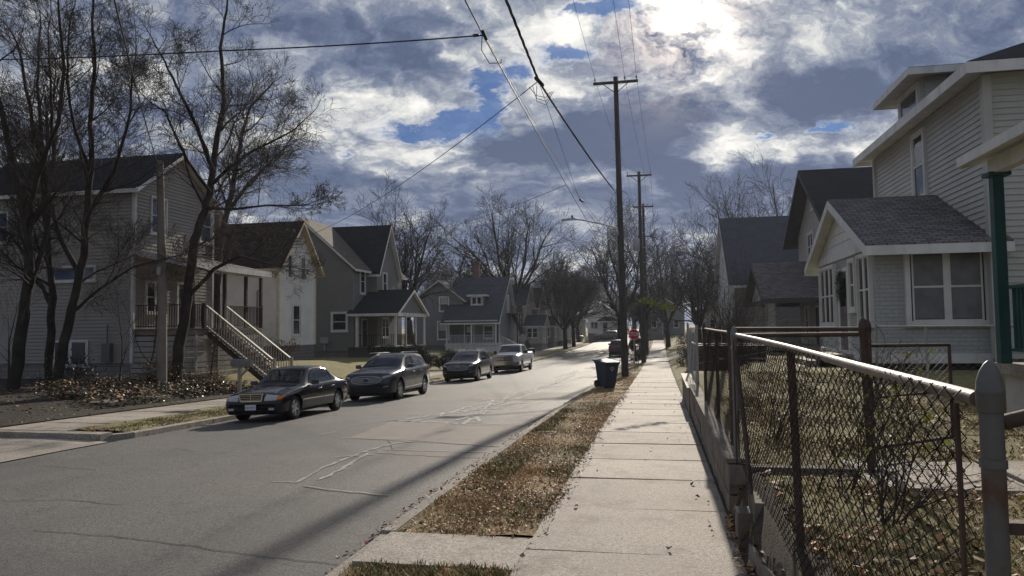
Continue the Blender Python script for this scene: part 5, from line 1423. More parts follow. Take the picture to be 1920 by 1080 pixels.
o = make_vehicle('distant_suv', 'pale sport utility side-on below the far white house', SUV2, paint('khaki_paint', (.16, .155, .14), .35, .3)); o.location = (-9.8, 141, z0(141) - .15); o.rotation_euler = (0, 0, R(182))
o = make_vehicle('oncoming_suv', 'dark red car on the road beside the utility pole, rear towards us', SUV2, maroon)
o.location = (-4.1, 76, road_at(-4.1, 76)); o.rotation_euler = (0, 0, R(90))
q = MB()
for y0_ in (-.88, .58): q.box((-2.37, y0_, .93), (-2.30, y0_ + .30, 1.08))
q.build('tail_light', REDL, o, local=True)
# ------------------------------------------------------------------ poles, cables, lamp, sign
POLEW = mat('pole_wood', (.052, .045, .040), .9, .25, 1.0, .5, 30, extra=lambda t, co, c: grime(t, co, c, .5, 2.5)); POLEG = mat('grey_pole_wood', (.19, .17, .145), .9, .25, 1.5, .5, 30)
GALV = mat('galvanised', (.30, .31, .32), .45, .15, 12, metal=.7); CABLE = mat('cable_black', (.012, .012, .013), .6, .1, 3); CERAM = mat('ceramic', (.12, .07, .05), .3, .2, 9)


def utility_pole(l, s, ztop, label, arm=1.1, lean=-.012, arms=(0,), extra=None, dbl=False, name='utility_pole'):
    zb_ = gz(l, s) - .3; h = thing(name, label, 'pole', (l, s, zb_ + .3), 0, None)
    b = MB(smooth=50); n = 10; pts = [(l + lean * (k / n * (ztop - zb_)), s, lerp(zb_, ztop, k / n)) for k in range(n + 1)]
    b.tube(pts, [lerp(.185, .115, k / n) for k in range(n + 1)], 14); b.build('shaft', POLEW, h)
    xt = l + lean * (ztop - zb_)
    for k, dz in enumerate(arms):
        z = ztop - .32 - dz; b = MB(); b.box((xt - arm, s - .13 - .06, z - .06), (xt + arm, s - .13 + .04, z + .06)); b.beam((xt - .62, s - .14, z - .05), (xt, s - .14, z - .55), .03, .03); b.beam((xt + .62, s - .14, z - .05), (xt, s - .14, z - .55), .03, .03)
        ca = b.build('crossarm', POLEW, h)
        for dx in (-arm + .08, .45 * arm / 1.1, arm - .08):
            b = MB(True); b.lathe([(.012, 0), (.012, .08), (.05, .09), (.03, .13), (.05, .14), (.03, .19), (.02, .21)], (xt + dx, s - .14, z + .06), n=8, cap=True); b.build('insulator', CERAM, ca)
    b = MB()
    for k in range(12):
        z = ztop - 3.0 - k * .42 * 1.35; sx = 1 if k % 2 else -1
        if z < zb_ + 3: break
        xx = l + lean * (z - zb_); b.beam((xx, s, z), (xx + sx * .30, s - .02, z), .022, .022)
    b.build('climbing_steps', GALV, h)
    return h, xt


P1, x1 = utility_pole(-1.70, 36.5, 14.25, 'tall dark utility pole beside the blue cart, carrying the street lamp')
P2, x2 = utility_pole(-1.25, 57, 13.7, 'second utility pole with cylindrical transformer, seen right of the tall pole', .95, lean=-.004)
P3, x3 = utility_pole(-1.30, 74, 14.0, 'third utility pole, close behind the transformer pole', 1.0, lean=-.004)
P4, x4 = utility_pole(-1.62, 96, 13.7, 'short looking farthest utility pole with one crossarm', 1.0, lean=-.002)
b = MB(True); b.lathe([(.02, 0), (.26, 0), (.27, .05), (.27, .85), (.24, .93), (.02, .95)], (-1.62, 56.8, 7.6), n=18); b.lathe([(.03, 0), (.04, .1), (.02, .2)], (-1.55, 56.8, 8.55), n=8); b.build('transformer', GALV, P2)
# street lamp on an arm from the first pole
xl = -1.70 - .012 * 7
h = thing('street_lamp', 'cobra head street lamp on long curved arm reaching left from the tall pole', 'street lamp', (xl, 36.4, 6.6))
b = MB(smooth=50); b.tube([(xl - .12, 36.4, 6.35), (xl - .14, 36.4, 6.62), (xl - .25, 36.4, 6.73), (xl - .9, 36.38, 6.90), (xl - 1.7, 36.35, 7.10), (xl - 2.3, 36.3, 7.2)], [.035] * 6, 8); b.build('arm', GALV, h)
b = MB(smooth=50); hx = xl - 2.3
b.hexa([(hx + .1, 36.2, 7.16), (hx + .1, 36.4, 7.16), (hx - .62, 36.45, 7.12), (hx - .62, 36.15, 7.12)], [(hx + .1, 36.24, 7.26), (hx + .1, 36.36, 7.26), (hx - .55, 36.38, 7.22), (hx - .55, 36.22, 7.22)]); b.build('lamp_head', GALV, h)
b = MB(True); b.lathe([(.05, 0), (.05, .1), (.03, .13)], (hx - .05, 36.3, 7.26), n=10, cap=True); b.build('photocell', BLACKP, h)
# old grey pole on the left lawn
h = thing('wooden_pole', 'weathered grey wooden pole in front of the beige house', 'pole', (-17.67, 23.8, -.3))
b = MB(smooth=50); b.tube([(-17.62, 23.8, -.6), (-17.66, 23.8, 3), (-17.76, 23.7, 8.1)], [.17, .155, .12], 12); b.build('shaft', POLEG, h)
b = MB(); b.box((-17.85, 23.5, 7.5), (-17.65, 23.62, 7.6)); b.tube([(-17.75, 23.55, 7.7), (-17.5, 23.4, 7.55)], .03, 6); b.box((-17.72, 23.55, 3.9), (-17.6, 23.64, 4.2)); b.build('bracket', GALV, h)


def cable(name, pts, sag, r, label, n=26, group=None, twist=0, rr=None):
    b = MB(smooth='all'); P = []
    for (a, c) in zip(pts, pts[1:]):
        a, c = V(a), V(c)
        for k in range(n + (1 if c == V(pts[-1]) else 0)):
            t = k / n; p = a.lerp(c, t); p.z -= 4 * sag * t * (1 - t); P.append(p)
    if twist:
        Q = []; m_ = 14
        for k in range(len(P) - 1):
            for j in range(m_): Q.append(P[k].lerp(P[k + 1], j / m_))
        for ph in (0, 2.09, 4.18): b.tube([q + V((math.cos(i * .55 + ph), 0, math.sin(i * .55 + ph))) * r * 1.1 for i, q in enumerate(Q)], r, 4, cap=False)
    else: b.tube(P, r, 5, cap=False)
    return tag(b.build(name, CABLE, uv=False), label, 'cable', group)


CG = 'bare conductors on the crossarms'
zc = 14.25 - .32 + .27
for nm, dx in (('left', -1.02), ('middle', .45), ('right', 1.02)):
    cable('power_line', [(x1 + dx - .1, -25, zc + .3), (x1 + dx, 36.36, zc), (x2 + dx * .86, 56.86, 13.7 - .05), (x3 + dx * .9, 73.86, 13.95), (x4 + dx * .9, 95.86, 13.65)], .25, .008, '%s of the thin bare wires on the crossarm insulators' % nm, 18, CG)


def ray_pt(px, py, **k):
    d = cfw + crt * ((px - 960) / F_PX) + cup * ((540 - py) / F_PX)
    (ax_, v), = k.items(); t = v / d[{'l': 0, 's': 1}[ax_]] if ax_ in 'ls' else (v - CAM_H) / d[2]
    return V((0, 0, CAM_H)) + d * t


A_ = ray_pt(906, 66, z=7.5)           # junction on the twin cable
B_ = ray_pt(1010, 152, z=8.0)
cable('twisted_service_cable', [(-2.1, -14, 9.0), tuple(B_), (x1 - .15, 36.5, 8.55)], .12, .016, 'thick twisted black cable bundle running from overhead to the tall pole', 16, twist=1)
far_ = ray_pt(1120, 445, s=50.0)
cable('communication_cable', [(-2.6, -14, 8.6), tuple(A_), tuple(far_), (x3, 74, 6.6)], .10, .014, 'heavier of the two straight cables running down the street, left of the pole')
A2 = ray_pt(918, 90, s=15.5)
cable('communication_cable', [tuple(A_ + V((0, .05, .02))), tuple(ray_pt(1090, 375, s=36)), (x3, 74, 6.9)], .02, .008, 'thin cable running just right of the heavier straight cable')
cable('drop_wire', [tuple(B_), tuple(ray_pt(1086, 372, s=34)), tuple(ray_pt(1140, 455, s=50))], .02, .007, 'thin wire from the twisted bundle joint down to the small black splice case')
cable('house_wire', [tuple(A_), tuple(ray_pt(420, 95, s=13.2)), tuple(ray_pt(-60, 113, s=15))], .03, .014, 'nearly level wire crossing the sky to the left above the bare trees')
cable('house_wire', [tuple(B_ + V((-.05, 0, -.03))), (-22.3, 43.9, 7.9)], .5, .012, 'long wire sloping from the bundle joint down to the white house gable')
cable('house_wire', [tuple(ray_pt(1062, 346, s=30)), (-20.8, 55, 9.2)], .5, .010, 'wire sloping left from the mid street joint to the grey house')
cable('house_wire', [(x1 - .15, 36.5, 7.9), (-17.4, 80, 5.2)], .7, .010, 'upper of two wires leaving the tall pole for the corner house')
cable('house_wire', [(x1 - .15, 36.5, 7.6), (-17.4, 97, 5.2)], .9, .010, 'lower of two wires leaving the tall pole toward the gabled row')
cable('house_wire', [(x1 + .1, 36.4, 7.4), (x2, 57, 6.9), (8.0, 66, 6.5)], .3, .010, 'wire from the tall pole past the transformer to the right')
cable('house_wire', [(x2, 57, 9.5), (4.9, 52.0, 4.7)], .3, .010, 'wire from the transformer pole down to the slate roofed house')
cable('house_wire', [tuple(ray_pt(205, -40, s=8)), (-17.74, 23.6, 7.9)], .15, .014, 'cable coming down from overhead to the weathered grey pole')
cable('cross_street_wire', [(-30, 62, 6.3), (x2, 60, 5.7), (12, 62, 6.8)], .5, .011, 'low cable spanning the crossing in front of the street trees')
b = MB(True); p = ray_pt(1087, 374, s=34); q = ray_pt(1093, 378, s=34.6); b.tube([p, p.lerp(q, .1), p.lerp(q, .9), q], [.02, .055, .055, .02], 8); tag(b.build('splice_case', BLACKP), 'small black splice case hanging on the thin wire', 'splice case')
b = MB(True); a = A_
b.tube([a + V((-.02, 0, 0)), a + V((-.06, .1, -.25)), a + V((.05, .3, -.45)), a + V((.22, .6, -.35)), a + V((.16, .9, -.16))], .009, 5); b.tube([a + V((-.2, 0, .01)), a + V((-.08, 0, .01))], .03, 6); b.tube([a + V((0, -.05, .07)), a + V((.04, .1, -.05))], .035, 6)
tag(b.build('cable_loop', CABLE), 'looped slack and clamp where the level wire meets the straight cables', 'cable')
b = MB(True); a = B_
for k in range(3): b.tube([a + V((-.25 + .1 * k, 0, -.12)), a + V((-.1, .2, -.3 - .07 * k)), a + V((.12, .4, -.3 - .1 * k)), a + V((.2 + .04 * k, .6, -.1))], .008, 5)
b.tube([a + V((-.04, -.2, .02)), a + V((.06, .25, -.03))], .05, 6)
tag(b.build('cable_loop', CABLE), 'tangle of looped tails at the joint on the twisted bundle', 'cable')
b = MB(True); c = V((x1, 36.5, 8.0))
for k in range(28):
    a0, a1 = k * .2244, (k + 1) * .2244; b.tube([c + V((math.cos(a0) * .45 + .12, -.2, math.sin(a0) * .5)), c + V((math.cos(a1) * .45 + .12, -.2, math.sin(a1) * .5))], .008, 4, cap=False)
    b.tube([c + V((math.cos(a0) * .28 - .35, -.2, -.55 + math.sin(a0) * .28)), c + V((math.cos(a1) * .28 - .35, -.2, -.55 + math.sin(a1) * .28))], .008, 4, cap=False)
tag(b.build('cable_coil', CABLE), 'loose coils of cable hanging on the tall pole above the lamp', 'cable')

# stop sign
sx, sy = -1.55, 45.5; zs = gz(sx, sy)
h = thing('stop_sign', 'red octagonal STOP sign on a metal post beside the sidewalk', 'sign', (sx, sy, zs))
b = MB(); b.box((sx - .03, sy - .015, zs), (sx + .03, sy + .015, zs + 2.42)); b.build('post', GALV, h)


def octo(r, y, t):
    q = MB(); P = [(sx + r * math.cos(R(22.5 + 45 * k)), y, zs + 2.1 + r * math.sin(R(22.5 + 45 * k))) for k in range(8)]; q.hexa([(x, y + t, z) for x, y_, z in P][::-1], P[::-1]); return q


sg = octo(.345, sy - .03, .01).build('sign_plate', mat('sign_white', (.62, .6, .6), .4, .04, 5), h)
octo(.325, sy - .034, .003).build('sign_face', mat('sign_red', (.36, .015, .03), .4, .06, 5), sg)
o = text_obj('sign_text', 'STOP', .27, MATS['sign_white'], sg, Matrix.Translation((sx - h.location.x, sy - .036 - h.location.y, zs + 2.1 - h.location.z)) @ Matrix(((1.0, 0, 0, 0), (0, 0, 1, 0), (0, 1.25, 0, 0), (0, 0, 0, 1))), .001)
# reverse of the stop sign on the left corner
sx2, sy2 = -11.6, 67.8; z2 = gz(-12.6, sy2)
h = thing('stop_sign', 'bare grey back of a stop sign at the left corner of the crossing', 'sign', (sx2 - .9, sy2, z2)); sx, sy, zs = sx2 - .9, sy2, z2
b = MB(); b.box((sx - .03, sy + .02, zs), (sx + .03, sy + .05, zs + 2.6)); b.build('post', GALV, h); octo(.38, sy, .015).build('sign_plate', GALV, h)

# wheeled recycling cart
def cart(l, s, rz, label, colm, tilt=0, g=None, sc=1.0):
    z = gz(l, s); h = thing('wheeled_cart', label, 'trash cart', (0, 0, 0), .0001, g); b = MB(smooth=30)
    b.hexa([(-.22, -.26, .10), (.22, -.26, .10), (.22, .24, .10), (-.22, .24, .10)], [(-.29, -.37, .92), (.29, -.37, .92), (.29, .36, .92), (-.29, .36, .92)]); b.hexa([(-.31, -.39, .88), (.31, -.39, .88), (.31, .38, .88), (-.31, .38, .88)], [(-.315, -.395, .93), (.315, -.395, .93), (.315, .385, .93), (-.315, .385, .93)])
    b.hexa([(-.2, .1, .03), (.2, .1, .03), (.2, .3, .03), (-.2, .3, .03)], [(-.22, .1, .3), (.22, .1, .3), (.22, .3, .3), (-.22, .3, .3)]); b.box((-.2, -.24, .0), (.2, -.12, .11)); b.build('bin', colm, h, local=True)
    b = MB(smooth=30); b.hexa([(-.325, -.42, .93), (.325, -.42, .93), (.325, .40, .93), (-.325, .40, .93)], [(-.30, -.40, .975), (.30, -.40, .975), (.30, .38, 1.01), (-.30, .38, 1.01)]); b.hexa([(-.24, -.34, .975), (.24, -.34, .975), (.24, .3, 1.0), (-.24, .3, 1.0)], [(-.2, -.3, 1.0), (.2, -.3, 1.0), (.2, .26, 1.03), (-.2, .26, 1.03)]); b.build('lid', colm, h, local=True)
    b = MB(True); b.tube([(-.3, .38, .95), (-.3, .5, .98), (.3, .5, .98), (.3, .38, .95)], .02, 6); b.build('handle', colm, h, local=True)
    for sx_ in (-1, 1):
        b = MB(smooth=40); b.lathe([(.001, -.04), (.10, -.04), (.125, -.03), (.13, 0), (.125, .03), (.10, .04), (.001, .04)], (sx_ * .27, .26, .13), V((1, 0, 0)), 18); b.build('wheel', TYRE, h, local=True)
    b = MB(); r = .075      # three chasing arrows
    for k in range(3):
        a = R(90 + 120 * k)
        for j in range(4):
            a0, a1 = a + j * .42, a + (j + 1) * .42 - .02; ri = r * .62 if j < 3 else r * .4; ro = r * 1.0 if j < 3 else r * 1.25
            P = [(math.cos(a0) * ri, math.sin(a0) * ri), (math.cos(a0) * ro, math.sin(a0) * ro), (math.cos(a1) * (r if j < 3 else r * .82), math.sin(a1) * (r if j < 3 else r * .82)), (math.cos(a1) * (r * .62 if j < 3 else r * .78), math.sin(a1) * (r * .62 if j < 3 else r * .78))]
            b.face([(x, -.358 - (z_ * .13) - .004, .72 + z_) for x, z_ in P])
    b.build('recycling_emblem', mat('emblem_white', (.45, .5, .55), .6), h, local=True)
    h.location = (l, s, z); h.rotation_euler = (R(tilt), 0, R(rz)); h.scale = (sc, sc, sc); return h


BLUE = mat('blue_plastic', (.005, .019, .055), .45, .12, 4, spec=.5)
cart(-1.98, 27.6, 38, 'blue wheeled recycling cart with arrow emblem standing askew on the verge by the tall pole', BLUE, 3)
cart(-12.7, 73.5, 20, 'small distant blue cart on the left verge near the street trees', BLUE)
cart(-15.8, 76.0, 5, 'dark blue cart below the outside stairs, left one of the pair', BLUE)
cart(-14.9, 76.2, 5, 'dark blue cart below the outside stairs, right one of the pair', BLUE)
cart(.0 - 1.6, 68.5, 5, 'dark bin standing beside the sidewalk beyond the stop sign', mat('dark_plastic', (.02, .02, .022), .5))

# mailbox
mx, my = -13.45, 22.0; mz = gz(-13.4, my)
h = thing('mailbox', 'grey box mailbox on a wooden post behind the black saloon', 'mailbox', (mx, my, mz))
b = MB(); b.box((mx - .05, my - .05, mz), (mx + .05, my + .05, mz + 1.18)); b.beam((mx, my, mz + .85), (mx + .3, my, mz + 1.15), .05, .05); b.box((mx - .25, my - .06, mz + 1.18), (mx + .4, my + .06, mz + 1.22)); b.build('post', WOOD_GREY, h)
b = MB(smooth=40); P = [(-.1, 0), (.1, 0), (.1, .13), (.07, .2), (0, .23), (-.07, .2), (-.1, .13)]
b.hexa([(mx - .28, my + y, mz + 1.22 + z) for y, z in P], [(mx + .42, my + y, mz + 1.22 + z) for y, z in P]); b.build('box', mat('mailbox_grey', (.12, .12, .115), .5, .2, 4), h)

# ------------------------------------------------------------------ timber wall and fences on the right
TIMB = mat('wall_timber', (.20, .175, .145), .9, .35, 2.5, .9, 35, extra=lambda t, co, c: grime(t, co, c, .6, 2.0))
h = thing('timber_retaining_wall', 'weathered timber retaining wall along the right edge of the sidewalk', 'retaining wall', (.7, 12, 0))
q = random.Random(5)
b = MB()
for r_ in range(4):
    s = 7.55 + (r_ % 2) * .4
    if r_ % 2: b.box((.625, 7.57, z0(8) - .1 + r_ * .145), (.775, 7.94, z0(8) + .04 + r_ * .145))
    while s < 16.9:
        e = min(16.9, s + 2.4); j = q.uniform(-.008, .008); zz = z0(s) if z0(s) > -.2 else -.2; za = -.1 + r_ * .155; zt_ = za + .148
        if r_ == 0: za -= .35
        b.hexa([(.62 + j, s + .005, za), (.78, s + .005, za), (.78, e - .005, za), (.62 + j, e - .005, za)], [(.62 + j, s + .005, zt_), (.775, s + .005, zt_), (.775, e - .005, zt_), (.62 + j, e - .005, zt_)]); s = e
b.build('timbers', TIMB, h)
b = MB(); b.box((.60, 7.5, .515), (.80, 16.9, .555)); b.build('cap_board', TIMB, h)
b = MB(); b.box((.62, 7.40, .33), (1.95, 7.55, .50)); b.box((1.3, 7.38, .17), (2.3, 7.5, .325)); b.build('return_timber', TIMB, h)
h = thing('timber_retaining_wall', 'farther lower section of timber wall with pale capping boards turning into the yard', 'retaining wall', (.7, 20, 0))
b = MB(); b.box((.60, 16.95, -1), (.76, 22.0, .44)); b.box((.76, 16.95, -1), (2.6, 17.1, .44)); b.box((.76, 19.3, -1), (2.6, 19.45, .40)); b.build('timbers', TIMB, h)
b = MB(); b.box((.56, 16.9, .441), (.84, 22.05, .48)); b.box((.84, 16.9, .441), (2.6, 17.15, .478)); b.box((.84, 19.25, .441), (2.6, 19.5, .476)); b.build('cap_board', mat('pale_cap', (.42, .37, .30), .8, .15, 3), h)
# rotten plank at the near yard edge
h = thing('rotten_plank', 'split rotten grey plank edging the near yard', 'plank', (.7, 5.5, 0))
b = MB(); q = random.Random(4)
for k in range(7):
    s0_, s1_ = 4.15 + k * .27, 4.15 + (k + 1) * .27 - .003; x0_ = .70 - (k * .012); zt0, zt1 = .22 - k * .006 + q.uniform(-.02, .02), .22 - k * .006 + q.uniform(-.025, .02)
    b.hexa([(x0_, s0_, -.05), (x0_ + .05, s0_, -.05), (x0_ + .04, s1_, -.05), (x0_ - .012, s1_, -.05)], [(x0_ + .02, s0_, zt0), (x0_ + .06, s0_, zt0 - .015), (x0_ + .048, s1_, zt1 - .02), (x0_ + .008, s1_, zt1)])
b.build('board', TIMB, h)
b = MB()
for k in range(6): s0_, s1_ = 4.15 + k * .25, 4.15 + (k + 1) * .25; b.hexa([(.775, s0_, 0), (.81, s0_, 0), (.80, s1_, 0), (.77, s1_, 0)], [(.78, s0_, .27 + q.uniform(-.03, .02)), (.80, s0_, .26), (.795, s1_, .25), (.775, s1_, .27 + q.uniform(-.03, .02))])
b.build('splinter_board', TIMB, h)
b = MB(); b.box((.72, 6.35, -.05), (1.05, 6.8, .40)); b.box((.60, 6.5, -.05), (.72, 6.75, .28)); tag(b.build('timber_block', TIMB), 'dark stub of old timber beside the leaning fence pipe', 'timber')

RUST = mat('rusty_wire', (.035, .025, .021), .65, .4, 30, metal=.5); PAINTM = mat('fence_paint', (.17, .175, .175), .5, .1, 9, .2, 30, metal=.2)


def rustx(t, co, c):
    s = t.sep(co); f = t.math('ADD', t.math('MULTIPLY_ADD', s[2], -6.0, 6.3), t.noise(co, 9, 5, .7))
    f = t.ramp(f, [(.35, 0.0), (.75, 1.0)])
    f2 = t.ramp(t.noise(co, 14, 4, .7), [(.62, 0.0), (.72, .8)])
    return t.mix(t.math('MAXIMUM', t.math('MULTIPLY', f, t.ramp(t.noise(co, 3.5, 5, .6), [(.42, 0.0), (.52, 1.0)])), f2), c, (.11, .045, .022))


POSTM = mat('galvanised_post', (.125, .125, .12), .5, .12, 9, .25, 40, metal=.35, extra=rustx); RUSTP = mat('rusty_pipe', (.085, .06, .048), .7, .3, 8, .4, 40, metal=.3)
RAILM = mat('worn_rail', (.20, .165, .14), .55, .3, 7, .4, 40, metal=.25)


def fpost(parent, x, y, zb_, zt_, r, m_, lean=0, cap=True, name='post'):
    b = MB(smooth=50); b.tube([(x, y, zb_), (x - lean, y, zt_)], r, 16); o = b.build(name, m_, parent)
    if cap:
        b = MB(smooth=50); b.lathe([(r * 1.14, -r * 1.6), (r * 1.18, -r * 1.5), (r * 1.18, 0), (r * 1.22, r * .12), (r * 1.22, r * .38), (r * 1.16, r * .5), (r * 1.1, r * 1.2), (r * .85, r * 2.1), (r * .45, r * 2.8), (r * .12, r * 3.1), (.001, r * 3.12)], (x - lean, y, zt_), n=18); b.build('acorn_cap', m_, o)
    for z in (lerp(zb_, zt_, .9), lerp(zb_, zt_, .5)):
        b = MB(smooth=50); b.lathe([(r * 1.0, -.012), (r * 1.14, -.011), (r * 1.14, .011), (r * 1.0, .012)], (x - lean * .5, y, z), n=16); b.build('band', m_, o)
    return o


def chain_mesh(parent, p, q, hb, ht, m_, dia=.055, r=.0018, seed=1, sag=0, wob=.006, droop=None):
    """woven wire: zigzag strands that hook into each other; p,q on the ground line; hb,ht heights (may be pairs)"""
    rr_ = random.Random(seed); p, q = V(p), V(q); L = (q - p).length; t = (q - p).normalized(); n = V((-t.y, t.x, 0)); b = MB()
    ns = int(L / dia); hb = hb if isinstance(hb, tuple) else (hb, hb); ht = ht if isinstance(ht, tuple) else (ht, ht)
    for k in range(ns):
        a0 = (k + .5) * dia; u = a0 / L; z = lerp(hb[0], hb[1], u); zt_ = lerp(ht[0], ht[1], u) - (droop(u) if droop else 0); nz = int((zt_ - z) / (dia * .62)); pts = []
        for j in range(nz + 1):
            sgn = 1 if (j + k) % 2 else -1; base = p + t * (a0 + sgn * dia * .54); w = math.sin(u * 17 + j * .35) * wob
            pts.append(base + V((0, 0, z + (zt_ - z) * j / nz)) + n * (w + sgn * r * 1.1) + t * math.sin(j * .4 + k * .1) * wob * .5)
        b.tube(pts, r, 4, cap=False)
    return b.build('chain_mesh', m_, parent, uv=False)


h = thing('chain_link_fence', 'near rusty chain link fence with pale top rail ending at the big capped post', 'fence', (.83, 4, .4))
fpost(h, .83, 2.12, -.1, 1.655, .028, POSTM)
fpost(h, .72, 7.66, .50, 1.74, .03, PAINTM, .0)
b = MB(smooth=50); b.tube([(.815, 2.16, 1.640), (.80, 3.3, 1.663), (.78, 4.9, 1.70), (.76, 6.3, 1.725), (.73, 7.62, 1.745)], .021, 10); b.build('top_rail', RAILM, h)
b = MB(smooth=50); b.tube([(.84, 4.95, -.1), (.80, 4.9, 1.68)], .026, 10); b.build('line_post', RUSTP, h)
b = MB(smooth=50); b.tube([(.80, 2.24, .2), (.79, 2.235, 1.62)], .008, 6); b.tube([(.70, 7.5, .50), (.70, 7.5, 1.7)], .008, 6); b.build('tension_bar', RUSTP, h)
b = MB(smooth=50); b.tube([(.74, 6.65, .25), (.72, 6.9, .9), (.70, 7.35, 1.60)], .022, 8); b.build('leaning_pipe', RUSTP, h)
chain_mesh(h, (.80, 2.2, 0), (.72, 7.55, 0), (.36, .52), (1.66, 1.73), RUST, .052, .0025, 2, wob=.013)
h = thing('chain_link_fence', 'crosswise chain link fence with dark pipe rail turning into the yard from the wall end', 'fence', (3, 7.7, .5))
fpost(h, 1.87, 7.35, .40, 1.80, .034, RUSTP, .03); fpost(h, 2.02, 7.9, .45, 1.80, .03, RUSTP); fpost(h, 5.2, 7.9, .45, 1.76, .03, RUSTP)
b = MB(smooth=50); b.tube([(.74, 7.66, 1.74), (1.85, 7.40, 1.745)], .022, 8); b.tube([(.80, 8.3, 1.80), (1.98, 7.98, 1.79)], .022, 8); b.build('top_rail', RUSTP, h)
chain_mesh(h, (.78, 7.66, 0), (1.84, 7.40, 0), .50, 1.74, RUST, .055, .0024, 3, wob=.012)
h = thing('garden_gate', 'dark pipe framed mesh gate standing open beside the leaning capped post', 'gate', (2.6, 8.4, .5))
b = MB(smooth=50); b.tube([(2.05, 8.0, 1.62), (3.1, 8.9, 1.60)], .018, 8); b.tube([(2.05, 8.0, .6), (3.1, 8.9, .6)], .018, 8); b.tube([(2.05, 8.0, .6), (2.05, 8.0, 1.62)], .018, 8); b.tube([(3.1, 8.9, .6), (3.1, 8.9, 1.60)], .018, 8); b.tube([(2.05, 8.0, 1.1), (3.1, 8.9, 1.1)], .012, 8); b.build('frame', RUSTP, h)
chain_mesh(h, (2.07, 8.02, 0), (3.08, 8.88, 0), .6, 1.6, RUST, .06, .0018, 4)
h = thing('chain_link_fence', 'chain link fence standing on the timber wall beyond the wall end post', 'fence', (.76, 11, .5))
fpost(h, .745, 8.35, .52, 1.80, .028, RUSTP); fpost(h, .75, 13.2, .5, 1.80, .028, RUSTP); fpost(h, .78, 10.8, .5, 1.76, .024, RUSTP, cap=False)
b = MB(smooth=50); b.tube([(.75, 8.4, 1.76), (.77, 10.8, 1.77), (.755, 13.15, 1.79)], .018, 8); b.build('top_rail', RUSTP, h)
chain_mesh(h, (.745, 8.4, 0), (.755, 13.15, 0), .56, (1.75, 1.78), RUST, .065, .0028, 5, wob=.012)
h = thing('chain_link_fence', 'pale thin chain link fence with sagging wire past the farther timber section', 'fence', (.8, 20, .4))
for y in (17.0, 22.3): fpost(h, .80, y, .40, 1.86, .03, GALV, cap=(y > 20))
b = MB(); b.tube([(.80, 17.05, 1.80), (1.2, 17.3, 1.72), (2.4, 17.2, 1.60)], .006, 5); b.tube([(.8, 17.05, 1.0), (2.6, 17.3, 1.3)], .006, 5); b.tube([(.8, 17.05, 1.8), (.8, 22.25, 1.78)], .01, 5); b.build('top_rail', GALV, h)
chain_mesh(h, (.80, 17.1, 0), (.80, 22.2, 0), .5, 1.78, GALV, .09, .0018, 6)
h = thing('chain_link_fence', 'slim galvanised chain link fence in front of the brick sun porch wall', 'fence', (5, 13, .6))
for x in (3.45, 4.2, 5.2, 6.4): fpost(h, x, 13, .5, 1.79, .022, GALV, cap=(x < 3.5))
b = MB(smooth=50); b.tube([(3.45, 13, 1.79), (7.5, 13, 1.77)], .017, 8); b.build('top_rail', GALV, h)
chain_mesh(h, (3.47, 13.02, 0), (7.4, 13.02, 0), .6, 1.78, GALV, .07, .0016, 7)
h = thing('garden_gate', 'leaning mesh gate frame hung on the big capped post at the right edge', 'gate', (1.3, 2.2, .4))
b = MB(smooth=50); b.tube([(.925, 2.17, .0), (.945, 2.17, 1.56), (.99, 2.17, 1.61), (1.9, 2.2, 1.63)], .016, 8); b.tube([(.86, 2.14, 1.58), (.95, 2.16, 1.60)], .02, 8); b.box((.86, 2.12, 1.30), (.95, 2.16, 1.33)); b.build('frame', RUSTP, h)
chain_mesh(h, (.95, 2.17, 0), (1.9, 2.2, 0), .1, 1.6, RUST, .055, .0028, 8)
# garden path, raised bed, things in the yards
b = MB()
for k in range(5): b.box((1.75 + k * 1.25, 6.75, .2), (1.75 + (k + 1) * 1.25 - .012, 8.05, .475 + k * .02))
tag(b.build('garden_path', M_CONC), kind='structure')
h = thing('raised_bed', 'low dark raised bed with pale top edges near the bushes right of the sidewalk', 'planter', (2.2, 29, 0))
zz = gz(2, 29)
b = MB()
for z in (zz + .45, zz + .95): b.box((1.2, 26.9, z), (3.6, 27.0, z + .05)); b.box((1.2, 27.0, z), (1.28, 31, z + .05))
b.build('edge_board', MATS['pale_cap'], h)
b = MB(); b.box((1.25, 27.02, zz - .8), (3.6, 31, zz + .93)); b.build('bed', WOOD_DK, h)
b = MB(); b.box((1.0, 25.2, zz - .5), (1.12, 25.32, zz + .75)); tag(b.build('stub_post', WOOD_DK), 'short square wooden post at the driveway right of the sidewalk', 'post')
b = MB(); b.box((-16.0, 16.9, gz(-16, 17) - .02), (-15.35, 18.5, gz(-15.6, 17) + .035)); 
for (l, s, lab) in ((-17.0, 20.1, 'left concrete stepping slab in the leaf litter'), (-17.1, 22.2, 'right concrete stepping slab near the ivy')):
    q = MB(); q.box((l - .75, s - .4, gz(l, s) - .05), (l + .75, s + .4, gz(l, s) + .06)); tag(q.build('stepping_slab', M_CONC), lab, 'paving slab')
# ------------------------------------------------------------------ bare trees
BARK = mat('bark', (.040, .034, .029), .95, .35, 3, .8, 25); BARK2 = mat('grey_bark', (.065, .058, .052), .95, .35, 3, .8, 25); TWIG = mat('twigs', (.045, .036, .031), .9, .3, 4); TWIGF = mat('far_twigs', (.042, .037, .036), .9, .3, 1)
DRYL = mat('dry_leaf', (.10, .065, .035), .8, .4, 10); YEWM = mat('yew_leaf', (.022, .030, .016), .8, .4, 8); YGL = mat('yellow_green_leaf', (.17, .20, .045), .5, .3, 9)


def rot_about(d, ang, az):
    o = d.orthogonal().normalized(); o = (o * math.cos(az) + d.cross(o) * math.sin(az)).normalized()
    return (d * math.cos(ang) + o * math.sin(ang)).normalized()


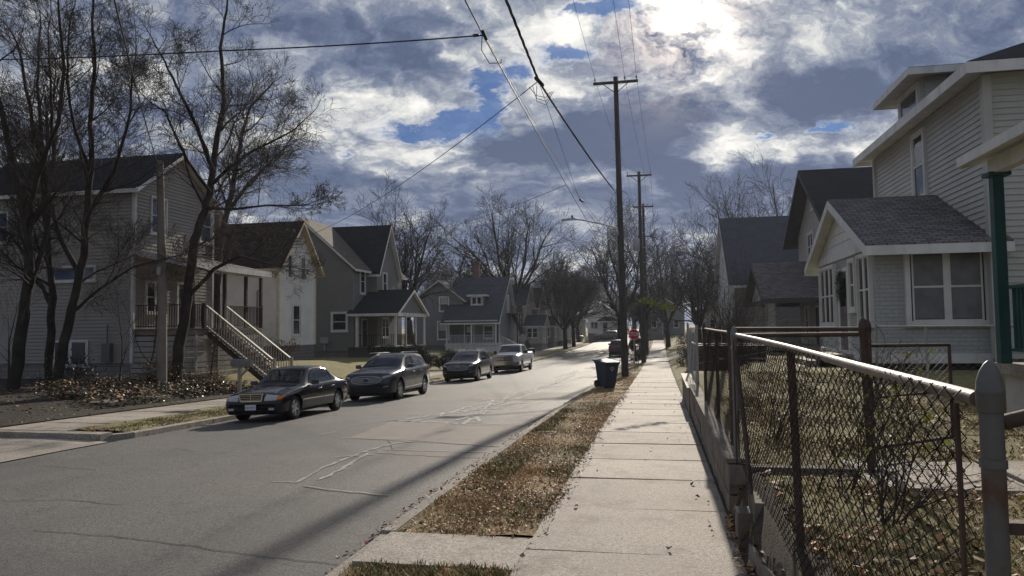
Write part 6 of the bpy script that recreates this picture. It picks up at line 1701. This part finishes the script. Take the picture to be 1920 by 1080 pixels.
class Tree:
    def __init__(s, seed, twist=.14, up=.05, maxl=4, dens=1.0, tipr=.006, ang=(.5, .9), ratio=(.48, .78)):
        s.q = random.Random(seed); s.tr = MB(smooth='all'); s.cr = MB(smooth='all'); s.tw, s.up, s.maxl, s.dens, s.tipr, s.ang, s.ratio = twist, up, maxl, dens, tipr, ang, ratio; s.tips = []

    def branch(s, p, d, L, r, lv, start=.25):
        q = s.q; n = (7, 6, 5, 4, 3)[min(lv, 4)]; st = L / n; pts = [p.copy()]; rad = [r]; dirs = [d.copy()]
        for k in range(n):
            tw = s.tw * (1 + .12 * lv)
            d = (d + V((q.gauss(0, tw), q.gauss(0, tw), q.gauss(0, tw) + s.up * (1 if lv else .3)))).normalized()
            p = p + d * st; pts.append(p.copy()); dirs.append(d.copy()); rad.append(max(s.tipr, r * (1 - .80 * (k + 1) / n)))
        (s.tr if lv <= 1 else s.cr).tube(pts, rad, (9, 6, 4, 3, 3)[min(lv, 4)], cap=False)
        s.kids(pts, rad, dirs, L, lv, start)
        if lv >= s.maxl - 1: s.tips += pts[1:]

    def kids(s, pts, rad, dirs, L, lv, start=.25):
        q = s.q
        if lv >= s.maxl: return
        nk = max(2, int(((9, 9, 8, 5, 3)[min(lv, 4)]) * s.dens * q.uniform(.8, 1.2)))
        for k in range(nk):
            t = start + (1 - start) * (k + q.random()) / nk; f = t * (len(pts) - 1); i = min(int(f), len(pts) - 2); u = f - i
            P = pts[i].lerp(pts[i + 1], u); rr = lerp(rad[i], rad[i + 1], u)
            dd = rot_about(dirs[i + 1], q.uniform(*s.ang), q.uniform(0, 6.283))
            if dd.z < -.15 and lv < 2: dd.z *= .3; dd.normalize()
            s.branch(P, dd, L * q.uniform(*s.ratio) * (1.12 - .55 * t), max(s.tipr, rr * q.uniform(.45, .7)), lv + 1, .2)

    def stem(s, pts, r0, r1, L, lv=0, start=.2, nk=None):
        """hand-shaped stem; side branches of length about L"""
        P = [V(p) for p in pts]; out = []
        for a, c in zip(P, P[1:]):
            for k in range(4): out.append(a.lerp(c, k / 4) + V((s.q.gauss(0, .02), s.q.gauss(0, .02), 0)) * (1 if k else 0))
        out.append(P[-1]); n = len(out); rad = [lerp(r0, r1, k / (n - 1)) for k in range(n)]
        dirs = [(out[min(k + 1, n - 1)] - out[max(0, k - 1)]).normalized() for k in range(n)]
        s.tr.tube(out, rad, 10, cap=False)
        d0 = s.dens
        if nk: s.dens = nk / 9
        q = s.q; cnt = max(3, int(9 * s.dens)); s.dens = d0
        for k in range(cnt):
            t = start + (1 - start) * (k + q.random()) / cnt; f = t * (n - 1); i = min(int(f), n - 2)
            rr = rad[i]; dd = rot_about(dirs[i], q.uniform(.55, 1.05), q.uniform(0, 6.283))
            if dd.z < 0: dd.z *= .2; dd.normalize()
            s.branch(out[i].lerp(out[i + 1], f - i), dd, L * q.uniform(.6, 1.1) * (1.15 - .5 * t), max(.012, rr * q.uniform(.3, .5)), 1, .15)
        s.branch(out[-1], dirs[-1], L * .7, r1, 1, .1)

    def finish(s, name, label, cat, loc, group=None, bark=BARK, twig=TWIG, leaves=0, leafm=DRYL, lsize=.05, hang=True, uv=False):
        h = thing(name, label, cat, loc, 0, group)
        s.tr.build('trunk', bark, h, uv=False); s.cr.build('crown', twig, h, uv=False)
        if leaves and s.tips:
            b = MB(); q = s.q
            for _ in range(leaves):
                p = s.tips[q.randrange(len(s.tips))] + V((q.gauss(0, .05), q.gauss(0, .05), q.gauss(0, .05))); a = q.uniform(0, 6.28); w = lsize * q.uniform(.5, 1.2)
                e = V((math.cos(a), math.sin(a), 0)) * w * .35; dn = V((q.gauss(0, .3), q.gauss(0, .3), -1 if hang else q.gauss(0, 1))).normalized() * w
                b.face([p - e * .2, p + e + dn * .4, p + dn, p - e + dn * .45])
            b.build('leaves', leafm, h, uv=False)
        return h


def P3(px, py, s): return ray_pt(px, py, s=s)


# leaning tree with hanging leaf remnants in front of the beige house
t = Tree(11, .12, .03, 4, .88, .0048)
S_ = 25.2
base = P3(330, 700, S_); base.z = -.6
t.stem([base, P3(335, 650, S_), P3(352, 560, S_), P3(365, 450, S_), P3(385, 395, S_), P3(398, 330, S_ + .3), P3(408, 250, S_ + .6), P3(420, 190, S_ + .8), P3(413, 90, S_ + 1), P3(425, 20, S_ + 1.2)], .23, .045, 3.6, nk=12, start=.3)
t.stem([P3(398, 345, S_), P3(425, 318, S_ - .5), P3(470, 285, S_ - 1.0), P3(540, 250, S_ - 1.3)], .075, .03, 2.6, 0, .2, 8)
t.stem([P3(352, 560, S_ + .1), P3(400, 505, S_ - .6), P3(450, 480, S_ - 1.0), P3(505, 495, S_ - 1.2)], .085, .03, 2.3, 0, .25, 7)
t.stem([P3(385, 390, S_), P3(440, 392, S_ - .8), P3(500, 385, S_ - 1.3), P3(560, 385, S_ - 1.5)], .06, .02, 2.0, 0, .2, 6)
t.stem([P3(400, 320, S_), P3(370, 240, S_ - .6), P3(330, 160, S_ - 1.0), P3(300, 100, S_ - 1.2)], .085, .03, 2.5, 0, .2, 8)
t.stem([P3(395, 360, S_), P3(350, 300, S_ - 1), P3(310, 210, S_ - 1.6), P3(280, 190, S_ - 2)], .06, .02, 2.2, 0, .2, 6)
t.finish('bare_tree', 'leaning bare tree with brown seed pods still hanging, right of the grey wooden pole', 'tree', tuple(base), leaves=700, lsize=.085)
t = Tree(12, .12, .03, 4, .9, .0055); S_ = 34.5
base = P3(402, 640, S_); base.z = -.8
t.stem([base, P3(405, 560, S_), P3(410, 470, S_), P3(425, 400, S_), P3(440, 330, S_), P3(452, 260, S_), P3(470, 200, S_ + .5)], .24, .06, 4.2, nk=12, start=.45)
t.stem([P3(425, 400, S_), P3(470, 340, S_ + .5), P3(520, 290, S_ + 1)], .11, .04, 3.4, 0, .2, 7)
t.finish('bare_tree', 'bare tree with bent trunk rising at the far corner of the beige house', 'tree', tuple(base), leaves=200, lsize=.085)
TG = 'bare trees at the left edge'
for k, (stems, S_, lab, sd_) in enumerate([
    ([([(25, 700), (40, 620), (55, 520), (50, 420), (28, 330), (8, 230), (-20, 120)], .27, .08), ([(45, 560), (80, 470), (95, 380), (80, 280), (70, 160), (75, 60)], .13, .04), ([(50, 430), (70, 330), (110, 230), (120, 130), (110, 20)], .12, .04)], 21.5, 'leftmost bare tree with thick forking trunk in deep shade', 21),
    ([([(88, 700), (95, 640), (100, 560), (90, 470), (80, 330), (60, 230), (40, 110)], .20, .06), ([(98, 580), (60, 500), (20, 440), (-30, 420)], .10, .04), ([(85, 400), (100, 300), (95, 180), (90, 60)], .09, .03)], 23.5, 'second bare tree from the left edge, trunk curving left', 22),
    ([([(105, 705), (120, 640), (140, 560), (158, 480), (165, 380), (172, 300), (170, 220), (178, 120), (175, 10)], .22, .05), ([(150, 520), (110, 440), (85, 340), (90, 240)], .13, .04), ([(165, 400), (215, 320), (240, 230), (250, 130)], .10, .03), ([(130, 590), (190, 540), (250, 500), (330, 480)], .075, .025), ([(168, 320), (140, 240), (125, 150), (130, 50)], .08, .03)], 22.3, 'third bare tree from the left edge, with long low branch reaching right', 23)]):
    t = Tree(sd_, .12, .05, 4, .88, .0044); base = P3(*stems[0][0][0], S_); base.z = gz(base.x, base.y) - .2
    for j, (pp, r0, r1) in enumerate(stems):
        pts = [P3(x, y, S_ + (0 if j == 0 else (.5 * i * (1 if j % 2 else -1)))) for i, (x, y) in enumerate(pp)]
        if j == 0: pts[0] = base
        t.stem(pts, r0 * .8, r1 * .85, 2.7, 0, .28 if j == 0 else .15, 12 if j == 0 else 9)
    t.finish('bare_tree', lab, 'tree', tuple(base), TG)
for k, (px, S_, H_, r_, lab) in enumerate([(-12, 33, 12, .2, 'bare tree standing further back behind the left edge trees'), (60, 40, 13, .2, 'bare tree behind the beige house roof, left one'), (190, 45, 13, .2, 'bare tree behind the beige house roof, right one')]):
    t = Tree(31 + k, .10, .06, 4, .85, .009); base = P3(px, 640, S_); base.z = .3
    t.branch(base, V((0, 0, 1)), H_, r_, 0, .22); t.finish('bare_tree', lab, 'tree', tuple(base), TG)
# thin saplings by the ivy
for k, (l, s, H_, lab) in enumerate([(-18.4, 22.6, 3.6, 'thin sapling left of the grey wooden pole'), (-16.9, 25.6, 3.2, 'thin dark sapling just right of the grey pole'), (-19.6, 25.5, 4.0, 'bare sapling against the beige siding'), (-20.8, 20.5, 3.4, 'scrubby bare sapling at the dark left corner')]):
    t = Tree(41 + k, .10, .05, 3, .8, .004); base = V((l, s, gz(l, s) - .1)); t.branch(base, V((.05, 0, 1)), H_, .035, 1, .2); t.finish('sapling', lab, 'sapling', tuple(base), leaves=20)

# trees down the street: label, base px, distance, height, trunk radius, spread
FT = 'bare trees down the street'
far = [('wide round bare tree behind the grey house', -23.5, 68, 14.5, .42, 61, 1.1, 0), ('tall bare tree rising behind the corner house', -19.5, 98, 19, .5, 62, 1.0, 0), ('dark bare street tree on the left verge, nearer one', -12.6, 100, 12, .28, 63, 1.1, 0), ('dark bare street tree on the left verge, farther one', -12.7, 111, 13, .28, 64, 1.1, 0),
       ('big bare tree behind the tall utility pole', -4.2 - 1.5, 112, 19, .5, 65, 1.15, 0), ('bare tree behind the second utility pole', -.9 + 1.9, 95, 14, .3, 66, .85, 0), ('hazy bare tree right of the far sidewalk', 4.2, 84, 11, .3, 67, .8, 0),
       ('bare tree above the slate roof, left one', 8.5, 88, 18, .35, 69, .8, 0), ('bare tree above the slate roof, right one', 15, 86, 19, .35, 70, .8, 0), ('brown leaved tree between grey house and corner house', -25, 92, 13, .35, 71, .9, 1500),
       ('bare tree far beyond the gabled row', -19.5, 150, 15, .4, 72, .8, 0), ('bare tree left of the far white house', -14.6, 135, 13, .35, 73, .8, 0), ('small bare tree behind the stop sign', -.9 - 1.1, 62, 5.2, .09, 74, .9, 0), ('bare tree over the far grey house', 2.5, 158, 17, .4, 75, .8, 0), ('bare tree right of the far grey house', 10, 130, 15, .4, 76, .8, 0),
       ('bare tree over the far small house', -26, 125, 14, .35, 77, .8, 0), ('leafless tree behind the white house roof', -34, 64, 11.5, .3, 78, .8, 0), ('bare bushy tree between the poles and the slate roofed house', 3.2, 64, 8.0, .18, 79, .8, 0)]
for (lab, l, s, H_, r_, sd_, dn, lv) in far:
    t = Tree(sd_, .11, .05, 4, dn, .006 + s * .00011, ang=(.45, .95), ratio=(.46, .74)); base = V((l, s, gz(l, s) - .2)); q = t.q
    # short bole, then several rising leaders
    fk = H_ * q.uniform(.18, .28); top_ = base + V((q.gauss(0, .15), 0, fk))
    t.tr.tube([base, base.lerp(top_, .5), top_], [r_ * 1.15, r_, r_ * .9], 9)
    nl = 5
    for k in range(nl):
        d = rot_about(V((0, 0, 1)), q.uniform(.15, .75), k * 6.28 / nl + q.uniform(-.4, .4)); t.branch(top_, d, (H_ - fk) * q.uniform(.7, .95), r_ * .55, 1, .12)
    t.branch(top_, V((q.gauss(0, .1), q.gauss(0, .1), 1)).normalized(), (H_ - fk) * .95, r_ * .6, 1, .15)
    t.finish('bare_tree', lab, 'tree', tuple(base), FT, bark=BARK, twig=TWIGF, leaves=lv, lsize=.35, hang=False)


def conifer(l, s, H_, Wd, lab, seed=1):
    h = thing('spruce_tree', lab, 'tree', (l, s, gz(l, s))); b = MB(); b.tube([(l, s, gz(l, s) - .2), (l, s, gz(l, s) + H_ * .98)], [.2, .02], 6); b.build('trunk', BARK, h, uv=False); b = MB(); q = random.Random(seed)
    for k in range(3800):
        u = q.random() ** .7; z = gz(l, s) + .8 + u * (H_ - .8); rr = Wd * (1 - u) * q.uniform(.25, 1) + .05; a = q.uniform(0, 6.28); p = V((l + math.cos(a) * rr, s + math.sin(a) * rr, z - rr * .25)); o = V((math.cos(a), math.sin(a), -.3)) * .35; w = V((-math.sin(a), math.cos(a), 0)) * .09
        b.face([p - w, p + w, p + o])
    b.build('crown', YEWM, h, uv=False)


# the far-off wood behind everything: one mass of bare crowns
tt = []
for k in range(4):
    t = Tree(300 + k, .12, .05, 3, 1.0, .03, ang=(.45, .95), ratio=(.46, .74)); t.tr.tube([V((0, 0, -1)), V((0, 0, 3))], [.35, .3], 5)
    for j in range(6): t.branch(V((0, 0, 3)), rot_about(V((0, 0, 1)), .1 + .1 * j, j * 2.4), 9.5, .2, 1, .12)
    tt.append(t)
b = MB(smooth='all'); q = random.Random(77)
for k in range(300):
    s_ = q.uniform(170, 300); l_ = q.uniform(-1, 1) * s_ * .95 - s_ * .18
    if s_ < 175 and abs(l_ + 5) < 10: continue
    t = tt[k % 4]; sc = q.uniform(.75, 1.35) if k % 3 else q.uniform(.3, .5); a = q.uniform(0, 6.28); ca, sa = math.cos(a) * sc, math.sin(a) * sc; z_ = gz(l_, s_)
    for src in (t.tr, t.cr):
        o_ = len(b.v); b.v += [(l_ + x * ca - y * sa, s_ + x * sa + y * ca, z_ + z * sc) for x, y, z in src.v]
        b.f += [[i + o_ for i in f] for f in src.f]
b.mi = [0] * len(b.f)
tag(b.build('distant_woods', TWIGF, uv=False), kind='stuff')
conifer(-15.8, 118, 9, 2.2, 'dark pointed spruce among the bare trees above the gabled row')


def leafy_shrub(name, l, s, rx, ry, hz, n, m_, lab, seed, size=.07, group=None):
    z = gz(l, s); h = thing(name, lab, 'shrub', (l, s, z), 0, group); q = random.Random(seed); b = MB(); cl = [(q.uniform(-.8, .8) * rx, q.uniform(-.8, .8) * ry, q.uniform(.25, .9) * hz, q.uniform(.25, .5)) for _ in range(14)]
    for _ in range(n):
        cx, cy, cz, cr = cl[q.randrange(14)]; d = V((q.gauss(0, 1), q.gauss(0, 1), q.gauss(0, 1))).normalized() * cr * min(rx, hz) * q.uniform(.6, 1.05); p = V((l + cx, s + cy, z + max(.03, cz * .9))) + d
        if p.z < z: continue
        e = V((q.gauss(0, 1), q.gauss(0, 1), q.gauss(0, .6))).normalized() * size; w = e.orthogonal().normalized() * size * .22; b.face([p - w, p + e * .5 - w * .5, p + e, p + w])
    b.build('foliage', m_, h, uv=False)
    b = MB()
    for cx, cy, cz, cr in cl: b.tube([(l, s, z - .05), (l + cx * .6, s + cy * .6, z + cz * .6), (l + cx, s + cy, z + cz)], [.025, .015, .008], 4)
    b.build('stems', BARK, h, uv=False)


leafy_shrub('yew_bush', -16.6, 47.0, 1.5, 1.3, 1.5, 9000, YEWM, 'dark green yew bush in front of the grey house porch, larger one', 1, .13)
leafy_shrub('yew_bush', -14.6, 50.8, 1.3, 1.2, 1.3, 7000, YEWM, 'low spreading yew bush right of the porch, smaller one', 2, .13)
leafy_shrub('yew_bush', -19.3, 48.8, .9, .5, .8, 2500, YEWM, 'small clipped bush at the grey house porch foot', 3, .1)
leafy_shrub('weedy_shrub', -21.3, 39.3, .9, .4, 1.3, 700, DRYL, 'sparse brown weeds against the white house wall', 4, .1)
leafy_shrub('hedge_clump', 1.3, 24.0, .5, 1.4, .7, 3500, DRYL, 'brown leaf heap spilling over the sidewalk edge beyond the timber wall', 5, .08)
for k_, (l_, s_, h_, lab_) in enumerate([(1.9, 26.0, 1.0, 'low dark bush at the near end of the raised bed'), (1.7, 32.5, 1.1, 'dark bush on the bank just past the raised bed'), (2.0, 38.0, 1.3, 'dark bush on the bank in front of the stone porch'), (1.9, 46.5, 1.5, 'dark bush by the walk before the slate roofed house'), (2.6, 54.0, 1.6, 'farthest dark bush on the bank, near the crossing')]):
    leafy_shrub('bank_bush', l_, s_, .9, 1.8, h_, 3800, mat('winter_leaf', (.050, .040, .026), .85, .4, 6), lab_, 40 + k_, .08, 'dark bushes on the bank right of the sidewalk')
leafy_shrub('evergreen_bush', -1.9, 66.5, .8, .8, 2.0, 4000, YEWM, 'dark bush beside the sidewalk behind the stop sign', 6, .12)


def bare_shrub(l, s, H_, n, lab, seed, name='bare_shrub', leaves=0, leafm=K6, spread=.7, r=.008, lv=3, base_z=None, ls=.05, dn=.8, side=None):
    t = Tree(seed, .16, .03, lv, dn, .0022 + s * .00006, ang=(.4, .9)); z = base_z if base_z is not None else gz(l, s); q = t.q
    for k in range(n):
        d = rot_about(V((0, 0, 1)), q.uniform(.1, spread), q.uniform(0, 6.28))
        if side is None and 0 < l < 4: d.x = abs(d.x) * .8 + .12
        t.branch(V((l + q.gauss(0, .08), s + q.gauss(0, .08), z - .05)), d, H_ * q.uniform(.6, 1), r, 2 if lv > 2 else 1, .2)
    t.tr.face([(l, s, z), (l + .01, s, z), (l, s + .01, z)])
    h = thing(name, lab, 'shrub', (l, s, z)); t.tr.v and None
    t.cr.build('branches', TWIG, h, uv=False)
    if leaves:
        b = MB(); 
        for _ in range(leaves):
            p = t.tips[q.randrange(len(t.tips))]; a = q.uniform(0, 6.28); w = ls * q.uniform(.5, 1.2); e = V((math.cos(a), math.sin(a), .2)) * w * .4; d = V((q.gauss(0, .6), q.gauss(0, .6), -1)).normalized() * w; b.face([p, p + e + d * .4, p + d, p - e + d * .5])
        b.build('leaves', leafm, h, uv=False)
    return h


bare_shrub(1.55, 5.7, 1.1, 13, 'dense tangled bare shrub inside the near yard behind the rusty mesh', 81, leaves=60, lv=4, dn=.6, spread=.9, ls=.05)
bare_shrub(1.45, 6.6, 1.2, 7, 'tangled bare shrub by the leaning capped post', 82, leaves=45, lv=4, dn=.55, ls=.05)
bare_shrub(1.3, 9.3, 1.25, 9, 'bare vine tangle on the fence over the timber wall', 84, leaves=6, lv=4, dn=.6, spread=.35)
bare_shrub(2.3, 9.3, 1.4, 5, 'wispy bare shrub with arching stems behind the open gate', 85, leaves=20, lv=4, dn=.6)
bare_shrub(3.1, 12.0, 1.4, 8, 'wispy shrub with yellow leaves near the slim galvanised fence', 86, leaves=30, lv=4, dn=.45)
bare_shrub(2.8, 33, 3.4, 22, 'hazy bare bush right of the sidewalk beyond the raised bed', 87, lv=4, dn=.8, r=.02)
bare_shrub(2.7, 37, 3.2, 24, 'tall hazy bare bush in front of the slate roofed house', 88, lv=4, dn=.8, r=.025)
bare_shrub(-18.3, 24.6, 1.3, 60, 'brown bramble heap at the foot of the leaning tree', 89, 'bramble', leaves=900, leafm=K3, lv=3, spread=1.3, ls=.07)
bare_shrub(-16.7, 25.2, 1.0, 50, 'pale dry bramble heap beside the grey stair', 90, 'bramble', leaves=900, leafm=K3, lv=3, spread=1.4, ls=.06)
bare_shrub(-20.5, 23.0, 1.3, 40, 'dark bramble thicket under the left edge trees', 91, 'bramble', leaves=900, leafm=K5, lv=3, spread=1.3, ls=.08)
bare_shrub(-23.0, 20.5, 1.5, 40, 'dark bramble thicket at the left edge of the view', 92, 'bramble', leaves=900, leafm=K5, lv=3, spread=1.3, ls=.08)
bare_shrub(-1.45, 46.5, 1.9, 10, 'small bare sapling bush at the stop sign post', 93, lv=4, dn=.6, r=.012)
# arching branch that still carries yellow-green leaves
h = thing('leafy_bush', 'slender bush with arching branch of yellow green leaves over the sidewalk', 'shrub', (1.5, 21.5, gz(1.5, 21.5)))
b = MB(); z = gz(1.5, 21.5); tip = ray_pt(1200, 558, s=20.3); mid = ray_pt(1262, 574, s=21.2); pts = [V((1.5, 21.5, z)), V((1.45, 21.5, z + 1.0)), V((1.2, 21.4, z + 1.7)), mid, mid.lerp(tip, .5) + V((0, 0, .02)), tip]
b.tube(pts, [.02, .016, .012, .009, .006, .003], 5); b.build('branch', BARK, h, uv=False); b = MB(); q = random.Random(6)
for _ in range(190):
    t_ = q.random(); p = mid.lerp(tip, t_) + V((q.gauss(0, .06), q.gauss(0, .08), q.gauss(-.03, .05))); a = q.uniform(0, 6.28); w = q.uniform(.05, .1); e = V((math.cos(a), math.sin(a), .3)) * w * .4; d = V((q.gauss(0, .7), q.gauss(0, .5), -1)).normalized() * w; b.face([p, p + e + d * .4, p + d, p - e + d * .5])
b.build('leaves', YGL, h, uv=False)
# ------------------------------------------------------------------ thin winter haze: one closed box of air
b = MB(); b.box((-950, -65, -12), (950, 950, 40)); hz = b.build('haze', [], uv=False) if False else None
me = bpy.data.meshes.new('haze'); me.from_pydata(b.v, [], b.f)
hm = bpy.data.materials.new('haze_air'); hm.use_nodes = True; hm.node_tree.nodes.clear()
ho = hm.node_tree.nodes.new('ShaderNodeOutputMaterial'); pv = hm.node_tree.nodes.new('ShaderNodeVolumePrincipled')
pv.inputs['Color'].default_value = (.80, .86, 1.0, 1); pv.inputs['Density'].default_value = .00014; pv.inputs['Anisotropy'].default_value = .55
hm.node_tree.links.new(pv.outputs[0], ho.inputs['Volume'])
me.materials.append(hm); hz = bpy.data.objects.new('haze', me); COL.objects.link(hz); hz['kind'] = 'stuff'
